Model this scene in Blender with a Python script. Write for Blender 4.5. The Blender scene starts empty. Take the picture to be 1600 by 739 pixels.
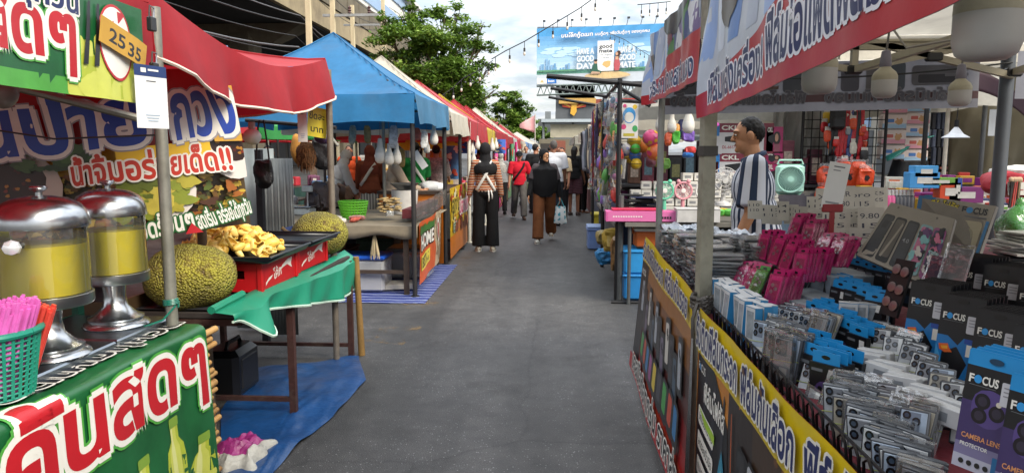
import bpy, bmesh, math, random
from mathutils import Vector, Matrix, Euler
from mathutils import noise as mnoise
random.seed(7)
scene = bpy.context.scene
COL = scene.collection
R = math.radians
PI = math.pi
# ------------------------------------------------------------------ camera
FPX, CAMH = 1109.0, 1.55                    # focal length in pixels of a 1600 px wide frame, eye height
PITCH, YAW = math.atan(133.5/FPX), R(3.33)
cam_d = bpy.data.cameras.new('camera')
cam = bpy.data.objects.new('camera', cam_d); COL.objects.link(cam)
cam_d.sensor_fit = 'HORIZONTAL'; cam_d.sensor_width = 36.0; cam_d.lens = 36.0*FPX/1600.0
cam_d.clip_start = 0.05; cam_d.clip_end = 3000
cam.location = (0, 0, CAMH); cam.rotation_euler = (R(90)-PITCH, 0, YAW)
scene.camera = cam
_CM = Euler((R(90)-PITCH, 0, YAW)).to_matrix()
# ------------------------------------------------------------------ world, sun, exposure
SUN_EL, SUN_AZ = R(40), R(128)              # azimuth measured from +Y clockwise: behind and to the right
world = bpy.data.worlds.new('World'); scene.world = world; world.use_nodes = True
nt = world.node_tree; nt.nodes.clear()
def wn(t, **k):
 n = nt.nodes.new(t)
 for a, b in k.items(): setattr(n, a, b)
 return n
w_out = wn('ShaderNodeOutputWorld'); w_bg = wn('ShaderNodeBackground')
w_sky = wn('ShaderNodeTexSky', sky_type='NISHITA', sun_disc=False, sun_elevation=SUN_EL, sun_rotation=SUN_AZ)
w_sky.air_density = 1.0; w_sky.dust_density = 2.0; w_sky.ozone_density = 1.0
w_tc = wn('ShaderNodeTexCoord'); w_sep = wn('ShaderNodeSeparateXYZ')
w_add = wn('ShaderNodeMath', operation='ADD'); w_add.inputs[1].default_value = 0.16
w_dx = wn('ShaderNodeMath', operation='DIVIDE'); w_dy = wn('ShaderNodeMath', operation='DIVIDE')
w_cmb = wn('ShaderNodeCombineXYZ'); w_nz = wn('ShaderNodeTexNoise'); w_rmp = wn('ShaderNodeValToRGB'); w_mix = wn('ShaderNodeMixRGB')
w_abs = wn('ShaderNodeMath', operation='ABSOLUTE')
L = nt.links.new
L(w_tc.outputs['Generated'], w_sep.inputs[0]); L(w_sep.outputs[2], w_abs.inputs[0]); L(w_abs.outputs[0], w_add.inputs[0])
L(w_sep.outputs[0], w_dx.inputs[0]); L(w_add.outputs[0], w_dx.inputs[1])
L(w_sep.outputs[1], w_dy.inputs[0]); L(w_add.outputs[0], w_dy.inputs[1])
L(w_dx.outputs[0], w_cmb.inputs[0]); L(w_dy.outputs[0], w_cmb.inputs[1]); L(w_cmb.outputs[0], w_nz.inputs['Vector'])
w_nz.inputs['Scale'].default_value = 2.6; w_nz.inputs['Detail'].default_value = 9; w_nz.inputs['Roughness'].default_value = 0.56
w_nz.inputs['Distortion'].default_value = 0.35
L(w_nz.outputs[0], w_rmp.inputs[0])
w_rmp.color_ramp.elements[0].position = 0.34; w_rmp.color_ramp.elements[0].color = (0.35, 0.35, 0.35, 1)
w_rmp.color_ramp.elements[1].position = 0.62; w_rmp.color_ramp.elements[1].color = (1, 1, 1, 1)
L(w_rmp.outputs[0], w_mix.inputs[0]); L(w_sky.outputs[0], w_mix.inputs[1])
w_cl = wn('ShaderNodeTexNoise'); L(w_cmb.outputs[0], w_cl.inputs['Vector']); w_cl.inputs['Scale'].default_value = 5; w_cl.inputs['Detail'].default_value = 6
w_r2 = wn('ShaderNodeValToRGB'); L(w_cl.outputs[0], w_r2.inputs[0])
w_r2.color_ramp.elements[0].position = 0.3; w_r2.color_ramp.elements[0].color = (5.4, 5.9, 6.6, 1)
w_r2.color_ramp.elements[1].position = 0.62; w_r2.color_ramp.elements[1].color = (8.6, 8.7, 8.6, 1)
L(w_r2.outputs[0], w_mix.inputs[2])
w_el = wn('ShaderNodeMapRange'); L(w_sep.outputs[2], w_el.inputs[0]); w_el.inputs[1].default_value = 0.0; w_el.inputs[2].default_value = 0.75; w_el.inputs[3].default_value = 0.60; w_el.inputs[4].default_value = 2.0
w_sc = wn('ShaderNodeVectorMath', operation='SCALE'); L(w_mix.outputs[0], w_sc.inputs[0]); L(w_el.outputs[0], w_sc.inputs['Scale'])
L(w_sc.outputs[0], w_bg.inputs[0]); w_bg.inputs[1].default_value = 0.11; L(w_bg.outputs[0], w_out.inputs[0])
sun_d = bpy.data.lights.new('sun', 'SUN'); sun = bpy.data.objects.new('sun', sun_d); COL.objects.link(sun)
sun_d.energy = 2.2; sun_d.angle = R(24); sun_d.color = (1.0, 0.90, 0.74)
_sd = Vector((math.sin(SUN_AZ)*math.cos(SUN_EL), math.cos(SUN_AZ)*math.cos(SUN_EL), math.sin(SUN_EL)))
sun.rotation_euler = _sd.to_track_quat('Z', 'Y').to_euler(); sun.location = (8, -8, 14)
vs = scene.view_settings
vs.view_transform = 'Standard'; vs.look = 'None'; vs.exposure = 0.85; vs.gamma = 1.0; vs.use_curve_mapping = False
scene.cycles.max_bounces = 7; scene.cycles.transparent_max_bounces = 24; scene.cycles.glossy_bounces = 3
scene.cycles.caustics_reflective = False; scene.cycles.caustics_refractive = False; scene.cycles.use_denoising = True
# ------------------------------------------------------------------ pixel helpers (1600 x 739 frame)
def ray(u, v):
 return _CM @ Vector(((u-800.0)/FPX, (369.5-v)/FPX, -1.0))
O = Vector((0, 0, CAMH))
def PY(u, v, Y): d = ray(u, v); return O + d*(Y/d.y)
def PX(u, v, X): d = ray(u, v); return O + d*(X/d.x)
def PZ(u, v, Z): d = ray(u, v); return O + d*((Z-CAMH)/d.z)
# ------------------------------------------------------------------ materials
def lin(h):
 h = h.lstrip('#'); c = [int(h[i:i+2], 16)/255 for i in (0, 2, 4)]
 return tuple((x/12.92 if x <= 0.04045 else ((x+0.055)/1.055)**2.4) for x in c)
_MATS = {}
def M(col, rough=0.55, metal=0.0, var=0.18, scale=9.0, bump=0.0, bscale=None, spec=0.5, trans=0.0, dirt=0.0, coat=0.0, sheen=0.0):
 key = (col, rough, metal, var, scale, bump, bscale, spec, trans, dirt, coat, sheen)
 if key in _MATS: return _MATS[key]
 m = bpy.data.materials.new('paint_%d' % len(_MATS)); m.use_nodes = True; t = m.node_tree
 b = t.nodes['Principled BSDF']; c = lin(col) if isinstance(col, str) else col
 b.inputs['Roughness'].default_value = rough; b.inputs['Metallic'].default_value = metal
 b.inputs['Specular IOR Level'].default_value = spec
 if coat: b.inputs['Coat Weight'].default_value = coat; b.inputs['Coat Roughness'].default_value = 0.1
 if sheen: b.inputs['Sheen Weight'].default_value = sheen
 if trans: b.inputs['Transmission Weight'].default_value = trans
 tc = t.nodes.new('ShaderNodeTexCoord'); nz = t.nodes.new('ShaderNodeTexNoise')
 nz.inputs['Scale'].default_value = scale; nz.inputs['Detail'].default_value = 6; nz.inputs['Roughness'].default_value = 0.62
 t.links.new(tc.outputs['Object'], nz.inputs['Vector'])
 mr = t.nodes.new('ShaderNodeMapRange'); t.links.new(nz.outputs[0], mr.inputs[0])
 mr.inputs[1].default_value = 0.3; mr.inputs[2].default_value = 0.7
 mr.inputs[3].default_value = 1-var; mr.inputs[4].default_value = 1+var*0.6
 mx = t.nodes.new('ShaderNodeVectorMath'); mx.operation = 'SCALE'; mx.inputs[0].default_value = c
 t.links.new(mr.outputs[0], mx.inputs['Scale'])
 src = mx.outputs[0]
 if dirt:
  n2 = t.nodes.new('ShaderNodeTexNoise'); n2.inputs['Scale'].default_value = scale*0.45; n2.inputs['Detail'].default_value = 8; n2.inputs['Roughness'].default_value = 0.7
  t.links.new(tc.outputs['Object'], n2.inputs['Vector'])
  rp = t.nodes.new('ShaderNodeValToRGB'); rp.color_ramp.elements[0].position = 0.5; rp.color_ramp.elements[1].position = 0.68
  t.links.new(n2.outputs[0], rp.inputs[0])
  ml = t.nodes.new('ShaderNodeMath'); ml.operation = 'MULTIPLY'; ml.inputs[1].default_value = dirt; t.links.new(rp.outputs[0], ml.inputs[0])
  mm = t.nodes.new('ShaderNodeMixRGB'); t.links.new(ml.outputs[0], mm.inputs[0]); t.links.new(src, mm.inputs[1]); mm.inputs[2].default_value = (0.12, 0.095, 0.07, 1)
  src = mm.outputs[0]
 t.links.new(src, b.inputs['Base Color'])
 if bump:
  nb = t.nodes.new('ShaderNodeTexNoise'); nb.inputs['Scale'].default_value = bscale or scale*3; nb.inputs['Detail'].default_value = 4
  t.links.new(tc.outputs['Object'], nb.inputs['Vector'])
  bp = t.nodes.new('ShaderNodeBump'); bp.inputs['Strength'].default_value = bump; bp.inputs['Distance'].default_value = 0.02
  t.links.new(nb.outputs[0], bp.inputs['Height']); t.links.new(bp.outputs[0], b.inputs['Normal'])
 _MATS[key] = m
 return m
def vinyl(col, var=0.12): return M(col, 0.34, 0, var, 6, 0.06, 14)
def cloth(col, var=0.2, rough=0.85): return M(col, rough, 0, var, 7, 0.25, 60, 0.25)
def tarp(col, dirt=0.45):
 m = M(col, 0.55, 0, 0.26, 2.6, 0.18, 7, 0.35, 0, dirt); t = m.node_tree
 if 'Translucent BSDF' not in t.nodes:        # woven sheet lets some daylight through
  b = t.nodes['Principled BSDF']; tr = t.nodes.new('ShaderNodeBsdfTranslucent'); mx = t.nodes.new('ShaderNodeMixShader'); mx.inputs[0].default_value = .32
  t.links.new(b.inputs['Base Color'].links[0].from_socket, tr.inputs[0]); o = t.nodes['Material Output']
  t.links.new(b.outputs[0], mx.inputs[1]); t.links.new(tr.outputs[0], mx.inputs[2]); t.links.new(mx.outputs[0], o.inputs[0])
 return m
def plast(col, rough=0.32): return M(col, rough, 0, 0.08, 12)
def steel(col='#b9bcc0', rough=0.25): return M(col, rough, 1.0, 0.08, 14)
def rusty(col='#4a3f38'): return M(col, 0.7, 0.25, 0.3, 16, 0.2, 40, 0.4, 0, 0.55)
_SP = {}
def clear_film(tint='#ffffff', amount=0.25, rough=0.08, bump=.5):
 k = (tint, amount, rough, bump)
 if k in _SP: return _SP[k]
 m = bpy.data.materials.new('clear_film'); m.use_nodes = True; t = m.node_tree; t.nodes.clear()
 o = t.nodes.new('ShaderNodeOutputMaterial'); tr = t.nodes.new('ShaderNodeBsdfTransparent'); gl = t.nodes.new('ShaderNodeBsdfGlossy')
 df = t.nodes.new('ShaderNodeBsdfDiffuse'); df.inputs[0].default_value = (*lin(tint), 1)
 gl.inputs[0].default_value = (1, 1, 1, 1); gl.inputs['Roughness'].default_value = rough
 fr = t.nodes.new('ShaderNodeFresnel'); fr.inputs[0].default_value = 1.5
 m1 = t.nodes.new('ShaderNodeMixShader'); m2 = t.nodes.new('ShaderNodeMixShader')
 m1.inputs[0].default_value = amount; t.links.new(tr.outputs[0], m1.inputs[1]); t.links.new(df.outputs[0], m1.inputs[2])
 mp = t.nodes.new('ShaderNodeMath'); mp.operation = 'MULTIPLY_ADD'; mp.inputs[1].default_value = 1.0; mp.inputs[2].default_value = 0.06
 t.links.new(fr.outputs[0], mp.inputs[0]); t.links.new(mp.outputs[0], m2.inputs[0])
 t.links.new(m1.outputs[0], m2.inputs[1]); t.links.new(gl.outputs[0], m2.inputs[2])
 tc = t.nodes.new('ShaderNodeTexCoord'); nb = t.nodes.new('ShaderNodeTexNoise'); nb.inputs['Scale'].default_value = 26; nb.inputs['Detail'].default_value = 3
 t.links.new(tc.outputs['Object'], nb.inputs['Vector'])
 bp = t.nodes.new('ShaderNodeBump'); bp.inputs['Strength'].default_value = bump; bp.inputs['Distance'].default_value = 0.03
 t.links.new(nb.outputs[0], bp.inputs['Height']); t.links.new(bp.outputs[0], gl.inputs['Normal'])
 t.links.new(m2.outputs[0], o.inputs[0]); _SP[k] = m
 return m
def stripes(name, cols, freq, mode, warp=0.02, rough=0.85):
 """cols: list of (start, colour) over one repeat; mode: 'z', 'angle', 'x', 'y'"""
 m = bpy.data.materials.new(name); m.use_nodes = True; t = m.node_tree; b = t.nodes['Principled BSDF']; b.inputs['Roughness'].default_value = rough
 tc = t.nodes.new('ShaderNodeTexCoord'); sp = t.nodes.new('ShaderNodeSeparateXYZ')
 nz = t.nodes.new('ShaderNodeTexNoise'); nz.inputs['Scale'].default_value = 4
 t.links.new(tc.outputs['Object'], nz.inputs['Vector'])
 t.links.new(tc.outputs['Object'], sp.inputs[0])
 if mode == 'angle':
  a = t.nodes.new('ShaderNodeMath'); a.operation = 'ARCTAN2'; t.links.new(sp.outputs[1], a.inputs[0]); t.links.new(sp.outputs[0], a.inputs[1]); src = a.outputs[0]
 else: src = sp.outputs['xyz'.index(mode)]
 ad = t.nodes.new('ShaderNodeMath'); ad.operation = 'MULTIPLY_ADD'; ad.inputs[1].default_value = warp; t.links.new(nz.outputs[0], ad.inputs[0]); t.links.new(src, ad.inputs[2])
 ml = t.nodes.new('ShaderNodeMath'); ml.operation = 'MULTIPLY'; ml.inputs[1].default_value = freq; t.links.new(ad.outputs[0], ml.inputs[0])
 fr = t.nodes.new('ShaderNodeMath'); fr.operation = 'FRACT'; t.links.new(ml.outputs[0], fr.inputs[0])
 rp = t.nodes.new('ShaderNodeValToRGB'); rp.color_ramp.interpolation = 'CONSTANT'
 while len(rp.color_ramp.elements) < len(cols): rp.color_ramp.elements.new(0.5)
 for e, (p, c) in zip(rp.color_ramp.elements, cols): e.position = p; e.color = (*lin(c), 1)
 t.links.new(fr.outputs[0], rp.inputs[0]); t.links.new(rp.outputs[0], b.inputs['Base Color'])
 return m
# ------------------------------------------------------------------ mesh builder
class MB:
 def __init__(s): s.v = []; s.f = []; s.m = []; s.mats = []; s.sm = []
 def mi(s, m):
  if m not in s.mats: s.mats.append(m)
  return s.mats.index(m)
 def add(s, vs_, fs_, m, smooth=False, T=None):
  b = len(s.v); i = s.mi(m)
  s.v += [tuple(T @ Vector(p)) for p in vs_] if T else [tuple(p) for p in vs_]
  for f in fs_: s.f.append([b+k for k in f]); s.m.append(i); s.sm.append(smooth)
  return s
 def box(s, c, d, m, T=None, rz=0, bev=0.0, taper=1.0):
  x, y, z = d[0]/2, d[1]/2, d[2]/2
  rot = Matrix.Rotation(rz, 3, 'Z') if rz else None
  if bev <= 0:
   p = [(sx*x*(taper if sz < 0 else 1), sy*y*(taper if sz < 0 else 1), sz*z) for sz in (-1, 1) for sy in (-1, 1) for sx in (-1, 1)]
   fs = [(0, 2, 3, 1), (4, 5, 7, 6), (0, 1, 5, 4), (2, 6, 7, 3), (0, 4, 6, 2), (1, 3, 7, 5)]
  else:
   e = min(bev, x*.9, y*.9, z*.9)
   p = []; fs = []
   for zz, k in ((-z, e), (-z+e, 0), (z-e, 0), (z, e)):
    a, b2 = x-k, y-k; q = e if k == 0 else e*0.6
    p += [(-a+q, -b2, zz), (a-q, -b2, zz), (a, -b2+q, zz), (a, b2-q, zz), (a-q, b2, zz), (-a+q, b2, zz), (-a, b2-q, zz), (-a, -b2+q, zz)]
   for r in range(3):
    for k in range(8): fs.append((r*8+k, r*8+(k+1) % 8, r*8+8+(k+1) % 8, r*8+8+k))
   fs.append(tuple(range(7, -1, -1))); fs.append(tuple(range(24, 32)))
  q = []
  for a in p:
   a = Vector(a)
   if rot: a = rot @ a
   q.append(a+Vector(c))
  return s.add(q, fs, m, False, T)
 def rod(s, a, b, r, m, r2=None, n=8, cap=True, T=None, square=False):
  a, b = Vector(a), Vector(b); d = b-a
  if d.length < 1e-6: return s
  d.normalize(); up = Vector((0, 0, 1)) if abs(d.z) < 0.95 else Vector((0, 1, 0))
  u = d.cross(up).normalized(); w = u.cross(d); r2 = r if r2 is None else r2
  n = 4 if square else n; off = PI/4 if square else 0; k2 = math.sqrt(2) if square else 1
  vs_ = []
  for p, rr in ((a, r), (b, r2)):
   for k in range(n):
    t = 2*PI*k/n+off; vs_.append(p+(u*math.cos(t)+w*math.sin(t))*rr*k2)
  fs = [(k, (k+1) % n, n+(k+1) % n, n+k) for k in range(n)]
  if cap: fs += [tuple(range(n-1, -1, -1)), tuple(range(n, 2*n))]
  b0 = len(s.f); s.add(vs_, fs, m, not square, T)
  if cap: s.sm[-1] = s.sm[-2] = False
  return s
 def tube(s, pts, r, m, n=6, T=None):
  pts = [Vector(p) for p in pts]; vs_ = []; fs = []; rs = r if isinstance(r, (list, tuple)) else [r]*len(pts)
  u = None
  for i, p in enumerate(pts):
   d = (pts[min(i+1, len(pts)-1)]-pts[max(i-1, 0)])
   d = d.normalized() if d.length > 1e-9 else Vector((0, 0, 1))
   if u is None:
    up = Vector((0, 0, 1)) if abs(d.z) < 0.9 else Vector((0, 1, 0)); u = d.cross(up).normalized()
   else:
    u = (u-d*u.dot(d)); u = u.normalized() if u.length > 1e-6 else d.orthogonal().normalized()
   w = u.cross(d)
   for k in range(n): t = 2*PI*k/n; vs_.append(p+(u*math.cos(t)+w*math.sin(t))*rs[i])
  for i in range(len(pts)-1):
   for k in range(n): fs.append((i*n+k, i*n+(k+1) % n, (i+1)*n+(k+1) % n, (i+1)*n+k))
  fs += [tuple(range(n-1, -1, -1)), tuple(range((len(pts)-1)*n, len(pts)*n))]
  return s.add(vs_, fs, m, True, T)
 def pillow(s, c, r, m, e=.45, seed=0, amp=.12, n=20, k=14):
  f = lambda q, a: math.copysign(abs(q/a)**e*a, q)
  return s.ell(c, r, m, n, k, fn=lambda p: Vector((f(p.x, r[0]), p.y*(1+amp*2*mnoise.noise(p*22+Vector((seed, 1, 0)))), f(p.z, r[2])))*(1+amp*.5*mnoise.noise(p*13+Vector((0, seed, 0)))))
 def lathe(s, prof, c, m, n=24, T=None, smooth=True):
  vs_ = []; fs = []
  for r, z in prof:
   for k in range(n): t = 2*PI*k/n; vs_.append((c[0]+r*math.cos(t), c[1]+r*math.sin(t), c[2]+z))
  for i in range(len(prof)-1):
   for k in range(n): fs.append((i*n+k, i*n+(k+1) % n, (i+1)*n+(k+1) % n, (i+1)*n+k))
  if prof[0][0] > 1e-4: fs.append(tuple(range(n-1, -1, -1)))
  if prof[-1][0] > 1e-4: fs.append(tuple(range((len(prof)-1)*n, len(prof)*n)))
  return s.add(vs_, fs, m, smooth, T)
 def ell(s, c, r, m, n=14, k=9, T=None, rot=None, fn=None):
  vs_ = []; fs = []; r = (r, r, r) if isinstance(r, (int, float)) else r
  for i in range(k+1):
   ph = PI*i/k
   for j in range(n):
    t = 2*PI*j/n; p = Vector((math.sin(ph)*math.cos(t)*r[0], math.sin(ph)*math.sin(t)*r[1], math.cos(ph)*r[2]))
    if fn: p = fn(p)
    if rot: p = rot @ p
    vs_.append(p+Vector(c))
  for i in range(k):
   for j in range(n): fs.append((i*n+j, (i+1)*n+j, (i+1)*n+(j+1) % n, i*n+(j+1) % n))
  return s.add(vs_, fs, m, True, T)
 def grid(s, fn, nu, nv, m, smooth=True, mfn=None):
  b = len(s.v)
  for j in range(nv+1):
   for i in range(nu+1): s.v.append(tuple(fn(i/nu, j/nv)))
  i0 = s.mi(m)
  for j in range(nv):
   for i in range(nu):
    s.f.append([b+j*(nu+1)+i, b+j*(nu+1)+i+1, b+(j+1)*(nu+1)+i+1, b+(j+1)*(nu+1)+i])
    s.m.append(s.mi(mfn((i+.5)/nu, (j+.5)/nv)) if mfn else i0); s.sm.append(smooth)
  return s
 def poly(s, pts, m, thick=0, n=(0, 0, 0)):
  if not thick: return s.add(pts, [tuple(range(len(pts)))], m)
  k = len(pts); nn = Vector(n)*thick; q = [Vector(p) for p in pts]+[Vector(p)+nn for p in pts]
  fs = [tuple(range(k-1, -1, -1)), tuple(range(k, 2*k))]+[(i, (i+1) % k, k+(i+1) % k, k+i) for i in range(k)]
  return s.add(q, fs, m)
 def mesh(s, name):
  me = bpy.data.meshes.new(name); me.from_pydata(s.v, [], s.f)
  for m in s.mats: me.materials.append(m)
  me.polygons.foreach_set('material_index', s.m); me.polygons.foreach_set('use_smooth', s.sm); me.update()
  if any(s.sm): me.set_sharp_from_angle(angle=R(42))
  return me
 def build(s, name, parent=None, label=None, cat=None, group=None, kind=None, loc=None, rz=0, solid=0.0):
  o = bpy.data.objects.new(name, s.mesh(name)); COL.objects.link(o)
  if parent is not None: o.parent = parent
  if loc is not None: o.location = loc
  if rz: o.rotation_euler = (0, 0, rz)
  if solid:
   md = o.modifiers.new('solid', 'SOLIDIFY'); md.thickness = solid; md.offset = 0
  tag(o, label, cat, group, kind)
  return o
def tag(o, label=None, cat=None, group=None, kind=None):
 for k, v in (('label', label), ('category', cat), ('group', group), ('kind', kind)):
  if v: o[k] = v
 return o
def thing(name, label, cat, loc=(0, 0, 0), rz=0, group=None):
 o = bpy.data.objects.new(name, None); COL.objects.link(o); o.empty_display_size = 0.1
 o.location = loc; o.rotation_euler = (0, 0, rz)
 return tag(o, label, cat, group)
def dup(src, loc=None, rot=None, label=None, group=None, scale=None):
 c = src.copy(); COL.objects.link(c)
 if loc is not None: c.location = loc
 if rot is not None: c.rotation_euler = rot if isinstance(rot, (tuple, Euler)) else (0, 0, rot)
 if scale is not None: c.scale = scale if isinstance(scale, tuple) else (scale, scale, scale)
 tag(c, label, None, group)
 for ch in list(src.children):
  d = ch.copy(); COL.objects.link(d); d.parent = c
  for g in list(ch.children):
   e = g.copy(); COL.objects.link(e); e.parent = d
 return c
class Stamp:
 """first use places the source itself, later uses copy it"""
 def __init__(s, src): s.src = src; s.used = False
 def put(s, loc, rot=0, label=None, group=None, scale=None):
  rot = rot if isinstance(rot, (tuple, Euler)) else (0, 0, rot)
  if s.used: return dup(s.src, loc, rot, label, group, scale)
  s.used = True; o = s.src; o.location = loc; o.rotation_euler = rot
  if scale is not None: o.scale = scale if isinstance(scale, tuple) else (scale, scale, scale)
  tag(o, label, None, group); return o
# ------------------------------------------------------------------ lettering and printed sheets
_TXT = {}
def text_geo(s_, off=0.0):
 if (s_, off) in _TXT: return _TXT[(s_, off)]
 c = bpy.data.curves.new('lettering', 'FONT'); c.body = s_; c.size = 1; c.offset = off; c.resolution_u = 3
 o = bpy.data.objects.new('lettering', c); COL.objects.link(o)
 me = bpy.data.meshes.new_from_object(o.evaluated_get(bpy.context.evaluated_depsgraph_get()))
 g = ([(v.co.x, v.co.y) for v in me.vertices], [tuple(p.vertices) for p in me.polygons])
 bpy.data.objects.remove(o); bpy.data.curves.remove(c); bpy.data.meshes.remove(me)
 _TXT[(s_, off)] = g
 return g
def text_w(s_): xs = [p[0] for p in text_geo(s_)[0]]; return max(xs)-min(xs), min(xs)
class Canvas:
 """a flat printed sheet: shapes in layers, cut on a grid, then laid on a surface"""
 def __init__(s, w, h, base, dz=0.0004): s.w, s.h, s.dz = w, h, dz*(.35 if dz < .001 else .5); s.items = []; s.n = 0; s.base = base; s.rect(0, 0, w, h, base)
 def put(s, vs_, fs_, m):
  vs_ = [(min(max(x, 0), s.w), min(max(y, 0), s.h)) for x, y in vs_]
  s.items.append((vs_, fs_, m, s.n)); s.n += 1
 def poly(s, pts, m): s.put(pts, [tuple(range(len(pts)))], m)
 def rect(s, x0, y0, x1, y1, m): s.poly([(x0, y0), (x1, y0), (x1, y1), (x0, y1)], m)
 def ell(s, cx, cy, rx, ry, m, rot=0, n=20):
  s.poly([(cx+rx*math.cos(2*PI*k/n)*math.cos(rot)-ry*math.sin(2*PI*k/n)*math.sin(rot), cy+rx*math.cos(2*PI*k/n)*math.sin(rot)+ry*math.sin(2*PI*k/n)*math.cos(rot)) for k in range(n)], m)
 def rrect(s, cx, cy, w, h, m, rot=0, r=0.2):
  r = min(w, h)*r; p = []
  for qx, qy, a0 in ((1, 1, 0), (-1, 1, 90), (-1, -1, 180), (1, -1, 270)):
   for k in range(4):
    a = R(a0+k*30); p.append((qx*(w/2-r)+r*math.cos(a), qy*(h/2-r)+r*math.sin(a)))
  cr, sr = math.cos(rot), math.sin(rot)
  s.poly([(cx+x*cr-y*sr, cy+x*sr+y*cr) for x, y in p], m)
 def blob(s, cx, cy, rx, ry, m, seed=0, n=22, rough=0.25):
  rnd = random.Random(seed); ph = [rnd.uniform(0, 6.28) for _ in range(4)]
  def k(t): return 1+rough*(math.sin(2*t+ph[0])*.5+math.sin(3*t+ph[1])*.4+math.sin(5*t+ph[2])*.3+math.sin(8*t+ph[3])*.2)
  s.poly([(cx+rx*k(2*PI*i/n)*math.cos(2*PI*i/n), cy+ry*k(2*PI*i/n)*math.sin(2*PI*i/n)) for i in range(n)], m)
 def text(s, str_, x, y, h, m, w=None, rot=0, bold=0.012, out=None, ow=0.04, shear=0, out2=None, ow2=0.08, mirror=False):
  """h: letter size; w: squeeze or stretch to this width"""
  tw, x0 = text_w(str_); kx = (w/tw) if w else h
  def stroke(mm, off, rad):
   v, f = text_geo(str_, off); cr, sr = math.cos(rot), math.sin(rot); q0 = []
   for a, b in v:
    a = a-x0
    if mirror: a = tw-a
    q0.append((a*kx+b*h*shear, b*h))
   ring = [(0, 0)] if rad <= 0 else [(rad*h*math.cos(2*PI*k/10), rad*h*math.sin(2*PI*k/10)) for k in range(10)]+[(0, 0)]
   for dx, dy in ring:
    s.put([(x+(a+dx)*cr-(b+dy)*sr, y+(a+dx)*sr+(b+dy)*cr) for a, b in q0], f, mm); s.n += .12-1
   s.n += 1
  if out2 is not None: stroke(out2, .012, ow2)
  if out is not None: stroke(out, .012, ow)
  stroke(m, min(bold, .03), 0)
 def lay(s, fn, gx=0, gy=0, name='print'):
  mb = MB(); bm = bmesh.new()
  lay = bm.faces.layers.int.new('n')
  for vs_, fs_, m, n in s.items:
   bv = [bm.verts.new((x, y, n*s.dz)) for x, y in vs_]; i = mb.mi(m)
   for f in fs_:
    if len(set(f)) < 3: continue
    try: q = bm.faces.new([bv[k] for k in f])
    except ValueError: continue
    q.material_index = i
    q.normal_update()
    if q.normal.z < 0: q.normal_flip()
  def lines(step, mx): return list(step) if isinstance(step, (list, tuple)) else [step*k for k in range(1, int(mx/step+.9999))]
  def cut(axis, ls, mx):
   for k in ls:
    co = [0, 0, 0]; no = [0, 0, 0]; co[axis] = k; no[axis] = 1
    bmesh.ops.bisect_plane(bm, geom=bm.verts[:]+bm.edges[:]+bm.faces[:], plane_co=co, plane_no=no, dist=1e-6)
  gx = lines(gx, s.w) if gx else []; gy = lines(gy, s.h) if gy else []
  cut(0, gx, s.w); cut(1, gy, s.h)
  e = 1e-3
  def at(x, y):
   p = Vector(fn(x, y)); return p, (Vector(fn(x+e, y))-p).cross(Vector(fn(x, y+e))-p).normalized()
  X_, Y_ = [0]+gx+[s.w], [0]+gy+[s.h]; G = {}
  def node(i, j):
   if (i, j) not in G: G[i, j] = at(X_[i], Y_[j])
   return G[i, j]
  import bisect
  for v in bm.verts:
   x, y, z = v.co; i = min(max(bisect.bisect_right(X_, x)-1, 0), len(X_)-2); j = min(max(bisect.bisect_right(Y_, y)-1, 0), len(Y_)-2)
   a, b = (x-X_[i])/(X_[i+1]-X_[i]), (y-Y_[j])/(Y_[j+1]-Y_[j]); q = [node(i, j), node(i+1, j), node(i, j+1), node(i+1, j+1)]; w4 = [(1-a)*(1-b), a*(1-b), (1-a)*b, a*b]
   p = sum((q[k][0]*w4[k] for k in range(4)), Vector()); n = sum((q[k][1]*w4[k] for k in range(4)), Vector()).normalized(); v.co = p+n*z
  bm.normal_update()
  me = bpy.data.meshes.new(name); bm.to_mesh(me); bm.free()
  for m in mb.mats: me.materials.append(m)
  for p in me.polygons: p.use_smooth = bool(gx or gy)
  return me
 def build(s, name, fn, gx=0, gy=0, parent=None, label=None, cat=None, group=None):
  o = bpy.data.objects.new(name, s.lay(fn, gx, gy, name)); COL.objects.link(o)
  if parent is not None: o.parent = parent
  return tag(o, label, cat, group)
def plane_fn(o, ex, ey, amp=0.0, kx=8.0, ky=0.0, ph=0.0, fade=None):
 o, ex, ey = Vector(o), Vector(ex).normalized(), Vector(ey).normalized(); n = ex.cross(ey)
 def f(x, y):
  a = amp*(math.sin(kx*x+ky*y+ph)+0.5*math.sin(2.3*kx*x-1.7*ky*y+1.3+ph)) if amp else 0
  if fade: a *= fade(x, y)
  return o+ex*x+ey*y+n*a
 return f
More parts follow.
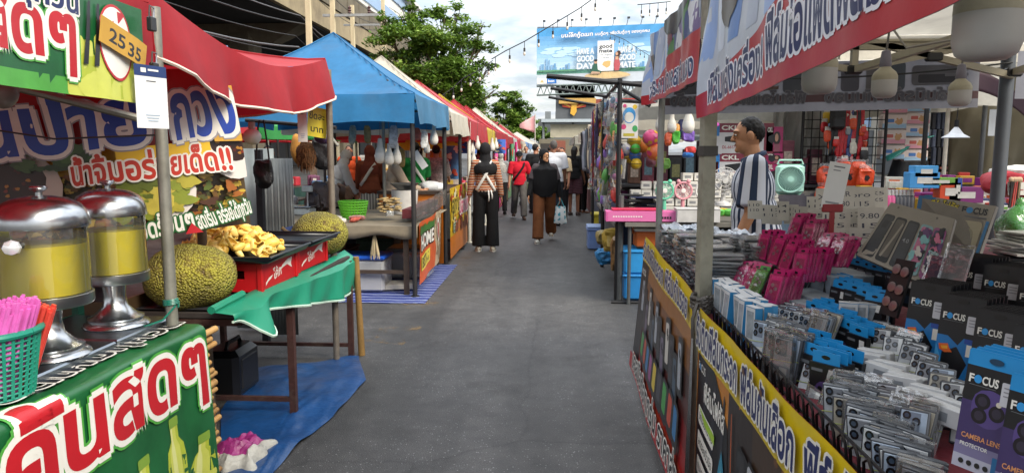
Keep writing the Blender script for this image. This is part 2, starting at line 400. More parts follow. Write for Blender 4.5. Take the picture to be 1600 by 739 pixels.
# ================================================================== the setting
def asphalt():
 m = bpy.data.materials.new('asphalt'); m.use_nodes = True; t = m.node_tree; b = t.nodes['Principled BSDF']
 N = t.nodes.new; K = t.links.new
 tc = N('ShaderNodeTexCoord')
 def noise_(sc, det=6, ro=0.6):
  n = N('ShaderNodeTexNoise'); n.inputs['Scale'].default_value = sc; n.inputs['Detail'].default_value = det; n.inputs['Roughness'].default_value = ro
  K(tc.outputs['Object'], n.inputs['Vector']); return n
 big = noise_(0.55, 8, 0.65); mid = noise_(7, 6); fine = noise_(160, 3)
 r1 = N('ShaderNodeValToRGB'); K(big.outputs[0], r1.inputs[0])
 r1.color_ramp.elements[0].position = 0.32; r1.color_ramp.elements[0].color = (0.048, 0.047, 0.046, 1)
 r1.color_ramp.elements[1].position = 0.70; r1.color_ramp.elements[1].color = (0.092, 0.090, 0.087, 1)
 mx = N('ShaderNodeMixRGB'); mx.blend_type = 'MULTIPLY'; mx.inputs[0].default_value = 1
 r2 = N('ShaderNodeValToRGB'); K(mid.outputs[0], r2.inputs[0]); r2.color_ramp.elements[0].position = 0.3; r2.color_ramp.elements[0].color = (.72, .72, .72, 1); r2.color_ramp.elements[1].position = 0.68; r2.color_ramp.elements[1].color = (1.12, 1.1, 1.08, 1)
 K(r1.outputs[0], mx.inputs[1]); K(r2.outputs[0], mx.inputs[2])
 mx2 = N('ShaderNodeMixRGB'); mx2.blend_type = 'MULTIPLY'; mx2.inputs[0].default_value = 1
 r3 = N('ShaderNodeValToRGB'); K(fine.outputs[0], r3.inputs[0]); r3.color_ramp.elements[0].position = 0.3; r3.color_ramp.elements[0].color = (.5, .5, .5, 1); r3.color_ramp.elements[1].position = 0.7; r3.color_ramp.elements[1].color = (1.4, 1.4, 1.4, 1)
 K(mx.outputs[0], mx2.inputs[1]); K(r3.outputs[0], mx2.inputs[2])
 vo = N('ShaderNodeTexVoronoi'); vo.inputs['Scale'].default_value = 75; K(tc.outputs['Object'], vo.inputs['Vector'])
 sp = N('ShaderNodeSeparateColor'); K(vo.outputs['Color'], sp.inputs[0])
 g1 = N('ShaderNodeMath'); g1.operation = 'GREATER_THAN'; g1.inputs[1].default_value = 0.58; K(sp.outputs[0], g1.inputs[0])
 g2 = N('ShaderNodeMath'); g2.operation = 'MULTIPLY'; g2.inputs[1].default_value = 0.34; K(sp.outputs[1], g2.inputs[0])
 g3 = N('ShaderNodeMath'); g3.operation = 'LESS_THAN'; K(vo.outputs['Distance'], g3.inputs[0]); K(g2.outputs[0], g3.inputs[1])
 g4 = N('ShaderNodeMath'); g4.operation = 'MULTIPLY'; K(g1.outputs[0], g4.inputs[0]); K(g3.outputs[0], g4.inputs[1])
 st = noise_(1.1, 5); g5 = N('ShaderNodeMath'); g5.operation = 'MULTIPLY'; K(g4.outputs[0], g5.inputs[0])
 r5 = N('ShaderNodeValToRGB'); K(st.outputs[0], r5.inputs[0]); r5.color_ramp.elements[0].position = 0.35; r5.color_ramp.elements[0].color = (.04, .04, .04, 1); r5.color_ramp.elements[1].position = 0.6; r5.color_ramp.elements[1].color = (.85, .85, .85, 1)
 K(r5.outputs[0], g5.inputs[1])
 mx3 = N('ShaderNodeMixRGB'); K(g5.outputs[0], mx3.inputs[0]); K(mx2.outputs[0], mx3.inputs[1]); mx3.inputs[2].default_value = (0.27, 0.265, 0.26, 1)
 # dark oil spots and tar patches
 sp2 = noise_(1.5, 8, 0.72); r6 = N('ShaderNodeValToRGB'); K(sp2.outputs[0], r6.inputs[0]); r6.color_ramp.elements[0].position = 0.55; r6.color_ramp.elements[0].color = (1, 1, 1, 1); r6.color_ramp.elements[1].position = 0.74; r6.color_ramp.elements[1].color = (.42, .40, .38, 1)
 mx4 = N('ShaderNodeMixRGB'); mx4.blend_type = 'MULTIPLY'; mx4.inputs[0].default_value = 1; K(mx3.outputs[0], mx4.inputs[1]); K(r6.outputs[0], mx4.inputs[2])
 # hairline cracks and long wheel-worn streaks
 vc = N('ShaderNodeTexVoronoi'); vc.feature = 'DISTANCE_TO_EDGE'; vc.inputs['Scale'].default_value = .55; nd = noise_(2.2, 8, .7); va = N('ShaderNodeMixRGB'); va.inputs[0].default_value = .16; K(tc.outputs['Object'], va.inputs[1]); K(nd.outputs['Color'], va.inputs[2]); K(va.outputs[0], vc.inputs['Vector'])
 rc = N('ShaderNodeValToRGB'); K(vc.outputs['Distance'], rc.inputs[0]); rc.color_ramp.elements[0].color = (.72, .72, .72, 1); rc.color_ramp.elements[1].position = .007
 mp = N('ShaderNodeMapping'); mp.inputs['Scale'].default_value = (2.2, .16, 1); K(tc.outputs['Object'], mp.inputs['Vector']); ns = N('ShaderNodeTexNoise'); ns.inputs['Scale'].default_value = 1.0; ns.inputs['Detail'].default_value = 7; K(mp.outputs[0], ns.inputs['Vector'])
 rs_ = N('ShaderNodeValToRGB'); K(ns.outputs[0], rs_.inputs[0]); rs_.color_ramp.elements[0].position = .32; rs_.color_ramp.elements[0].color = (.62, .62, .63, 1); rs_.color_ramp.elements[1].position = .66; rs_.color_ramp.elements[1].color = (1.25, 1.25, 1.26, 1)
 mx5 = N('ShaderNodeMixRGB'); mx5.blend_type = 'MULTIPLY'; mx5.inputs[0].default_value = 1; K(mx4.outputs[0], mx5.inputs[1]); K(rc.outputs[0], mx5.inputs[2])
 mx6 = N('ShaderNodeMixRGB'); mx6.blend_type = 'MULTIPLY'; mx6.inputs[0].default_value = 1; K(mx5.outputs[0], mx6.inputs[1]); K(rs_.outputs[0], mx6.inputs[2])
 K(mx6.outputs[0], b.inputs['Base Color']); b.inputs['Roughness'].default_value = 0.62; b.inputs['Specular IOR Level'].default_value = 0.45
 bp = N('ShaderNodeBump'); bp.inputs['Strength'].default_value = 0.5; bp.inputs['Distance'].default_value = 0.008
 K(fine.outputs[0], bp.inputs['Height']); K(bp.outputs[0], b.inputs['Normal'])
 return m
g = MB(); g.add([(-400, -60, 0), (400, -60, 0), (400, 900, 0), (-400, 900, 0)], [(0, 1, 2, 3)], asphalt()); g.build('road', kind='structure')
def worn_paint(col):
 m = bpy.data.materials.new('worn_paint'); m.use_nodes = True; t = m.node_tree; b = t.nodes['Principled BSDF']
 b.inputs['Base Color'].default_value = (*lin(col), 1); b.inputs['Roughness'].default_value = .7
 tc = t.nodes.new('ShaderNodeTexCoord'); n = t.nodes.new('ShaderNodeTexNoise'); n.inputs['Scale'].default_value = 3.2; n.inputs['Detail'].default_value = 12; n.inputs['Roughness'].default_value = .75
 t.links.new(tc.outputs['Object'], n.inputs['Vector']); r = t.nodes.new('ShaderNodeValToRGB'); r.color_ramp.elements[0].position = .54; r.color_ramp.elements[1].position = .66; r.color_ramp.elements[1].color = (.4, .4, .4, 1)
 t.links.new(n.outputs[0], r.inputs[0]); t.links.new(r.outputs[0], b.inputs['Alpha']); return m
g = MB()
for k in range(5): g.add([(-1.55, 5.6+k*1.15, .004), (-1.2, 5.5+k*1.15, .004), (-1.15, 6.1+k*1.15, .004), (-1.5, 6.2+k*1.15, .004)], [(0, 1, 2, 3)], worn_paint('#b08a45'))
g.build('road_marking', kind='structure')
# ------------------------------------------------------------------ elevated railway
CONC = M('#96896f', .85, 0, .22, .8, .2, 6, .2, 0, .55); CONC_D = M('#6f685a', .9, 0, .3, .9, .2, 6, .2, 0, .75); UNDER = M('#1d1c1d', .95, 0, .3, .5)  # UNDER: shade below the deck put into the colour
ov = thing('elevated_viaduct', 'long concrete elevated viaduct running above the left stalls', 'viaduct', (-15, 0, 0))
d = MB()
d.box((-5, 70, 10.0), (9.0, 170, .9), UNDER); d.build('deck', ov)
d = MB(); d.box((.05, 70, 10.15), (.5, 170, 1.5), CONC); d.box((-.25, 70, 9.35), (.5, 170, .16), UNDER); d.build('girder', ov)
d = MB(); d.box((.28, 70, 11.75), (.22, 170, 1.6), CONC_D); d.box((.24, 70, 12.6), (.36, 170, .12), CONC_D)
for k in range(56): d.box((.405, -12+k*3.0, 11.72), (.04, .14, 1.5), CONC_D)
d.build('parapet', ov)
for k in range(8):
 d = MB(); y = 6+k*20
 d.box((-5, y, 4.6), (1.7, 1.7, 9.2), CONC_D, bev=.25); d.box((-5, y, 8.95), (8.4, 2.2, 1.1), CONC_D, taper=.5); d.build('pier', ov)
for y in (33.2, 33.9):
 d = MB(); d.tube([(.42, y, 12.2), (.42, y, 9.6), (.3, y+.2, 9.2), (-1.5, y+.3, 9.0)], .1, M('#222222', .5)); d.build('drain_pipe', ov)
# shophouses below and beyond the viaduct; its shade is put into their dark colours
for i in range(9):
 y = 2+i*14.0; h = 8.2+(i % 3)*.9
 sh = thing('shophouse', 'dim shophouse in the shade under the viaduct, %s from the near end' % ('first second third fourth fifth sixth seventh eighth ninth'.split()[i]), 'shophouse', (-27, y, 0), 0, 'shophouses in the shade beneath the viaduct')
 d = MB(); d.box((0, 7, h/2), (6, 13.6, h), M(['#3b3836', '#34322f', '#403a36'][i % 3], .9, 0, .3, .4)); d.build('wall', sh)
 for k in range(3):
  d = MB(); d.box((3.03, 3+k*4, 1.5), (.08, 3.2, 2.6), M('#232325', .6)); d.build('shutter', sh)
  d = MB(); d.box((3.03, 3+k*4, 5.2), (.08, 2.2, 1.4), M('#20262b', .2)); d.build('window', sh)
# ------------------------------------------------------------------ office block
ob = thing('office_building', 'tall white office block with bluish glass bands behind the viaduct', 'building', (-26, 92, 0))
W_ = M('#d3d2cc', .7, 0, .1, .3); GL = M('#7d9cc0', .12, 0, .1, .3, 0, None, .8)
d = MB(); d.box((-10, 22, 18), (20, 44, 36), W_); d.build('wall', ob)
for k in range(7):
 d = MB(); z = 12+k*3.6
 d.box((.06, 18, z), (.3, 34, 1.7), GL); d.box((-9, -.06, z), (17, .3, 1.7), GL); d.build('window', ob)
 if k % 2 == 0: d = MB(); d.box((.5, 22, z+1.35), (1.3, 44.4, .5), W_); d.build('ledge', ob)
d = MB(); d.box((.5, 36, 20), (.5, 2, 9), M('#2f7d5b', .5)); d.box((.8, 36, 22), (.3, 1.4, 3), M('#c2483d', .5)); d.build('sign_panel', ob)
# ------------------------------------------------------------------ utility poles and wires
PC = M('#cbbd9c', .85, 0, .14, 1.6, .1, 9, .2, 0, .25)
arms = {26: [], 29: [(6.9, 1.0), (5.6, 1.0)], 32: [(7.3, .9)], 37.6: []}
for i, (Y, u, zt) in enumerate(((26, 489, 12), (29.2, 526, 12), (32, 556, 7.95), (37.6, 603, 12.5))):
 b = PY(u, 236, Y); x = b.x
 up = thing('utility_pole', ['pale concrete utility pole just behind the blue canopy peak, nearest of the row', 'pale concrete utility pole with two crossarms and insulators', 'short pale concrete utility pole with its top below the parapet', 'tall pale concrete utility pole beside the big tree'][i], 'utility pole', (x, Y, 0), 0, 'concrete utility poles along the viaduct')
 d = MB(); d.rod((0, 0, 0), (0, 0, zt), .10, PC, .075, square=True); d.build('shaft', up)
 if i == 1:
  for z in (8.2, 7.0):
   d = MB(); d.box((.75, 0, z), (2.3, .1, .1), M('#a9aaa8', .5, .6)); d.build('crossarm', up)
   for xx in (.7, 1.5):
    q = MB(); q.lathe([(.02, 0), (.08, .03), (.05, .09), (.08, .13), (.05, .19), (.08, .23), (.03, .3)], (xx, 0, z+.06), M('#4a2c26', .25), 10); q.build('insulator', up)
 if i == 2:
  d = MB(); d.box((.4, 0, 7.1), (1.6, .08, .08), M('#a9aaa8', .5, .6)); d.build('crossarm', up)
WIRE = M('#18181a', .6)
def sag(a, b, s_, n=14):
 a, b = Vector(a), Vector(b); return [a.lerp(b, t/n)+Vector((0, 0, -s_*4*(t/n)*(1-t/n))) for t in range(n+1)]
for i, (x, z0, s_, r_) in enumerate(((-8.6, 8.5, .5, .014), (-8.9, 8.15, .6, .014), (-9.3, 7.8, .5, .013), (-9.2, 6.4, .5, .02), (-9.0, 6.1, .7, .025), (-9.4, 5.7, .6, .018), (-9.3, 5.3, .7, .03), (-9.2, 5.05, .5, .016))):
 d = MB()
 for a, b in ((4, 26), (26, 37.6), (37.6, 60), (60, 90)): d.tube(sag((x, a, z0), (x, b, z0), s_, 12), r_, WIRE if i % 3 else M('#55565a', .5), 5)
 d.build('overhead_wire', None, 'black overhead wire strung along the utility poles at the left', 'wire', 'overhead wires beside the viaduct')
# ------------------------------------------------------------------ trees
def leafmat(c):
 m = M(c, .5, 0, .35, 1.2, 0, None, .35); t = m.node_tree; b = t.nodes['Principled BSDF']; tr = t.nodes.new('ShaderNodeBsdfTranslucent'); mx = t.nodes.new('ShaderNodeMixShader'); mx.inputs[0].default_value = .35
 t.links.new(b.inputs['Base Color'].links[0].from_socket, tr.inputs[0]); t.links.new(b.outputs[0], mx.inputs[1]); t.links.new(tr.outputs[0], mx.inputs[2]); t.links.new(mx.outputs[0], t.nodes['Material Output'].inputs[0])
 return m
LEAF = [leafmat(c) for c in ('#5d7a30', '#71913a', '#4a672b', '#8aa548')]
BARK = M('#4f4336', .9, 0, .3, 6, .4, 20)
def tree(name, label, base, lobes, n_leaf, leaf, seed, trunk_r=.14, group='roadside trees'):
 rnd = random.Random(seed); base = Vector(base)
 t = thing(name, label, 'tree', base, 0, group)
 tr = MB(); cz = sum(c.z for c, r in lobes)/len(lobes); fork = Vector((0, 0, cz*.42))
 cxy = sum((c for c, r in lobes), Vector())/len(lobes)-base
 top = Vector((cxy.x*.5, cxy.y*.5, cz*.75)); tr.tube([(0, 0, 0), (.03, 0, fork.z*.5), fork, top], [trunk_r, trunk_r*.8, trunk_r*.7, trunk_r*.3], BARK, 9)
 vv = []; ff = []; mm = []
 wts = [r**2 for c, r in lobes]
 for (c, r) in lobes:
  c2 = c-base; mid = fork.lerp(c2, .5)+Vector((rnd.uniform(-.2, .2), rnd.uniform(-.2, .2), .15))
  tr.tube([fork, mid, c2], [trunk_r*.42, trunk_r*.25, trunk_r*.08], BARK, 6)
  for q in range(5):
   e = c2+Vector([rnd.uniform(-1, 1) for _ in range(3)])*r*.8; tr.tube([mid.lerp(c2, .6), c2.lerp(e, .5)+Vector((0, 0, .05)), e], [trunk_r*.1, trunk_r*.06, .006], BARK, 4)
 cr = MB()
 subs = []
 for (c, r), w in zip(lobes, wts):
  for q in range(max(4, int(26*w/max(wts)))):
   v = Vector([rnd.gauss(0, 1) for _ in range(3)]).normalized()*r*(rnd.random()**.45); v.z *= .7
   subs.append((c-base+v, r*rnd.uniform(.16, .34)))
 tot = sum(r**2 for c, r in subs)
 idx = [cr.mi(m) for m in LEAF]
 for c, r in subs:
  tone = rnd.choice((0, 0, 1, 1, 2, 3)); k = int(n_leaf*r*r/tot)
  for q in range(k):
   v = Vector((rnd.gauss(0, .5), rnd.gauss(0, .5), rnd.gauss(0, .26)))*r*1.5
   p = c+v; a = rnd.uniform(0, 6.28); ti = rnd.gauss(-.25, .45); s_ = leaf*rnd.uniform(.6, 1.25)
   dx = Vector((math.cos(a), math.sin(a), ti)).normalized(); dy = Vector((-math.sin(a), math.cos(a), rnd.gauss(0, .4))).normalized()
   b = len(cr.v); cr.v += [tuple(p-dx*s_*.55), tuple(p+dy*s_*.28), tuple(p+dx*s_*.65), tuple(p-dy*s_*.28)]
   cr.f.append([b, b+1, b+2, b+3]); cr.m.append(idx[tone if rnd.random() < .75 else rnd.randrange(4)]); cr.sm.append(False)
 tr.build('trunk', t); cr.build('crown', t)
 return t
def lobe(u, v, Y, rp): return (PY(u, v, Y), rp*Y/FPX)
T1 = [(640, 40, 28, 34), (690, 30, 28.6, 26), (610, 62, 27.4, 30), (665, 75, 27.5, 42), (720, 62, 28.5, 30), (705, 105, 27.6, 42), (745, 82, 29, 26), (620, 100, 28.4, 34), (655, 125, 27, 40), (735, 130, 28, 34), (765, 112, 29, 20), (700, 155, 27.5, 36), (750, 160, 28.4, 28), (735, 190, 28, 30), (660, 160, 28.5, 32), (598, 88, 27, 20), (715, 25, 29, 20), (755, 45, 29.5, 15), (758, 205, 28, 24), (600, 35, 28, 15), (640, 15, 28, 16), (590, 110, 28, 14), (776, 150, 29, 14)]
T1 = [(u-2, v-4, Y, r) for u, v, Y, r in T1]
tree('leafy_tree', 'big spreading green tree rising over the white and pink canopies', (PY(690, 236, 28).x, 28, 0), [lobe(*a) for a in T1], 30000, .17, 3, .2)
T2 = [(800, 150, 58, 15), (785, 170, 58, 17), (812, 172, 59, 18), (800, 190, 58, 20), (822, 195, 58, 15), (780, 200, 57, 16), (770, 185, 58, 12), (806, 210, 58, 18), (826, 212, 58, 12), (790, 160, 58, 10)]
tree('bushy_tree', 'smaller dark green tree behind the pale pink flag', (PY(798, 236, 58).x, 58, 0), [lobe(*a) for a in T2], 12000, .3, 5, .2)
T3 = [(700, 190, 44, 26), (735, 200, 45, 26), (660, 190, 44, 24), (765, 210, 46, 20), (620, 170, 42, 22), (585, 125, 42, 16), (570, 140, 42, 14)]
tree('shady_tree', 'low dark tree filling the gap behind the big spreading tree', (PY(690, 236, 44).x, 44, 0), [lobe(*a) for a in T3], 9000, .26, 9, .16)
T4 = [(845, 205, 85, 9), (835, 212, 84, 9), (855, 212, 86, 8)]
tree('distant_tree', 'small far tree at the end of the market street', (PY(845, 236, 85).x, 85, 0), [lobe(*a) for a in T4], 2500, .4, 10, .15)
# ------------------------------------------------------------------ billboard
bb = thing('billboard', 'large blue billboard with a city skyline advertisement on a grey lattice truss', 'billboard', (PY(838, 236, 45).x, 45, 0))
BW, BH = 8.6, 3.85
SKY_B = vinyl('#5da9d8', .05)
cv = Canvas(BW, BH, vinyl('#4f9fd6', .05), .004)
for k in range(9): cv.rect(0, BH*(.18+.075*k)-.02, BW, BH*(.255+.075*k), vinyl(['#c4d8e4', '#bdd5e4', '#b3d0e3', '#a8cae2', '#9bc4e1', '#8dbcdf', '#80b4dc', '#74add9', '#6aa6d6'][k], .04))  # paled print colours: distance haze put into the palette
for k in range(7): cv.blob(.7+k*.35, 2.2+.25*math.sin(k*2.1), .5, .13, vinyl('#b9d8ec', .05), k)
for k in range(5): cv.blob(5.6+k*.5, 2.3+.2*math.sin(k*1.7), .5, .12, vinyl('#b9d8ec', .05), k+20)
cv.rect(0, 0, BW, .72, vinyl('#c3cbd3', .05)); cv.rect(0, .7, BW, .95, vinyl('#5f9a86', .1))
rr = random.Random(4)
for k in range(30):
 x = rr.uniform(.1, 2.2) if k < 20 else rr.uniform(5.8, 7.6); hh = rr.uniform(.15, .9) if k % 4 == 0 else rr.uniform(.1, .5)
 cv.rect(x, .93, x+rr.uniform(.06, .15), .93+hh, vinyl(rr.choice(('#6f9fc4', '#85aed0', '#5f93bd')), .05))
for k in range(24): cv.blob(.1+k*.1, .93, .1, .06, vinyl('#5c9270', .1), k)
for k in range(20): cv.blob(5.7+k*.1, .93, .1, .06, vinyl('#5c9270', .1), k+9)
cv.blob(4.35, .5, 1.35, .26, vinyl('#c8b089', .1), 3, rough=.08); cv.blob(4.35, .52, 1.15, .2, vinyl('#d6b985', .2), 4, rough=.1)
WH = vinyl('#eef0f2', .03); GR = vinyl('#b9c2cb', .03)
for x, rows in ((2.42, ('HAVE A', 'GOOD', 'DAY')), (4.95, ('HAVE A', 'GOOD', 'MATE'))):
 for q, s_ in enumerate(rows): cv.text(s_, x+.06, 1.98-q*.5, .54, vinyl('#dde3e7', .03), 1.02, bold=.02, out=vinyl('#aebdc9', .03), ow=.05)
cv.rect(3.72, .78, 4.72, 2.82, vinyl('#dcdfe2', .03)); cv.rect(3.76, .8, 4.68, 2.72, vinyl('#f1f1ee', .03))
cv.text('good', 3.83, 2.32, .38, vinyl('#3c4148', .03), .78, bold=.03); cv.text('mate', 3.83, 2.02, .36, vinyl('#3c4148', .03), .78, bold=.03)
cv.text('The Original', 3.83, 1.82, .17, vinyl('#8d949b', .03), .76); cv.text('Cracker', 3.95, 1.62, .17, vinyl('#8d949b', .03), .52)
cv.blob(4.3, 1.25, .28, .2, vinyl('#d8b070', .1), 6)
# the two models on the poster
sk = vinyl('#c99b7c', .05)
cv.poly([(3.28, .62), (3.95, .62), (3.98, .75), (3.75, .9), (3.72, 1.25), (3.62, 1.32), (3.5, 1.28), (3.42, 1.0)], vinyl('#2f5b49', .1)); cv.ell(3.62, 1.42, .1, .13, sk); cv.ell(3.62, 1.5, .11, .08, vinyl('#26211f'))
cv.poly([(3.3, .6), (3.9, .6), (3.9, .72), (3.4, .78)], vinyl('#b99a80'))
cv.poly([(4.78, .78), (5.05, .78), (5.12, 1.2), (5.02, 1.7), (4.8, 1.7), (4.72, 1.2)], vinyl('#b5545a')); cv.ell(4.92, 1.92, .1, .14, sk); cv.blob(4.97, 1.85, .16, .26, vinyl('#41291f'), 2); cv.ell(4.9, 1.9, .075, .11, sk); cv.rect(4.82, 1.5, 5.0, 1.72, sk)
cv.text('บนโจ๊กกู๊ดเมท', 1.5, 3.13, .36, WH, 1.9, rot=.02, bold=.03, out=vinyl('#2f5c93'), ow=.07, shear=.15)
cv.text('บนกู๊ดๆ เพื่อวันกู๊ดๆ ของทุกคน', 3.55, 3.18, .27, WH, 3.3, rot=.03, bold=.03, out=vinyl('#2f5c93'), ow=.07, shear=.15)
cv.rect(.03, .05, .62, .42, vinyl('#e8e4dc')); cv.poly([(.2, .14), (.45, .14), (.33, .34)], vinyl('#c9b178')); cv.rect(.64, .05, 1.22, .42, vinyl('#2c6fbb')); cv.text('hon', .72, .15, .24, WH, .36, bold=.04)
cv.build('poster', lambda x, y: Vector((x, 0.02*math.sin(x*2), 5.60+y*.89+.03*x)), 0, 0, bb)
d = MB(); d.box((BW/2, .2, 5.62+BH*.445+.1), (BW-.05, .25, BH*.89), M('#77808a', .6, .4)); d.build('backing_panel', bb)
d = MB(); TR = M('#7f8b88', .55, .5)
for z in (5.0, 5.55):
 for y in (-.1, .35): d.rod((0, y, z), (BW+.4, y, z+.03*BW), .045, TR, n=6)
for k in range(22):
 x = .05+k*.4
 for y in (-.1, .35):
  d.rod((x, y, 5.0+.03*x), (x+.2, y, 5.55+.03*x), .025, TR, n=5); d.rod((x+.2, y, 5.55+.03*x), (x+.4, y, 5.0+.03*x), .025, TR, n=5)
 d.rod((x, -.1, 5.0+.03*x), (x, .35, 5.0+.03*x), .02, TR, n=5)
d.build('truss', bb)
for x in (5.6, 7.6): d = MB(); d.rod((x, .2, 0), (x, .2, 5.2), .22, TR, n=12); d.build('column', bb)
for k in range(10):
 d = MB(); x = .4+k*.85; d.rod((x, .1, 9.0+.03*x), (x+.05, -.45, 9.4+.03*x), .02, TR, n=5); d.box((x+.06, -.5, 9.37+.03*x), (.16, .22, .09), M('#3b3e42', .4)); d.build('spotlight', bb)
# ------------------------------------------------------------------ end of the street
gt = thing('grey_tower', 'grey windowless tower with a red and gold phoenix emblem at the street end', 'building', (PY(868, 236, 95).x, 95, 0))
d = MB(); p0, p1 = PY(866, 210, 95), PY(927, 157, 95)
wd = p1.x-p0.x; d.box((wd/2, 5, 5), (wd, 10, 10), M('#5b5f63', .7, 0, .15, .5)); d.poly([(0, 0, 10-.0), (wd, 0, 10), (wd, 0, p1.z-.5), (wd*.12, 0, p1.z+.2)], M('#62666a', .7, 0, .15, .5), 9.5, (0, 1, 0)); d.build('wall', gt)
d = MB(); d.box((wd*.55, .5, p1.z-.1), (wd*.95, 2, .7), M('#c09a52', .5)); d.build('cornice', gt)
d = MB(); e = Vector((wd*.47, -.12, 7.1));
RD, GD = M('#c0452f', .5), M('#d9a63a', .5)
for k in range(5):
 a = R(20+k*17); d.poly([e+Vector((.15, 0, 0)), e+Vector((1.7*math.cos(a), 0, 1.0*math.sin(a)+.2)), e+Vector((1.55*math.cos(a-.14), 0, .85*math.sin(a-.14)))], GD if k % 2 else RD, .08, (0, -1, 0))
 d.poly([e+Vector((-.15, 0, 0)), e+Vector((-1.55*math.cos(a-.14), 0, .85*math.sin(a-.14))), e+Vector((-1.7*math.cos(a), 0, 1.0*math.sin(a)+.2))], GD if k % 2 else RD, .08, (0, -1, 0))
d.poly([e+Vector((-.3, -.1, .7)), e+Vector((.3, -.1, .7)), e+Vector((.35, -.1, -.4)), e+Vector((0, -.1, -1.0)), e+Vector((-.5, -.1, -.7))], GD, .08, (0, -1, 0)); d.ell(e+Vector((.1, -.1, 1.0)), (.22, .1, .3), M('#3f6fa3', .5)); d.build('emblem', gt)
pv = thing('market_pavilion', 'open pavilion with a white sheet roof at the street end', 'pavilion', (0, 72, 0))
d = MB(); a, b = PY(846, 187, 72), PY(945, 187, 72)
d.box(((a.x+b.x)/2, 2, a.z-.15), (b.x-a.x, 6, .3), M('#b6c0c6', .5, .3)); d.box(((a.x+b.x)/2+.3, 2, a.z-2.0), (b.x-a.x-.6, 5, .25), M('#6b6f70', .6)); d.build('roof', pv)
d = MB(); d.box(((a.x+b.x)/2+.4, -.3, a.z-1.15), (b.x-a.x-1.0, .1, 1.3), M('#b5ae98', .8, 0, .25, 1)); d.build('fascia_panel', pv)
for x in (a.x+.2, (a.x+b.x)/2, b.x-.2): d = MB(); d.rod((x, 0, 0), (x, 0, a.z-.2), .12, M('#8d9192', .5)); d.build('post', pv)
d = MB(); c = PY(862, 200, 110); d.box((c.x, 114, 3.2), (4.2, 8, 6.4), M('#5f6467', .8, 0, .15, .3)); d.box((c.x-.6, 112, 6.9), (.9, .9, 1.4), M('#7d8386', .7)); d.box((c.x+1.0, 112, 6.9), (.9, .9, 1.4), M('#7d8386', .7)); d.build('grey_building', None, 'low dark grey building with rooftop tanks far down the street', 'building')
d = MB(); c = PY(930, 200, 120); d.box((c.x+1, 125, 3.6), (6, 8, 7.2), M('#8c8072', .8)); d.box((c.x+.5, 125, 8), (3.4, 5, 1.8), M('#8a4a3a', .8)); d.box((c.x+.5, 125, 9.6), (2.2, 3, 1.4), M('#8a4a3a', .8)); d.build('tiled_building', None, 'distant building with brick red stepped roof beside the grey tower', 'building')
d = MB(); c = PY(925, 236, 62); d.box((.9, 66, 1.3), (4.4, 4, 2.6), M('#77705f', .85, 0, .3, .8)); d.box((.6, 63.95, 2.0), (.9, .15, .9), M('#8a4f3d', .6)); d.box((-.7, 63.95, 1.2), (.9, .1, 2.0), M('#3a3632', .7)); d.build('white_kiosk', None, 'pale kiosk with a reddish picture panel closing the street end', 'kiosk')
# mobile mast
d = MB(); x = PY(915, 236, 110).x; d.rod((x, 110, 0), (x, 110, 15.5), .12, M('#9aa0a3', .5, .5), .04); d.build('radio_mast', None, 'thin pale radio mast behind the grey tower', 'mast')
# flag on a pole
fl = thing('flag', 'faded pink flag on a thin pole above the far canopies', 'flag', (PY(836, 236, 24).x, 24, 0))
d = MB(); d.rod((0, 0, 0), (0, 0, PY(836, 178, 24).z), .015, M('#b9b2a6', .5)); d.build('pole', fl)
d = MB(); a = PY(836, 180, 24)-fl.location; b = PY(836, 208, 24)-fl.location; c_ = PY(812, 197, 24)-fl.location
d.grid(lambda s, t: (a.lerp(b, t)).lerp(c_+Vector((0, 0, .12*(0.5-t))), s)+Vector((0, .06*math.sin(s*7), 0)), 8, 6, M('#d9a3a3', .8, 0, .2, 3)); d.build('cloth', fl, solid=.004)
# ------------------------------------------------------------------ strings of lamps
BULB_BLK = M('#26282a', .5); BULB_GL = M('#c9c4b8', .1, 0, .05)
def light_string(label, pts, step, bulb=.05, n=40):
 t = thing('light_string', label, 'string lights', pts[0], 0, 'strings of small lamps over the street'); o0 = Vector(pts[0])
 d = MB(); d.tube([Vector(p)-o0 for p in pts], .012, BULB_BLK, 5); d.build('cable', t)
 acc = 0.1
 for a, b in zip(pts[:-1], pts[1:]):
  a, b = Vector(a), Vector(b); l = (b-a).length
  while acc < l:
   p = a.lerp(b, acc/l)-o0; q = MB(); q.rod(p, p+Vector((0, 0, -.14)), .008, BULB_BLK, n=5); q.rod(p+Vector((0, 0, -.14)), p+Vector((0, 0, -.22)), bulb*.45, BULB_BLK, n=8)
   q.ell(p+Vector((0, 0, -.26)), (bulb*.55, bulb*.55, bulb), BULB_GL, 8, 6); q.build('bulb', t); acc += step
  acc -= l
light_string('string of black lamps slanting up from the big tree', [PY(u, v, 16) for u, v in ((768, 93), (790, 80), (820, 65), (850, 47), (880, 29), (905, 14), (930, -4), (960, -28))], .36)
light_string('short string of lamps at the top of the sky', [PY(u, v, 18) for u, v in ((996, 8), (1020, 6), (1048, 3))], .2, .04)
light_string('string of lamps crossing in front of the billboard', [PY(u, v, 30) for u, v in ((950, 52), (975, 62), (1000, 78), (1015, 88))], .2, .04)
light_string('pale string of lamps draped across the big tree', [PY(u, v, 20) for u, v in ((690, 150), (705, 140), (725, 122), (745, 112), (770, 95))], .3, .06)
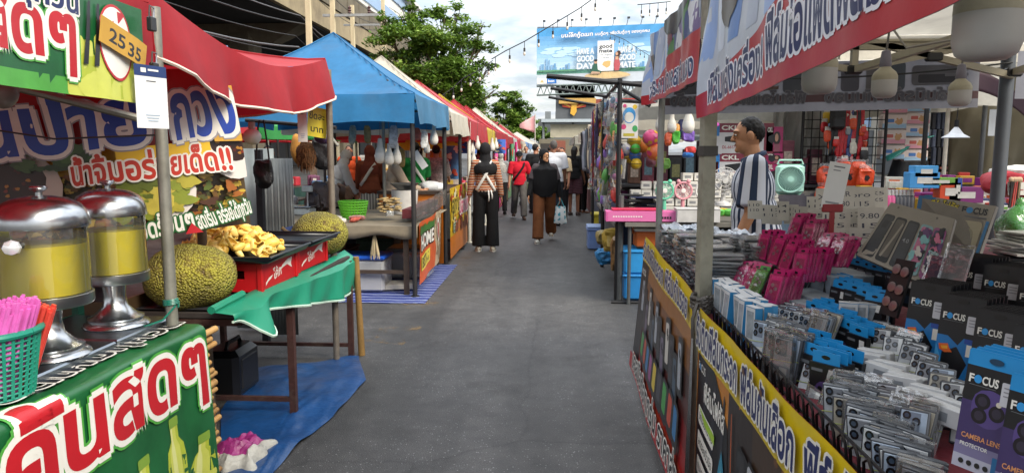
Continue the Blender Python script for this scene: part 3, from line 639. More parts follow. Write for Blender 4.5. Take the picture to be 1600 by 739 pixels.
# ================================================================== market canopies
POSTG = M('#8b8a80', .5, .5, .2, 10, .1, 30, .5, 0, .35); POSTB = M('#2b2a2b', .6, .3, .2, 9, 0, None, .5, 0, .2); POSTW = M('#d4d0c2', .5, 0, .12, 8)
FRM = M('#3a3a3c', .5, .5)
def canopy(label, x0, x1, y0, y1, ze, vh, zp, roof, val, posts=(), group='canopies of the stall row on the left', frame=FRM, amp=.02, trim=None, seed=0, vsides='fsbl', truss=False, sagz=0.0):
 """x0 < x1, y0 < y1; ze: eave height, vh: depth of the hanging edge, zp: peak height"""
 t = thing('market_canopy', label, 'canopy', ((x0+x1)/2, (y0+y1)/2, 0), 0, group)
 hx, hy = (x1-x0)/2, (y1-y0)/2; rnd = random.Random(seed); ph = rnd.uniform(0, 6)
 n = 24
 def rf(s, q):
  a, b = 2*s-1, 2*q-1; d_ = max(abs(a), abs(b)); k = 1-d_
  z = ze+(zp-ze)*(k**1.12)-.05*math.sin(PI*min(1, k*1.6))*(1-max(0, 1-abs(abs(a)-abs(b))*3)*.9)
  z -= sagz*d_**4*(math.cos(PI/2*min(abs(a), abs(b)))-.25)
  return (a*hx, b*hy, z+.008*math.sin(7*a+ph)*math.sin(6*b+ph))
 d = MB(); d.grid(rf, n, n, roof); [d.tube([Vector(rf(.5+sx*(.5-.5*k/12), .5+sy*(.5-.5*k/12)))+Vector((0, 0, .004)) for k in range(13)], .007, val if not isinstance(val, dict) else val['f'], 5) for sx in (-1, 1) for sy in (-1, 1)]; d.build('roof', t)
 def side(p, q, nrm):
  p, q, nrm = Vector(p), Vector(q), Vector(nrm); l = (q-p).length
  def f(s, v):
   w = amp*v*(1.2+math.sin(s*l*7+ph)+.6*math.sin(s*l*16+ph*2))
   return p.lerp(q, s)+nrm*(w+.006)+Vector((0, 0, -v*vh*(1+.05*math.sin(s*l*5+ph))-sagz*(math.sin(PI*s)-.25)))
  return f
 sides = {'f': ((-hx, -hy, ze), (hx, -hy, ze), (0, -1, 0)), 's': ((hx, -hy, ze), (hx, hy, ze), (1, 0, 0)), 'b': ((hx, hy, ze), (-hx, hy, ze), (0, 1, 0)), 'l': ((-hx, hy, ze), (-hx, -hy, ze), (-1, 0, 0))}
 for k in vsides:
  d = MB(); f = side(*sides[k]); d.grid(f, 22, 5, val if not isinstance(val, dict) else val.get(k, val['f']))
  if trim: d.tube([f(s/22, 1) for s in range(23)], .008, trim, 5)
  d.build('valance', t)
 fr = MB(); zb = ze-.05-sagz*.9
 for a, b in (((-hx, -hy), (hx, -hy)), ((hx, -hy), (hx, hy)), ((hx, hy), (-hx, hy)), ((-hx, hy), (-hx, -hy))):
  fr.rod((a[0]*.965, a[1]*.965, zb), (b[0]*.965, b[1]*.965, zb), .016, frame, n=6)
  fr.rod((a[0]*.95, a[1]*.95, ze-.03-sagz*.9), (0, 0, zp-.09-sagz*.4), .014, frame, n=6)
 if truss:
  for a, b in (((-hx, -hy), (hx, -hy)), ((hx, -hy), (hx, hy)), ((hx, hy), (-hx, hy)), ((-hx, hy), (-hx, -hy))):
   A, B = Vector((a[0]*.97, a[1]*.97, 0)), Vector((b[0]*.97, b[1]*.97, 0)); mm = A.lerp(B, .5)
   for P, Q in ((A, mm), (mm, B)):
    fr.rod(P+Vector((0, 0, zb)), Q+Vector((0, 0, zb-.28)), .016, frame, n=6); fr.rod(P+Vector((0, 0, zb-.28)), Q+Vector((0, 0, zb)), .016, frame, n=6)
 fr.build('frame', t)
 for (x, y, m, r_) in posts:
  q = MB(); lx, ly = x-(x0+x1)/2, y-(y0+y1)/2
  q.rod((lx, ly, 0), (lx, ly, ze-.03), r_, m, n=10); q.rod((lx, ly, 0), (lx, ly, .012), r_*1.9, m, n=10); q.build('pole', t)
 return t
RED = tarp('#b3202a'); REDV = tarp('#a81d27', .1); TRIM = M('#d8c2b4', .8)
PINK = tarp('#c4555a', .1); WHT = tarp('#cfc8b8', .3); YEL = tarp('#c9b13a', .15); BLU = tarp('#3279ab', .25); BLUV = tarp('#337fb2', .2); BLUS = tarp('#4a80a5', .25)
canopy('red canopy over the juice counter, nearest on the left', -3.9, -1.53, .45, 2.68, 2.10, .27, 2.55, RED, REDV, [(-3.8, 2.7, POSTG, .025), (-3.8, .55, POSTG, .025)], trim=TRIM, seed=1, amp=.012)
canopy('red canopy over the jackfruit table with pale piping', -3.95, -1.61, 2.80, 5.02, 2.15, .27, 2.30, RED, REDV, [(-1.6, 2.84, POSTG, .024), (-1.6, 5.05, M('#7d7468', .6, .4, .25, 12, .1, 30, .5, 0, .45), .024), (-3.85, 3, POSTG, .024)], trim=TRIM, seed=2, amp=.032, sagz=.16)
canopy('bright blue canopy with a tall pointed top', -3.8, -1.43, 7.33, 9.68, 2.13, .29, 2.93, BLU, {'f': BLUV, 's': BLUS}, [(-1.47, 7.4, POSTB, .026), (-1.47, 9.58, POSTB, .028), (-3.7, 7.4, POSTB, .026), (-2.3, 9.58, POSTG, .024)], seed=3, amp=.02)
canopy('cream white canopy right behind the blue one', -3.75, -1.42, 9.75, 11.75, 2.08, .3, 2.95, WHT, WHT, [(-1.46, 11.1, POSTB, .026), (-3.6, 11.6, POSTB, .026)], seed=4)
canopy('faded pink canopy with red hanging sides', -3.7, -1.4, 11.8, 14.9, 2.06, .34, 2.85, PINK, tarp('#b8333a', .1), [(-1.42, 11.95, POSTW, .03), (-1.42, 14.8, POSTW, .03)], seed=5)
canopy('yellow canopy wedged between the pink and red ones', -3.7, -1.4, 14.95, 17.0, 2.0, .42, 2.8, YEL, YEL, [(-1.42, 16.9, POSTB, .03)], seed=6)
canopy('red canopy following the yellow one', -3.7, -1.4, 17.05, 19.6, 2.02, .4, 2.85, RED, REDV, [(-1.42, 17.1, POSTW, .03)], seed=7)
canopy('second red canopy of the pair following the yellow one', -3.7, -1.4, 19.65, 22.0, 2.02, .4, 2.85, RED, REDV, [(-1.42, 21.9, POSTB, .03)], seed=8)
canopy('white pointed canopy past the red pair', -3.7, -1.4, 22.05, 24.6, 2.0, .34, 2.95, WHT, {'f': WHT, 's': REDV}, [(-1.42, 24.5, POSTW, .03)], seed=9)
canopy('pale grey canopy past the white pointed one', -3.7, -1.4, 24.65, 27.2, 1.98, .34, 2.85, tarp('#a9b3b5', .2), tarp('#b9beba', .2), [(-1.42, 27.1, POSTB, .03)], seed=10)
canopy('faded red canopy far down the left row', -3.7, -1.4, 27.25, 30.2, 1.98, .34, 2.85, PINK, REDV, [(-1.42, 30, POSTW, .03)], seed=11)
canopy('red canopy farthest down the left row', -3.7, -1.35, 30.3, 34, 1.98, .34, 2.85, RED, WHT, [(-1.42, 33.9, POSTW, .03)], seed=12)
canopy('blue and white canopy at the far end of the left row', -3.6, -1.2, 34.2, 40, 1.9, .25, 2.5, tarp('#5d82b8', .1), tarp('#7e9cc4', .1), [(-1.3, 39.8, POSTW, .03)], seed=13)
canopy('white canopy closing the left row', -3.6, -.9, 41, 47, 1.95, .25, 2.7, WHT, WHT, [(-1.0, 46.8, POSTW, .03)], seed=14)
# the parallel row behind, seen under the near canopies
ci = 0
for (x0, x1, y0, y1, m, lab) in ((-8.6, -5.9, 7.6, 10.6, RED, 'flat red canopy of the row behind, left of the black hanging bag'), (-8.6, -5.7, 11, 14.2, RED, 'red canopy of the row behind, seen past the black upright'), (-8.4, -5.7, 14.6, 17.8, REDV, 'red canopy of the row behind, above the vendor in orange'),
          (-5.2, -4.0, 12.4, 14.6, tarp('#3d9a50', .05), 'small green canopy among the red ones behind'), (-8.4, -5.6, 18.2, 22, RED, 'red canopy of the row behind, deeper in the market'), (-8.2, -5.4, 22.5, 27, PINK, 'faded canopy of the row behind, deepest in the market'), (-13, -9.2, 14, 19, RED, 'red canopy in the third row near the viaduct'), (-12.5, -9.2, 20, 27, REDV, 'red canopy in the third row, farther along the viaduct')):
 canopy(lab, x0, x1, y0, y1, 2.08 if ci != 3 else 1.98, .22, 2.6 if ci != 3 else 2.25, m, m, [(x1-.06, y0+.06, POSTB, .025), (x1-.06, y1-.06, POSTG, .025)], 'canopies of the row behind the left stalls', seed=20+ci); ci += 1
# ================================================================== juice stall
def at_fn(o, ex, ey):
 o, ex, ey = Vector(o), Vector(ex).normalized(), Vector(ey).normalized(); n = ex.cross(ey)
 def f(u, v):
  d_ = ray(u, v); k = (o-O).dot(n)/d_.dot(n); p = O+d_*k-o
  return p.dot(ex), p.dot(ey)
 return f
def ptext(cv, at, s_, a, b, h, m, **k):
 """lettering whose baseline runs from pixel a to pixel b on the sheet"""
 (x0, y0), (x1, y1) = at(*a), at(*b); cv.text(s_, x0, y0, h, m, w=math.hypot(x1-x0, y1-y0), rot=math.atan2(y1-y0, x1-x0), **k)
GRN = vinyl('#1a5a31', .3); GRN_D = vinyl('#175730', .2); GRN_L = vinyl('#4d9a3f', .2); LIME = vinyl('#a9b53a', .2); LIME2 = vinyl('#c2c75a', .15); TRED = vinyl('#b01d26', .1); TWHT = vinyl('#dcdad2', .06); TBLK = vinyl('#17181c', .05)
NAVY = vinyl('#1d2756', .1); PYEL = vinyl('#d9b81f', .12)
# counter and its printed cover
jc = thing('juice_counter', 'wooden counter under the green juice banner', 'counter', (-2.0, 1.9, 0))
WOOD = M('#6b5238', .7, 0, .3, 5, .2, 30); WOOD_D = M('#3f3128', .75, 0, .3, 6, .2, 30)
d = MB(); d.box((0, 0, .775), (.96, 2.1, .04), WOOD, bev=.004); d.build('table_top', jc)
for x in (-.42, .4):
 for y in (-.98, .96): d = MB(); d.box((x, y, .377), (.05, .05, .755), WOOD_D, bev=.004); d.build('leg', jc)
cv = Canvas(2.105, 1.08, GRN, .001)
def on(u, v): p = PX(u, v, -1.5); return p.y-.8, p.z-.05
for k in range(14): cv.blob(rr.uniform(.1, 2.1), rr.uniform(0, .5), .3, .12, GRN_D if k % 2 else GRN, k, rough=.4); cv.n = 1+.1*k
n0 = cv.n = 2
for k, (x, w) in enumerate(((1.30, .15), (1.58, .17), (1.83, .15), (1.98, .18), (1.05, .12), (.75, .16), (.4, .16))):
 cv.n = n0+.05*k; hh = .30+.07*(k % 3) if x < 2 else .60; sl = .03*(1-k % 3)
 for m_, kx, dx in ((LIME, 1, 0), (LIME2, .62, -.02), (vinyl('#d2d58a', .1), .22, -.05)):
  cv.poly([(x+w*dx*3+(px*w*kx)+sl*py, py*hh) for px, py in ((-.5, 0), (.5, 0), (.5, .62), (.42, .76), (.2, .84), (.2, .96), (-.2, .96), (-.2, .84), (-.42, .76), (-.5, .62))], m_)
 cv.rrect(x+sl, hh*1.0, w*.46, .04, vinyl('#7a9a3a'), r=.2); cv.blob(x, hh*.3, w*.3, hh*.12, vinyl('#8fa82c', .2), k)
 for q in range(5): cv.blob(x+rr.uniform(-.09, .09), rr.uniform(.02, .12), .04, .035, (LIME2, vinyl('#7fa036'))[q % 2], k*5+q)
cv.n = n0+11
cv.text('คั้นสดๆ', .97, .515, .33, TRED, w=1.08, bold=.035, out=TWHT, ow=.085, out2=GRN_L, ow2=.115)
cv.text('น้ำมะนาว', .1, .49, .3, TRED, w=.8, bold=.035, out=TWHT, ow=.085, out2=GRN_L, ow2=.115)
cv.text('สดใหม่ทุกวัน', 1.1, .84, .13, TBLK, w=.98, bold=.03, out=TWHT, ow=.09, rot=0.0)
def drape(x, y):
 wv = .010*math.sin(9*x+y*3)+.006*math.sin(21*x+1+y*5)
 if y < .735: return Vector((-1.49+wv*(1-y)+.02*(1-y/.735), 0.80+x, .05+y+.008*math.sin(5*x)))
 k = min((y-.735)/.05, 1.0)*PI/2; r_ = .032
 if y < .785: return Vector((-1.49-r_*(1-math.cos(k))+wv*.25, 0.80+x, .785+r_*math.sin(k)*.8+.008*math.sin(5*x)*(1-k/1.6)))
 return Vector((-1.49-r_-(y-.785)+wv*.25, 0.80+x, .811+.002*math.sin(9*x)))
cv.build('counter_banner', drape, .05, [.1*k for k in range(1, 8)]+[.72, .735, .7475, .76, .7725, .785, .80, .85, .9, 1.0], None, 'green printed vinyl cover with red Thai lettering draped over the juice counter', 'banner')
d = MB()
rb = random.Random(11)
for k in range(21):
 z = .05+k*.0345; r_ = rb.uniform(.011, .017); y1 = 3.055+rb.uniform(-.03, .035)
 d.rod((-1.545+rb.uniform(-.008, .008), .85, z), (-1.545+rb.uniform(-.012, .008), y1, z+rb.uniform(-.006, .006)), r_, M(rb.choice(('#a9824c', '#8f6b3c', '#b8925a')), .55, 0, .25, 12), n=9)
d.build('bamboo_screen', None, 'bamboo slat screen with cut ends sticking out behind the green counter cover', 'screen')
# dispensers
STL = M('#b4b6b8', .24, 1.0, .12, 20, .06, 8); STL2 = steel('#a5a8ab', .3); GLASS = clear_film('#f4f6ee', .03, .02, bump=0); JUICE = M('#efdc12', .35, 0, .06, 4)
def dispenser(label, loc, k, tap):
 t = thing('juice_dispenser', label, 'juice dispenser', loc, .5, 'juice dispensers on the counter'); t.scale = (.93, .93, .84)
 d = MB(); d.lathe([(.128, 0), (.135, .008), (.128, .02), (.108, .03), (.112, .045), (.09, .055), (.075, .07), (.05, .10), (.042, .15), (.048, .205), (.06, .215)], (0, 0, .02), STL, 32); d.build('stand', t)
 d = MB(); d.lathe([(.06, .215), (.150*k, .218), (.154*k, .225), (.154*k, .262), (.148*k, .265), (.02, .266)], (0, 0, .02), STL2, 40); d.build('base_ring', t)
 d = MB(); d.lathe([(.147*k, .266), (.147*k, .545)], (0, 0, .02), GLASS, 40); d.build('tank', t)
 d = MB(); d.lathe([(.02, .268), (.142*k, .268), (.142*k, .468), (.02, .469)], (0, 0, .02), JUICE, 40); d.build('juice', t)
 l = MB(); l.lathe([(.156*k, .535), (.158*k, .545), (.155*k, .575), (.148*k, .6), (.128*k, .628), (.09*k, .65), (.04, .66), (.022, .662)], (0, 0, .02), STL, 40); lo = l.build('lid', t)
 l = MB(); l.lathe([(.012, .66), (.012, .675), (.028, .688), (.03, .694), (.026, .7), (.004, .702)], (0, 0, .02), STL, 18); l.build('knob', lo)
 if tap:
  l = MB(); l.rod((-.045, -.13, .5), (-.06, -.19, .5), .014, STL2); l.lathe([(.022, 0), (.03, .008), (.026, .02), (.01, .028)], (0, 0, 0), M('#d7dbe0', .05, .3), 8, T=Matrix.Translation((-.06, -.19, .5)) @ Matrix.Rotation(PI/2, 4, 'X')); l.build('tap', t)
 return t
for i, (p, sz) in enumerate((((-1.835, 2.29, .81), (.42, .42, .035)), ((-1.85, 2.71, .81), (.44, .39, .035)))):
 d = MB(); d.box((0, 0, sz[2]/2), sz, steel('#8f979e', .3), bev=.006); d.build('drip_tray', None, ['flat steel tray under the nearer juice dispenser', 'flat steel tray under the farther juice dispenser'][i], 'tray', 'steel trays on the juice counter', loc=p, rz=.0)
dispenser('nearer steel and glass juice dispenser, with a crystal tap knob', (-1.735, 2.30, .828), 1.0, True)
dispenser('farther steel and glass juice dispenser, partly behind the first', (-1.775, 2.735, .828), .93, False)
# straw basket
BG = plast('#17806b', .4)
bk = MB(); n = 34
for k in range(n):
 t0 = 2*PI*k/n; bk.rod((.112*math.cos(t0), .112*math.sin(t0), .004), (.14*math.cos(t0), .14*math.sin(t0), .2), .0062, BG, n=4)
for q in range(13):
 z = .008+q*.0155; r_ = .112+.028*z/.2; bk.tube([(r_*math.cos(2*PI*k/32), r_*math.sin(2*PI*k/32), z) for k in range(33)], .0038, BG, 5)
bk.tube([(.144*math.cos(2*PI*k/36), .144*math.sin(2*PI*k/36), .203) for k in range(37)], .011, BG, 8); bk.lathe([(.001, 0), (.112, 0), (.113, .012)], (0, 0, 0), BG, 30)
bk.build('straw_basket', None, 'round green lattice basket holding drinking straws, cut by the picture edge', 'basket', loc=(-1.69, 1.97, .815))
for nm, c, off, seed, nn in (('pink drinking straws', '#d567b8', (.005, -.03), 1, 210), ('orange red drinking straws', '#d0473c', (.03, .07), 2, 80)):
 rs = random.Random(seed); t = thing('straw_bundle', 'bundle of %s standing in the green basket' % nm, 'straws', (-1.69+off[0], 1.97+off[1], .82), 0)
 d = MB(); pm = M(c, .3, 0, .2, 20)
 for k in range(nn):
  a = rs.uniform(0, 6.28); q = math.sqrt(rs.random())*(.082 if seed == 1 else .042)
  x, y = q*math.cos(a), q*math.sin(a); tz = rs.uniform(.26, .295) if seed == 1 else rs.uniform(.235, .26)
  d.rod((x, y, .0), (x*1.0+.075, y+.03, tz), .0055, pm, n=6)
 d.build('straws', t)
# overhead green banner and its cards
cv = Canvas(1.52, .335, GRN, .0005); A0 = (-1.475, 1.02, 1.735)
at = at_fn(A0, (0, 1, 0), (0, 0, 1))
cv.rect(0, 0, 1.52, .05, GRN_L)
for k, (x, hh) in enumerate(((1.14, .22), (1.2, .16), (1.27, .24), (1.34, .2), (1.41, .15), (1.46, .19))): cv.rrect(x, hh*.4, .085, hh*.9, LIME if k % 2 else LIME2, r=.3); cv.blob(x+.02, .03, .06, .06, LIME2, k); cv.rrect(x, hh*.95, .04, .05, TWHT if k == 0 else LIME2)
cv.text('คั้นสดๆ', .49, .105, .225, TRED, w=.64, bold=.035, out=TWHT, ow=.085, out2=GRN_L, ow2=.11)
cv.text('สดใหม่ทุกวัน', .62, .262, .088, NAVY, w=.53, bold=.03, out=TWHT, ow=.1, rot=-.03)
cv.text('น้ำ', .09, .105, .225, TRED, w=.3, bold=.035, out=TWHT, ow=.085)
cv.ell(1.345, .19, .098, .125, TRED, n=32); cv.ell(1.345, .19, .090, .116, TWHT, n=32); cv.text('แก้วละ', 1.275, .215, .07, TRED, w=.135, bold=.03, rot=-.1)
for x, sl in ((1.165, -.05), (1.215, -.05)):
 cv.poly([(x+.05+sl*.2, .30), (x+.062+sl*.2, .30), (x+.04, .2), (x+.022, .1), (x+.0, .1), (x+.02, .2)], TBLK)
cv.build('hanging_banner', plane_fn(A0, (0, 1, -.012), (0, .0, 1), .005, 11, 6), .05, .06, None, 'green hanging banner with big red Thai letters above the juice counter', 'banner')
CARD = M('#b98f3a', .8, 0, .12, 9)
cv = Canvas(.27, .088, CARD, .0004); cv.text('25', .05, .02, .065, TBLK, bold=.02, w=.085); cv.text('35', .155, .012, .065, TBLK, bold=.02, w=.075)
cv.build('price_card', plane_fn((-1.455, 2.245, 1.90), (0, 1, -.24), (0, .24, 1), .004, 14), .05, .05, None, 'brown cardboard price card reading 25 and 35 on the green banner', 'price card')
PAPER = M('#d7d8d6', .4, 0, .05, 9); NAVB = vinyl('#2a3c68')
def pay_card(label, o, ex, ey, w=.115, h=.255):
 cv = Canvas(w, h, PAPER, .0005); cv.rect(0, h*.82, w, h, NAVB); cv.rect(w*.2, h*.88, w*.36, h*.95, TWHT); cv.rect(w*.42, h*.91, w*.75, h*.94, TWHT); cv.rect(w*.35, h*.74, w*.65, h*.755, vinyl('#44474d'))
 for k in range(3): cv.rect(w*(.28+.03*k), h*(.2-.045*k), w*(.72-.03*k), h*(.215-.045*k), vinyl('#8fa3b8'))
 return cv.build('payment_card', plane_fn(o, ex, ey), 0, 0, None, label, 'payment card', 'white payment cards hung from the stalls')
pay_card('white payment card with navy header hung from the green banner end', (-1.448, 2.42, 1.63), (.3, 1, 0), (0, 0, 1), .14, .22)
for z, w_ in ((2.0, 'upper'), (1.84, 'lower')):
 d = MB(); d.box((-1.44, 2.535, z), (.02, .035, .05), M('#1c1c1e', .4), bev=.003); d.tube([(-1.44, 2.52, z+.02), (-1.43, 2.51, z+.06), (-1.44, 2.555, z+.06), (-1.44, 2.55, z+.02)], .003, STL2, 5); d.build('binder_clip', None, w_+' black binder clip pinching the green banner end', 'clip')
# rear red banner
BA, BB = Vector((-2.80, 2.93, 1.045)), Vector((-1.575, 3.6, 1.175)); bex = (BB-BA).normalized()
cv = Canvas((BB-BA).length, .80, vinyl('#a8161f', .12), .0006); at = at_fn(BA, bex, Vector((0, 0, 1))-bex*bex.z); bw = cv.w
cv.rect(0, .02, bw, .44, vinyl('#d6a91c', .15)); cv.rect(0, 0, bw, .33, vinyl('#4a3a20', .4))
fr_ = ('#8a6a22', '#a8862c', '#4a4a1a', '#c0a03a', '#4a2a16', '#9a5a22', '#c9ae4a', '#6a4a1c', '#5a6a24')
for k in range(420): cv.blob(rr.uniform(.35, bw-.03), rr.uniform(.05, .33), rr.uniform(.008, .032), rr.uniform(.007, .024), vinyl(rr.choice(fr_), .25), k, rough=.5)
for k, (x, y, a, b_) in enumerate(((.35, .3, .26, .2), (1.02, .21, .15, .14), (1.36, .4, .13, .16))):
 cv.ell(x, y, a, b_, vinyl('#b9a9a0' if k == 0 else '#d5cfc8', .08));
 if k != 1: cv.ell(x, y+b_*.18, a*.78, b_*.62, vinyl('#2c130e', .3)); [cv.blob(x+rr.uniform(-.6, .6)*a, y+b_*.18+rr.uniform(-.45, .45)*b_, .008, .008, vinyl(rr.choice(('#7a2a18', '#a8742c', '#501a10'))), q) for q in range(34)]
for k in range(40): cv.blob(rr.uniform(.85, 1.15), rr.uniform(.13, .3), rr.uniform(.03, .06), rr.uniform(.025, .05), vinyl(rr.choice(('#a39a35', '#7f8a2e', '#c1b24a', '#5f6a25')), .3), k+77, rough=.5)
for k in range(36): cv.blob(rr.uniform(.42, .75), rr.uniform(.38, .46), rr.uniform(.02, .05), rr.uniform(.015, .03), vinyl(rr.choice(('#2f4a22', '#3d5c2a', '#24381c')), .3), k+7, rough=.5)
cv.rect(.86, .335, 1.26, .44, vinyl('#d9b020', .1))
cv.rect(bw-.12, .43, bw, .70, vinyl('#c99a3a', .2))
TB = vinyl('#1f3f9c', .1)
ptext(cv, at, 'นป่าย', (-20, 248), (228, 222), .34, TB, bold=.035, out=TWHT, ow=.075, out2=vinyl('#8d8a90'), ow2=.095)
ptext(cv, at, 'กวง', (273, 218), (368, 205), .36, TB, bold=.035, out=TWHT, ow=.075, out2=vinyl('#8d8a90'), ow2=.095)
ptext(cv, at, 'น้ำจิ้มอร่อยเด็ด!!', (120, 287), (357, 264), .15, vinyl('#b5301f'), bold=.03, out=TWHT, ow=.075)
ptext(cv, at, 'ทอดร้อนๆ', (205, 372), (306, 352), .125, TWHT, bold=.03, out=vinyl('#1f5a2c'), ow=.075)
ptext(cv, at, 'สดเริ่ม อร่อยได้ทุกวัน', (312, 354), (388, 330), .105, TWHT, bold=.03, out=vinyl('#1f5a2c'), ow=.075)
cv.poly([(1.1, 0), (1.17, 0), (1.13, .05)], TRED)
cv.build('backdrop_banner', plane_fn(BA, bex, Vector((0, 0, 1))-bex*bex.z, .010, 7, 3), .06, .06, None, 'red and yellow food banner with blue Thai letters behind the dispensers', 'banner')
d = MB(); d.rod((-1.85, 3.62, 0), (-1.85, 3.62, 1.86), .024, rusty('#6a5a48'), n=10); d.build('rusty_post', None, 'rusty upright post behind the red food banner', 'post')
d = MB(); d.rod((-1.60, 2.84, 1.66), (-2.55, 2.0, 1.98), .016, POSTG, n=8); d.build('brace_bar', None, 'grey brace bar slanting under the red canopy', 'bar')
d = MB(); d.tube([(-1.6, 2.84, 1.615), (-2.1, 2.9, 1.6), (-2.9, 2.86, 1.72)], .004, BULB_BLK, 5); d.build('cord', None, 'thin black cord tied round the grey post', 'cord')
d = MB()
for k in range(4): d.tube([(-1.6+.03*math.cos(t*.7), 2.84+.03*math.sin(t*.7), .90+k*.006+.002*t) for t in range(10)], .004, plast('#1d6d5c'), 5)
d.tube([(-1.57, 2.82, .91), (-1.6, 2.77, .86), (-1.66, 2.72, .84)], .004, plast('#1d6d5c'), 5); d.build('green_twine', None, 'green twine knotted round the grey post above the counter', 'twine')
# dim clutter behind the dispensers
for i, (x, y, z, c, lab) in enumerate(((-2.32, 2.75, 0, '#1f5a48', 'dark green crate standing behind the juice counter'), (-2.3, 3.35, 0, '#4b3b2a', 'brown wooden box behind the farther dispenser'))):
 t = thing('storage_crate', lab, 'crate', (x, y, z));
 d = MB()
 for k in range(5): d.box((0, -.2, .1+k*.17), (.5, .02, .13), plast(c)); d.box((.25, 0, .1+k*.17), (.02, .4, .13), plast(c))
 for sx in (-.24, .24): d.box((sx, -.19, .47), (.03, .04, .94), plast(c)); d.box((sx, .19, .47), (.03, .04, .94), plast(c))
 d.box((0, 0, .02), (.5, .4, .03), plast(c)); d.build('body', t)
d = MB(); d.grid(lambda s, v: (-3.6+1.1*s, 3.9+.05*math.sin(s*12), .1+1.9*v), 20, 6, M('#2a2422', .9, 0, .3, 3)); d.build('dark_curtain', None, 'dark cloth hung at the back of the juice stall', 'curtain', solid=.004)
d = MB(); d.ell((0, 0, 0), (.055, .055, .05), M('#cfd0cc', .35)); d.rod((0, 0, .03), (0, 0, .09), .022, M('#b5b5b0', .4)); d.build('round_bulb', None, 'white round lamp bulb beside the red banner edge', 'bulb', loc=PY(394, 214, 4.3))
d = MB(); d.ell((0, 0, 0), (.05, .05, .06), M('#8d8783', .35)); d.rod((0, 0, .04), (0, 0, .1), .02, M('#77716d', .4)); d.build('dusty_bulb', None, 'dusty grey bulb under the green banner at the picture edge', 'bulb', loc=PY(3, 142, 2.3))
# ================================================================== jackfruit stall
IRON = rusty('#4a2f2a'); WOODP = M('#8a6a38', .75, 0, .3, 10, .2, 40)
jt = thing('jackfruit_table', 'rusty iron framed table under the jackfruit and crates', 'table', (-2.1, 4.24, 0))
d = MB(); d.box((0, 0, .755), (1.16, 1.9, .03), M('#332d2a', .8), bev=.003)
for y in (-.93, .93): d.rod((-.57, y, .72), (.57, y, .72), .016, IRON, square=True)
for x in (-.57, .57): d.rod((x, -.93, .72), (x, .93, .72), .016, IRON, square=True)
d.build('table_top', jt)
for x, y in ((.58, -.28), (.585, .9), (-.4, .9), (-.4, -.28)): d = MB(); d.rod((x, y, 0), (x, y, .74), .019, IRON, square=True); d.build('leg', jt)
for y, x1 in ((-.28, -1.0), (.9, -.4)): d = MB(); d.rod((.58, y, .1), (x1, y, .1), .013, IRON, square=True); d.build('crossbar', jt)
d = MB(); d.rod((.645, .97, 0), (.62, .97, .76), .026, WOODP, .022, n=9); d.build('wooden_stake', None, 'wooden stake lashed beside the far table leg', 'stake', loc=(-2.1, 4.24, 0))
BLKS = M('#2c2d30', .35, 0, .2, 5, .35, 9)
d = MB(); d.grid(lambda s, v: (-2.7+1.13*s, 3.3+1.95*v, .782+.012*abs(math.sin(s*9+v*4))*abs(math.sin(v*11))), 30, 34, BLKS); d.build('black_sheet', None, 'crinkled black plastic sheet covering the jackfruit table', 'sheet', solid=.002)
TEAL = M('#1e8467', .42, 0, .12, 4, .12, 12)
def gcloth(s, v):
 y = 3.15+2.12*s; drop = .03+.25*min(1, max(0, (s-.1)/.75))**.8; drop += .13*math.exp(-((s-.12)/.06)**2)
 x = -1.485+.03*math.sin(s*19)*v+.016*math.sin(s*40+v*3)*v+.06*math.exp(-((s-.14)/.05)**2)*v
 return Vector((x-.10*max(0, .25-v)/.25, y, .805-.012*v-drop*v+.012*math.sin(s*6)))
d = MB(); d.grid(gcloth, 70, 12, TEAL); d.tube([gcloth(s/70, 1) for s in range(71)], .006, M('#b9cfc0', .5), 5)
d.tube([gcloth(s/70, .0)+Vector((0, 0, .01)) for s in range(0, 12)], .018, TEAL, 8); d.build('green_cloth', None, 'teal green plastic cloth hanging over the table edge', 'tablecloth', solid=.003)
d = MB(); d.grid(lambda s, v: (-2.72+.02*math.sin(v*8), 3.3+1.9*v, .8-.3*s), 4, 10, TEAL); d.build('cloth_fold', None, 'teal cloth end hanging at the back of the jackfruit table', 'tablecloth', solid=.003)
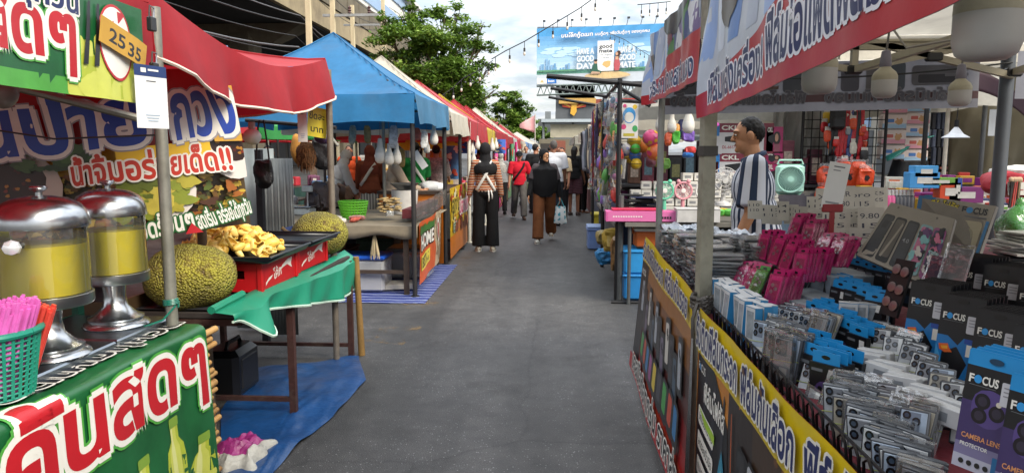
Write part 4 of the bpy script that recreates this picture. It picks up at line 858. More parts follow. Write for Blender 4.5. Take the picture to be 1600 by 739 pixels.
def jackmat():
 m = bpy.data.materials.new('jackfruit_skin'); m.use_nodes = True; t = m.node_tree; b = t.nodes['Principled BSDF']; N = t.nodes.new; K = t.links.new
 tc = N('ShaderNodeTexCoord'); vo = N('ShaderNodeTexVoronoi'); vo.inputs['Scale'].default_value = 92; K(tc.outputs['Object'], vo.inputs['Vector'])
 n = N('ShaderNodeTexNoise'); n.inputs['Scale'].default_value = 5; n.inputs['Detail'].default_value = 7; K(tc.outputs['Object'], n.inputs['Vector'])
 r = N('ShaderNodeValToRGB'); K(n.outputs[0], r.inputs[0]); r.color_ramp.elements[0].position = .36; r.color_ramp.elements[0].color = (*lin('#6b662a'), 1); r.color_ramp.elements[1].position = .6; r.color_ramp.elements[1].color = (*lin('#a09c3c'), 1)
 e = r.color_ramp.elements.new(.72); e.color = (*lin('#b5ae50'), 1)
 r2 = N('ShaderNodeValToRGB'); K(vo.outputs['Distance'], r2.inputs[0]); r2.color_ramp.elements[0].color = (1.25, 1.22, 1.0, 1); r2.color_ramp.elements[0].position = .1; r2.color_ramp.elements[1].color = (.5, .44, .34, 1); r2.color_ramp.elements[1].position = .75
 n3 = N('ShaderNodeTexNoise'); n3.inputs['Scale'].default_value = 11; n3.inputs['Detail'].default_value = 8; K(tc.outputs['Object'], n3.inputs['Vector']); r3 = N('ShaderNodeValToRGB'); K(n3.outputs[0], r3.inputs[0]); r3.color_ramp.elements[0].position = .56; r3.color_ramp.elements[1].position = .68; m3_ = N('ShaderNodeMixRGB'); K(r3.outputs[0], m3_.inputs[0]); K(r.outputs[0], m3_.inputs[1]); m3_.inputs[2].default_value = (*lin('#5f4a26'), 1)
 mx = N('ShaderNodeMixRGB'); mx.blend_type = 'MULTIPLY'; mx.inputs[0].default_value = 1; K(m3_.outputs[0], mx.inputs[1]); K(r2.outputs[0], mx.inputs[2]); K(mx.outputs[0], b.inputs['Base Color'])
 iv = N('ShaderNodeMath'); iv.operation = 'SUBTRACT'; iv.inputs[0].default_value = 1; K(vo.outputs['Distance'], iv.inputs[1])
 bp = N('ShaderNodeBump'); bp.inputs['Strength'].default_value = 1; bp.inputs['Distance'].default_value = .012; K(iv.outputs[0], bp.inputs['Height']); K(bp.outputs[0], b.inputs['Normal']); b.inputs['Roughness'].default_value = .6
 return m
JM = jackmat(); STEM = M('#5c4a2c', .85, 0, .3, 20)
def jackfruit(label, loc, r_, rz, seed):
 t = thing('jackfruit', label, 'jackfruit', loc, rz, 'jackfruits on the table')
 d = MB(); d.ell((0, 0, 0), r_, JM, 48, 32, fn=lambda p: p*(1+.09*mnoise.noise(p*6+Vector((seed, 0, 0)))+.03*mnoise.noise(p*17))); d.build('rind', t)
 d = MB(); d.tube([(-r_[0]*.95, 0, 0), (-r_[0]-.03, .01, .02), (-r_[0]-.06, .015, .05)], [.02, .014, .013], STEM, 8); d.build('stem', t)
jackfruit('larger green jackfruit leaning by the rusty post', (-1.815, 3.40, .925), (.225, .17, .168), .15, 1)
jackfruit('smaller bumpy jackfruit at the far end of the table', (-1.69, 5.02, .955), (.2, .155, .16), .3, 8)
CR = plast('#b3161b', .4); CRD = plast('#7d1014', .4)
def crate(label, loc, rz, s_, text):
 t = thing('drink_crate', label, 'crate', loc, rz, 'red drink crates under the trays'); w, l, h = .33, .52, .155
 d = MB()
 d.box((0, 0, .01), (w-.02, l-.02, .015), CRD)
 for sy in (-1, 1):
  d.box((0, sy*(l/2-.008), .035), (w, .016, .07), CR, bev=.003); d.box((0, sy*(l/2-.008), h-.02), (w, .016, .04), CR, bev=.003)
  for sx in (-.12, 0, .12): d.box((sx, sy*(l/2-.008), .092), (.09 if sx else .03, .0155, .05), CR)
 for sx in (-1, 1): d.box((sx*(w/2-.008), 0, h/2), (.016, l-.034, h), CR, bev=.003)
 for sx in (-1, 1):
  for sy in (-1, 1): d.box((sx*(w/2-.005), sy*(l/2-.006), h/2), (.03, .03, h+.006), CR, bev=.004)
 for k in range(4): d.box((0, -l/2+.1+k*.1, .05), (w-.03, .006, .08), CRD)
 d.build('crate_body', t)
 cv = Canvas(l-.08, h-.02, CR, .0006); W2 = vinyl('#d9d4cc'); q = l-.08
 cv.poly([(.02, .03), (.06, .05), (.12, .06), (.09, .042), (.05, .032), (.02, .015)], W2); cv.poly([(.2, .062), (.26, .092), (.33, .112), (q-.03, .118), (q-.05, .08), (q-.035, .055), (.33, .085), (.26, .075)], W2)
 cv.text(text, .13, .03, .075, W2, w=.11, bold=.02, rot=.12)
 cv.build('printed_panel', plane_fn((w/2+.0015, -l/2+.04, .012), (0, 1, 0), (0, 0, 1)), 0, 0, t)
crate('red drink crate with a white wave mark under the heaped tray', (-1.715, 3.90, .80), .0, 1, 'โค้ก')
crate('red drink crate with white lettering under the empty tray', (-1.735, 4.52, .80), -.02, 2, 'โค้ก')
TRAYM = M('#1d2025', .3, .2, .1, 8)
def tray(label, loc, rz, w, l):
 d = MB(); d.box((0, 0, .006), (w-.04, l-.04, .008), TRAYM)
 for sx in (-1, 1): d.add([(sx*(w/2-.02), -l/2+.02, .002), (sx*(w/2-.02), l/2-.02, .002), (sx*w/2, l/2, .035), (sx*w/2, -l/2, .035)], [(0, 1, 2, 3)], TRAYM); d.rod((sx*w/2, -l/2, .035), (sx*w/2, l/2, .035), .006, TRAYM, n=6)
 for sy in (-1, 1): d.add([(-w/2+.02, sy*(l/2-.02), .002), (w/2-.02, sy*(l/2-.02), .002), (w/2, sy*l/2, .035), (-w/2, sy*l/2, .035)], [(0, 1, 2, 3)], TRAYM); d.rod((-w/2, sy*l/2, .035), (w/2, sy*l/2, .035), .006, TRAYM, n=6)
 return d.build('serving_tray', None, label, 'tray', 'black trays on the red crates', loc=loc, rz=rz, solid=.002)
tray('black tray heaped with yellow jackfruit pods', (-1.76, 3.88, .962), .0, .58, .62)
tray('black tray with little left on it, on the farther crate', (-1.77, 4.48, .965), -.03, .62, .52)
POD = [M(c, .42, 0, .2, 18, .1, 40, .5) for c in ('#efcb66', '#f2d57e', '#e6bd57')]
def pod_mesh(k):
 d = MB(); a = .027+.003*k
 d.grid(lambda s, v: Vector(((a*(1.0-.35*abs(2*v-1)**2))*math.cos(4.1*s+.5)*(1-.45*(2*v-1)**2), (a*.8)*math.sin(4.1*s+.5)*(1-.45*(2*v-1)**2), (v-.5)*.10)), 12, 7, POD[k]); return d
pr = random.Random(5); pods = []
for k in range(3):
 o = pod_mesh(k).build('jackfruit_pod', None, 'peeled yellow jackfruit pod in the heap on the black tray', 'jackfruit pod', 'yellow jackfruit pods heaped on the tray', solid=.004); pods.append(Stamp(o))
for k in range(190):
 a = pr.uniform(0, 6.28); q = math.sqrt(pr.random()); x, y = .25*q*math.cos(a), .27*q*math.sin(a); top = .14*(1-q*q*.9)
 z = .975+.02+top*(pr.random()**.35)
 pods[k % 3].put((-1.795+x, 3.85+y, z), (pr.uniform(0, 6.28), pr.uniform(0, 6.28), pr.uniform(0, 6.28)), scale=pr.uniform(.7, 1.0))
for k in range(9): dup(pods[k % 3].src, (-1.97+pr.uniform(-.08, .08), 4.33+pr.uniform(-.05, .08), .995), (PI/2, pr.uniform(0, 3), pr.uniform(0, 6)), 'yellow jackfruit pod left over on the farther tray', 'leftover jackfruit pods', .9)
d = MB(); d.lathe([(.06, 0), (.068, .01), (.068, .11), (.045, .14), (.04, .16)], (0, 0, 0), clear_film('#eef2f0', .12, .05), 16); d.lathe([(.042, .16), (.044, .185), (.002, .187)], (0, 0, 0), plast('#3f8f3f'), 14); d.build('plastic_jar', None, 'clear plastic jar with a green cap behind the pods', 'jar', loc=(-2.07, 4.2, .965))
d = MB(); d.grid(lambda s, v: (-2.0+.3*s, 5.1+.05*math.sin(s*7), .8+.2*v*(1-.6*(s-.4)**2)), 10, 5, cloth('#27365f')); d.build('blue_rag', None, 'dark blue cloth tucked behind the smaller jackfruit', 'cloth', solid=.01)
# things hung under the red canopy
DK = M('#1b1b1e', .7, 0, .2, 8)
hb = thing('hanging_bag', 'limp black carrier bag hanging from the dark upright', 'bag', PY(411, 262, 5.0), 0)
hb.scale = (.8, .8, .8); d = MB(); d.pillow((0, 0, -.05), (.085, .035, .13), M('#17171a', .35, 0, .2, 6, .5, 20), .6, 7, .5); d.build('sack', hb)
for sx in (-.06, .06): d = MB(); d.tube([(sx, 0, .05), (sx*.8, 0, .2), (sx*.5, 0, .36), (sx*.3, .01, .42)], .008, DK, 5); d.build('strap', hb)
fu = thing('brown_bundle', 'shaggy brown bundle hanging beside the yellow sign', 'bundle', PY(478, 242, 5.3)); d = MB()
fb = random.Random(3)
d.ell((0, 0, 0), (.07, .06, .105), M('#5a3a1e', .95, 0, .4, 25, .8, 60), 18, 12, fn=lambda p: p*(1+.2*mnoise.noise(p*20)))
for k in range(160): v = Vector((fb.gauss(0, 1), fb.gauss(0, 1), fb.gauss(0, 1))).normalized(); p = Vector((v.x*.07, v.y*.06, v.z*.105)); d.rod(p, p*1.12+Vector((0, 0, -.03)), .004, M('#6b4524', .9), .001, n=3, cap=False)
d.build('fibres', fu)
d = MB(); d.ell((0, 0, 0), (.06, .05, .13), M('#a8762f', .8, 0, .3, 20), 14, 10, fn=lambda p: p*(1+.2*mnoise.noise(p*18+Vector((4, 0, 0))))); d.build('tan_bundle', None, 'tan bundle hanging left of the shaggy brown one', 'bundle', loc=PY(466, 234, 5.6))
d = MB(); d.pillow((0, 0, 0), (.085, .05, .12), M('#1d1c1f', .6, 0, .2, 6, .5, 20), .7, 4, .5); d.build('dark_bag', None, 'bulging dark bag hanging under the red canopy corner', 'bag', loc=PY(503, 240, 5.5))
d = MB(); d.ell((0, 0, 0), (.07, .05, .045), M('#54406e', .6, 0, .4, 20, .4, 30), 14, 8, fn=lambda p: p*(1+.3*mnoise.noise(p*24))); d.build('purple_packet', None, 'small purple packet tied near the canopy post', 'packet', loc=PY(506, 216, 5.3))
pay_card('white payment card hung left of the yellow sign', PY(466, 222, 4.9), (1, .1, 0), (0, 0, 1), .066, .26)
sy = Canvas(.14, .21, vinyl('#d8c63a'), .0005); sy.text('ขีดละ', .012, .125, .065, TBLK, w=.112, bold=.02); sy.text('บาท', .025, .035, .06, TBLK, w=.09, bold=.02)
so = PY(480, 212, 5.0); sy.build('yellow_sign', plane_fn(so, (.78, .62, -.16), (.05, .0, 1), .002, 20), 0, 0, None, 'yellow hand lettered Thai sign hanging by the canopy post', 'sign')
d = MB(); d.rod(PY(528, 228, 5.2), PY(487, 178, 5.2), .012, POSTG, n=8); d.rod(PY(525, 200, 5.2), PY(384, 188, 5.3), .014, POSTB, n=8); d.build('canopy_strut', None, 'grey strut bracing the red canopy corner', 'strut')
d = MB(); d.box((0, 0, .78), (.05, .05, 1.56), M('#17171c', .5)); d.build('black_upright', None, 'black square upright behind the hanging bag', 'post', loc=(PY(404, 236, 5.55).x, 5.55, 0))
GALV = M('#6d7272', .5, .35, .3, 3, .15, 9, .4, 0, .4)
d = MB(); a, b = PY(408, 236, 5.7), PY(456, 236, 5.7)
d.grid(lambda s, v: (a.x+(b.x-a.x)*s, 5.7+.004*math.sin(s*60), .02+1.47*v), 24, 3, GALV); d.build('metal_panel', None, 'stained upright metal sheet beside the black upright', 'panel', solid=.006)
d = MB(); d.grid(lambda s, v: (a.x-.36+.38*s, 5.9+.01*math.sin(s*20), .02+1.55*v), 12, 3, M('#7f8686', .5, .3, .25, 3, .1, 9, .4, 0, .3)); d.build('grey_board', None, 'pale grey board left of the stained metal sheet', 'panel', solid=.006)
# ground sheet, sack and case
TP = M('#15457a', .4, 0, .3, 3, .7, 8, .5, 0, .3)
tp = [(345, 640), (392, 574), (470, 568), (560, 556), (572, 592), (520, 650), (470, 690), (405, 760), (345, 780)]
q = [PZ(u, v, .012) for u, v in tp]; cx = sum((p for p in q), Vector())/len(q)
d = MB(); ring = 14; nn = 72
def edge(t_):
 k = t_*len(q); i = int(k) % len(q); f = k-int(k); return q[i].lerp(q[(i+1) % len(q)], f)
d.grid(lambda s, v: (lambda p: Vector((p.x, p.y, .008+.03*max(0, mnoise.noise(Vector((p.x*6, p.y*3, 0))))+.022*abs(mnoise.noise(Vector((p.x*13, p.y*3, 2))))*min(1, (1-v)*8))))(cx.lerp(edge(s), max(v, .001))), nn, ring, TP); d.build('ground_tarp', None, 'crumpled blue tarpaulin spread on the asphalt below the jackfruit table', 'tarpaulin')
sk_ = thing('rubbish_sack', 'crumpled magenta and white sack lying on the blue tarpaulin', 'sack', PZ(375, 715, 0)); SR = random.Random(2)
d = MB(); MG, WS = M('#8d2a6b', .4, 0, .3, 9, .5, 25), M('#a7a59c', .5, 0, .3, 9, .5, 25)
def sackf(s, v):
 x, y = (s-.5)*.28, (v-.5)*.34; e_ = max(0, 1-(2*s-1)**2)**.5*max(0, 1-(2*v-1)**2)**.5
 return Vector((x*(1+.12*math.sin(v*17)), y*(1+.12*math.sin(s*15)), .008+e_*(.07+.06*mnoise.noise(Vector((s*4, v*4, 1)))+.035*abs(mnoise.noise(Vector((s*9, v*8, 4)))))))
d.grid(sackf, 34, 34, MG, False, lambda s, v: MG if .2 < v < .95 and s < .8 else WS); d.sm = [True]*len(d.sm); d.build('bag_body', sk_)
bc = thing('equipment_case', 'black hard case with a handle standing on the blue tarpaulin', 'case', PZ(352, 622, 0))
CB = M('#131315', .3, 0, .1, 9); d = MB(); d.box((0, .1, .16), (.24, .34, .31), CB, bev=.035); d.box((.115, .1, .16), (.025, .24, .2), M('#1f1f22', .5), bev=.01); d.build('shell', bc)
d = MB(); d.tube([(.02, .0, .31), (.02, .02, .35), (.02, .18, .35), (.02, .2, .31)], .014, CB, 8); d.build('handle', bc)
# ================================================================== people
def remesh(mb, voxel, name, smooth=3, parent=None, push=0.0):
 o = bpy.data.objects.new('tmp', mb.mesh('tmp')); COL.objects.link(o)
 r = o.modifiers.new('r', 'REMESH'); r.mode = 'VOXEL'; r.voxel_size = voxel; r.use_smooth_shade = True
 if smooth: s_ = o.modifiers.new('s', 'SMOOTH'); s_.factor = .5; s_.iterations = smooth
 me = bpy.data.meshes.new_from_object(o.evaluated_get(bpy.context.evaluated_depsgraph_get())); me.name = name
 me.materials.clear(); me.materials.append(mb.mats[0])
 bpy.data.objects.remove(o)
 n = bpy.data.objects.new(name, me); COL.objects.link(n)
 if parent is not None: n.parent = parent
 return n
def caps(mb, a, ra, b, rb, m, n=14):
 a, b = Vector(a), Vector(b); mb.rod(a, b, ra, m, rb, n); mb.ell(a, ra, m, n, 8); mb.ell(b, rb, m, n, 8)
SKIN = M('#a5745a', .5, 0, .1, 14, 0, None, .4); SKIN_D = M('#7f5540', .5, 0, .1, 14, 0, None, .4); SKIN_L = M('#b98560', .5, 0, .1, 14, 0, None, .4)
HAIR = M('#0f0c0b', .6, 0, .2, 30, .15, 120, .25); EYEW = M('#d8d2c8', .3); EYEB = M('#1a100c', .2); LIPS = M('#9c6655', .5)
class P:
 def __init__(s, label, x, y, rz, H, skin=None, legs=((0, 0), (0, 0)), arms=((4, 9, 10), (4, 9, 10)), lean=0, head=(0, 0), fem=True, vox=.011, face=True, group='people in the market', spread=0):
  s.k = H/1.70; k = s.k; s.skin = skin or SKIN; s.vox = vox*k; s.fem = fem
  s.root = thing('person', label, 'person', (x, y, 0), R(rz), group); s.J = J = {}
  hipz = .0
  for sd, (a, kn) in zip((-1, 1), legs):
   a, kn = R(a), R(kn); hip = Vector((sd*.088, 0, 0)); kd = Vector((sd*(.02+spread), math.sin(a), -math.cos(a))); knee = hip+kd*.43
   ank = knee+Vector((0, math.sin(a-kn), -math.cos(a-kn)))*.42
   J['hip', sd], J['knee', sd], J['ank', sd] = hip, knee, ank; hipz = max(hipz, -ank.z)
  for key in list(J): J[key] = (J[key]+Vector((0, 0, hipz+.085)))*k
  pel = Vector((0, 0, hipz+.085)); lr = Matrix.Rotation(-R(lean), 3, 'X'); s.lr = lr
  s.T = lambda v: (lr @ Vector((v[0], v[1], v[2]-.935)) + pel)*k
  w = .158 if fem else .185
  for sd, (f, o, e) in zip((-1, 1), arms):
   f, o, e = R(f), R(o), R(e); sh = Vector((sd*w, -.01, 1.385))
   ud = Vector((sd*math.sin(o), math.sin(f)*math.cos(o), -math.cos(f)*math.cos(o))); el = sh+ud*.285
   fd = Vector((sd*math.sin(o)*.55, math.sin(f+e)*math.cos(o), -math.cos(f+e)*math.cos(o))).normalized(); wr = el+fd*.245
   J['sh', sd], J['el', sd], J['wr', sd] = s.T(sh), s.T(el), s.T(wr); J['fd', sd] = lr @ fd
  s.hc = s.T((0, .012, 1.59)); s.HR = lr @ Matrix.Rotation(R(head[0]), 3, 'Z') @ Matrix.Rotation(-R(head[1]), 3, 'X')
  s.H = lambda v: s.hc+(s.HR @ Vector(v))*k
  b = MB(); m = s.skin; T = s.T
  for c, r_ in (((0, 0, 1.25), (w*.86, .105, .17)), ((0, 0, 1.08), (.128, .10, .15)), ((0, -.005, .95), (.155 if fem else .15, .115, .13))): b.ell(T(c), [q*k for q in r_], m, 18, 12, rot=lr)
  if fem: b.ell(T((-.065, .085, 1.24)), .06*k, m); b.ell(T((.065, .085, 1.24)), .06*k, m)
  caps(b, T((-w*.8, -.01, 1.385)), .058*k, T((w*.8, -.01, 1.385)), .058*k, m)
  caps(b, T((0, -.015, 1.38)), .06*k, s.H((0, -.01, -.07)), .05*k, m)
  b.ell(s.hc+s.HR @ Vector((0, -.005, .012))*k, (.070*k, .085*k, .099*k), m, 20, 14, rot=s.HR); b.ell(s.H((0, .025, -.055)), (.056*k, .062*k, .062*k), m, 16, 10, rot=s.HR)
  caps(b, s.H((0, .084, .02)), .008*k, s.H((0, .102, -.016)), .0125*k, m, 8); b.ell(s.H((-.012, .092, -.02)), .008*k, m, 8, 6); b.ell(s.H((.012, .092, -.02)), .008*k, m, 8, 6); b.ell(s.H((0, .07, .036)), (.055*k, .022*k, .012*k), m, 12, 7); b.ell(s.H((0, .072, -.085)), (.024*k, .022*k, .02*k), m, 10, 7)
  for sd in (-1, 1):
   b.ell(s.H((sd*.077, -.008, -.005)), (.011*k, .02*k, .032*k), m, 10, 8, rot=s.HR)
   caps(b, J['hip', sd], .088*k, J['knee', sd], .055*k, m); caps(b, J['knee', sd], .054*k, J['ank', sd], .036*k, m)
   a = J['ank', sd]; caps(b, a+Vector((0, -.035, -.045))*k, .034*k, a+Vector((sd*.02, .13, -.062))*k, .023*k, m)
   caps(b, J['sh', sd], .052*k, J['el', sd], .039*k, m); caps(b, J['el', sd], .038*k, J['wr', sd], .027*k, m)
   wv = J['wr', sd]; fd = J['fd', sd]; ax = Vector((0, 1, 0)); ax = (ax-fd*ax.dot(fd)).normalized(); nn = fd.cross(ax)
   hr = Matrix((nn, ax, fd)).transposed(); b.ell(wv+fd*.05*k, (.017*k, .04*k, .052*k), m, 12, 8, rot=hr)
   for q in range(4):
    p0 = wv+(fd*.085+ax*(.03-.02*q))*k; l = (.066, .074, .068, .052)[q]; p1 = p0+(fd*l*.55+nn*(-sd)*.012)*k; p2 = p1+(fd*l*.42+nn*(-sd)*.024)*k
    caps(b, p0, .0092*k, p1, .0085*k, m, 8); caps(b, p1, .0085*k, p2, .0075*k, m, 8)
   p0 = wv+(fd*.03+ax*.035)*k; p1 = p0+(fd*.035+ax*.022)*k; caps(b, p0, .012*k, p1, .0105*k, m, 8); caps(b, p1, .0105*k, p1+(fd*.03+ax*.004)*k, .009*k, m, 8)
  remesh(b, s.vox*.75, 'body', 2, s.root)
  if face:
   for sd in (-1, 1):
    d = MB(); d.ell(s.H((sd*.031, .080, .012)), (.013*k, .007*k, .006*k), EYEW, 10, 6, rot=s.HR); d.ell(s.H((sd*.031, .088, .012)), (.006*k, .004*k, .006*k), EYEB, 8, 6, rot=s.HR); d.build('eye', s.root)
    d = MB(); d.tube([s.H((sd*.016, .088, .03)), s.H((sd*.032, .087, .036)), s.H((sd*.05, .074, .03))], .0026*k, HAIR, 5); d.build('eyebrow', s.root)
   d = MB(); d.ell(s.H((0, .085, -.05)), (.022*k, .006*k, .006*k), LIPS, 10, 6, rot=s.HR); d.build('mouth', s.root)
 def top(s, m, sleeve=.45, hem=.9, loose=.018, name='shirt', cuff=None):
  k = s.k; b = MB(); T = s.T; J = s.J; w = .158 if s.fem else .185; L_ = loose
  for c, r_ in (((0, 0, 1.25), (w*.88+L_, .108+L_, .175)), ((0, 0, 1.08), (.135+L_*1.4, .108+L_*1.4, .17)), ((0, -.005, .97), (.16+L_*1.3, .12+L_*1.3, .13))): b.ell(T(c), [q*k for q in r_], m, 20, 12, rot=s.lr)
  if s.fem: b.ell(T((-.065, .085, 1.24)), (.062+L_)*k, m); b.ell(T((.065, .085, 1.24)), (.062+L_)*k, m)
  b.rod(T((0, -.002, 1.05)), T((0, -.004, hem)), (.15+L_*1.3)*k, m, (.162+L_*1.5)*k, 20)
  for v in range(len(b.v)-40, len(b.v)):
   p = Vector(b.v[v]); b.v[v] = (p.x, p.y*.78, p.z)
  caps(b, T((-w*.8, -.01, 1.385)), (.062+L_*.7)*k, T((w*.8, -.01, 1.385)), (.062+L_*.7)*k, m)
  caps(b, T((0, -.012, 1.40)), .064*k, T((0, -.008, 1.435)), .058*k, m)
  for sd in (-1, 1):
   sh, el, wr = J['sh', sd], J['el', sd], J['wr', sd]
   if sleeve <= .5:
    e = sh.lerp(el, sleeve*2); b.ell(sh, (.056+L_)*k, m); b.rod(sh, e, (.056+L_)*k, m, (.05+L_*1.5)*k, 14)
   else:
    e = el.lerp(wr, (sleeve-.5)*2); caps(b, sh, (.055+L_)*k, el, (.044+L_)*k, m); b.ell(el, (.044+L_)*k, m); b.rod(el, e, (.043+L_)*k, m, (.034+L_)*k, 14)
  return remesh(b, s.vox, name, 3, s.root)
 def trousers(s, m, length=1.0, loose=.014, flare=.0, name='trousers'):
  k = s.k; b = MB(); J = s.J
  b.ell(s.T((0, -.006, .95)), ((.16+loose)*k, (.12+loose)*k, .125*k), m, 18, 10)
  for sd in (-1, 1):
   h, kn, an = J['hip', sd], J['knee', sd], J['ank', sd]
   if length <= .55: e = h.lerp(kn, length*2); b.ell(h, (.092+loose)*k, m); b.rod(h, e, (.092+loose)*k, m, (.075+loose*1.6)*k, 14)
   else: e = kn.lerp(an, min(1.04, (length-.5)*2)); caps(b, h, (.092+loose)*k, kn, (.06+loose+flare*.4)*k, m); b.rod(kn, e, (.06+loose+flare*.4)*k, m, (.046+loose+flare)*k, 14)
  return remesh(b, s.vox, name, 3, s.root)
 def skirt(s, m, z1=.25, r1=.2, name='skirt'):
  k = s.k; d = MB(); n = 40
  d.lathe([((.15+(r1-.15)*t)*k, (1.02-(1.02-z1)*t)*k) for t in [q/8 for q in range(9)]], (0, 0, 0), m, n)
  d.v = [(x*(1+.05*math.sin(math.atan2(y, x)*9)), y*.8*(1+.05*math.sin(math.atan2(y, x)*9)), z) for x, y, z in d.v]; return d.build(name, s.root)
 def shoes(s, m, sole=None, name='shoe', chunky=1.0):
  k = s.k
  for sd in (-1, 1):
   a = s.J['ank', sd]; d = MB(); d.ell(a+Vector((sd*.006, .045, -.05))*k, (.045*k*chunky, .132*k, .042*k), m, 16, 10); d.ell(a+Vector((0, -.03, -.03))*k, (.042*k*chunky, .055*k, .05*k), m, 14, 8)
   z0 = a.z-.085*k
   d.v = [(x, y, max(z, z0+.012)) for x, y, z in d.v]; d.lathe([(.001, 0), (.05*k, 0), (.05*k, .016), (.001, .018)], (0, 0, 0), sole or m, 18, T=Matrix.Translation((a.x+sd*.006*k, a.y+.045*k, z0)) @ Matrix.Diagonal((chunky*.95, 2.7, 1, 1))); d.build(name, s.root)
 def hair(s, m=HAIR, style='short'):
  k = s.k; b = MB()
  b.ell(s.H((0, -.017, .024)), (.0752*k, .089*k, .0955*k), m, 20, 12, rot=s.HR)
  if style == 'bun': b.ell(s.H((0, -.12, .04)), .045*k, m)
  if style == 'long': caps(b, s.H((0, -.06, .0)), .075*k, s.H((0, -.085, -.2)), .05*k, m)
  if style == 'tail': caps(b, s.H((0, -.1, .03)), .035*k, s.H((0, -.12, -.18)), .02*k, m)
  o = remesh(b, .008*k, 'hair', 1, s.root)
  me = o.data; bm = bmesh.new(); bm.from_mesh(me); inv = s.HR.inverted(); dl = []
  for v in bm.verts:
   q = (inv @ (v.co-s.hc))/k
   if q.y > .02 and q.z < .055+.02*math.sin(q.x*60): dl.append(v)
   elif style == 'short' and (q.z < -.05+.012*math.sin(q.x*90) or (q.y > -.035 and q.z < .005+.25*max(0, q.y))): dl.append(v)
  bmesh.ops.delete(bm, geom=dl, context='VERTS')
  for v in bm.verts: v.co += (v.co-s.hc).normalized()*.006*k*mnoise.noise(v.co*55)
  bm.to_mesh(me); bm.free(); return o
 def hijab(s, m, drop=.30, wide=.2, name='headscarf'):
  k = s.k; b = MB()
  b.ell(s.H((0, -.022, .018)), (.092*k, .105*k, .118*k), m, 22, 14, rot=s.HR)
  b.ell(s.H((0, -.005, -.08)), (.088*k, .09*k, .07*k), m, 18, 10, rot=s.HR)
  caps(b, s.H((0, -.02, -.08)), .085*k, s.T((0, -.01, 1.40)), .1*k, m)
  n = 24
  pr_ = [(.085, 1.47), (.13, 1.42), (wide, 1.36), (wide*1.03, 1.36-drop*.5), (wide*.92, 1.36-drop), (.02, 1.36-drop*1.05)]
  d0 = len(b.v); b.lathe([(r_*k, 0) for r_, z in pr_], (0, 0, 0), m, n)
  i = d0
  for r_, z in pr_:
   for q in range(n): p = b.v[i]; x, y = p[0]/k, p[1]/k; zz = z-(.10*max(0, y/wide)**2 if y > 0 else 0)*(1 if z < 1.3 else 0); b.v[i] = tuple(s.T((x, y*.78-.004, zz+.012*math.sin(q*2.1)))); i += 1
  o = remesh(b, .011*k, name, 3, s.root)
  me = o.data; bm = bmesh.new(); bm.from_mesh(me); inv = s.HR.inverted(); dl = []
  for v in bm.verts:
   q = (inv @ (v.co-s.hc))/k
   if q.y > .035 and (q.x/.062)**2+((q.z+.018)/.083)**2 < 1: dl.append(v)
  bmesh.ops.delete(bm, geom=dl, context='VERTS'); bm.to_mesh(me); bm.free(); return o
 def cap(s, m):
  k = s.k; d = MB(); d.ell(s.H((0, -.01, .045)), (.085*k, .103*k, .078*k), m, 18, 10, rot=s.HR)
  d.grid(lambda u, v: s.H((.062*(2*u-1), .075+.085*v*(1-.45*(2*u-1)**2), .058-.02*v-.018*(2*u-1)**2)), 8, 4, m); d.build('cap', s.root, solid=.003)
 def strap(s, pts, w, m, name='strap'):
  k = s.k; pts = [s.T(p) for p in pts]; d = MB(); vs_ = []; fs = []
  for i, p in enumerate(pts):
   dr = (pts[min(i+1, len(pts)-1)]-pts[max(i-1, 0)]).normalized(); out = Vector((p.x*.4, p.y, 0)); out = out.normalized() if out.length > 1e-4 else Vector((0, 1, 0)); sd = dr.cross(out).normalized()*w*k/2
   vs_ += [p-sd, p+sd]
  for i in range(len(pts)-1): fs.append((2*i, 2*i+1, 2*i+3, 2*i+2))
  d.add(vs_, fs, m, True); return d.build(name, s.root, solid=.006)
BLK = cloth('#121214', .25); BLK2 = cloth('#1b1a1c', .25)
BS = stripes('brown_stripes', [(0, '#8a4a2c'), (.34, '#d8cbb8'), (.42, '#3b211a'), (.5, '#a05b33'), (.82, '#d2c3ae'), (.9, '#3b211a')], 12.5, 'z', .02)
APW = cloth('#cfccc6', .1)
# the woman with the crossed apron straps
w1 = P('woman in black headscarf and brown striped top with crossed white apron straps, back turned', -1.05, 10.95, 8, 1.66, SKIN, legs=((2, 3), (-2, 2)), arms=((2, 13, 8), (2, 13, 8)), face=False, spread=.03, vox=.010)
w1.top(BS, .98, .95, .012); w1.trousers(BLK, 1.0, .018, .045); w1.hijab(BLK2, .13, .2); w1.shoes(M('#cdc5b3', .5), M('#d9d4c8', .5), chunky=1.1)
w1.strap([(-.1, -.07, 1.43), (-.075, -.115, 1.38), (-.02, -.142, 1.25), (.06, -.142, 1.12), (.13, -.11, 1.0), (.175, -.03, .93)], .04, APW, 'apron_strap'); w1.strap([(.1, -.07, 1.43), (.075, -.115, 1.38), (.02, -.146, 1.25), (-.06, -.146, 1.12), (-.13, -.11, 1.0), (-.175, -.03, .93)], .04, APW, 'apron_strap')
w1.strap([(-.175, -.03, .95), (-.19, .02, .7), (-.175, .05, .42), (-.15, .06, .3)], .07, APW, 'apron_edge'); w1.strap([(.04, -.15, .98), (.05, -.155, .88), (.045, -.15, .8)], .02, APW, 'apron_tie'); w1.strap([(.08, -.145, .98), (.1, -.15, .9), (.1, -.15, .84)], .02, APW, 'apron_tie')
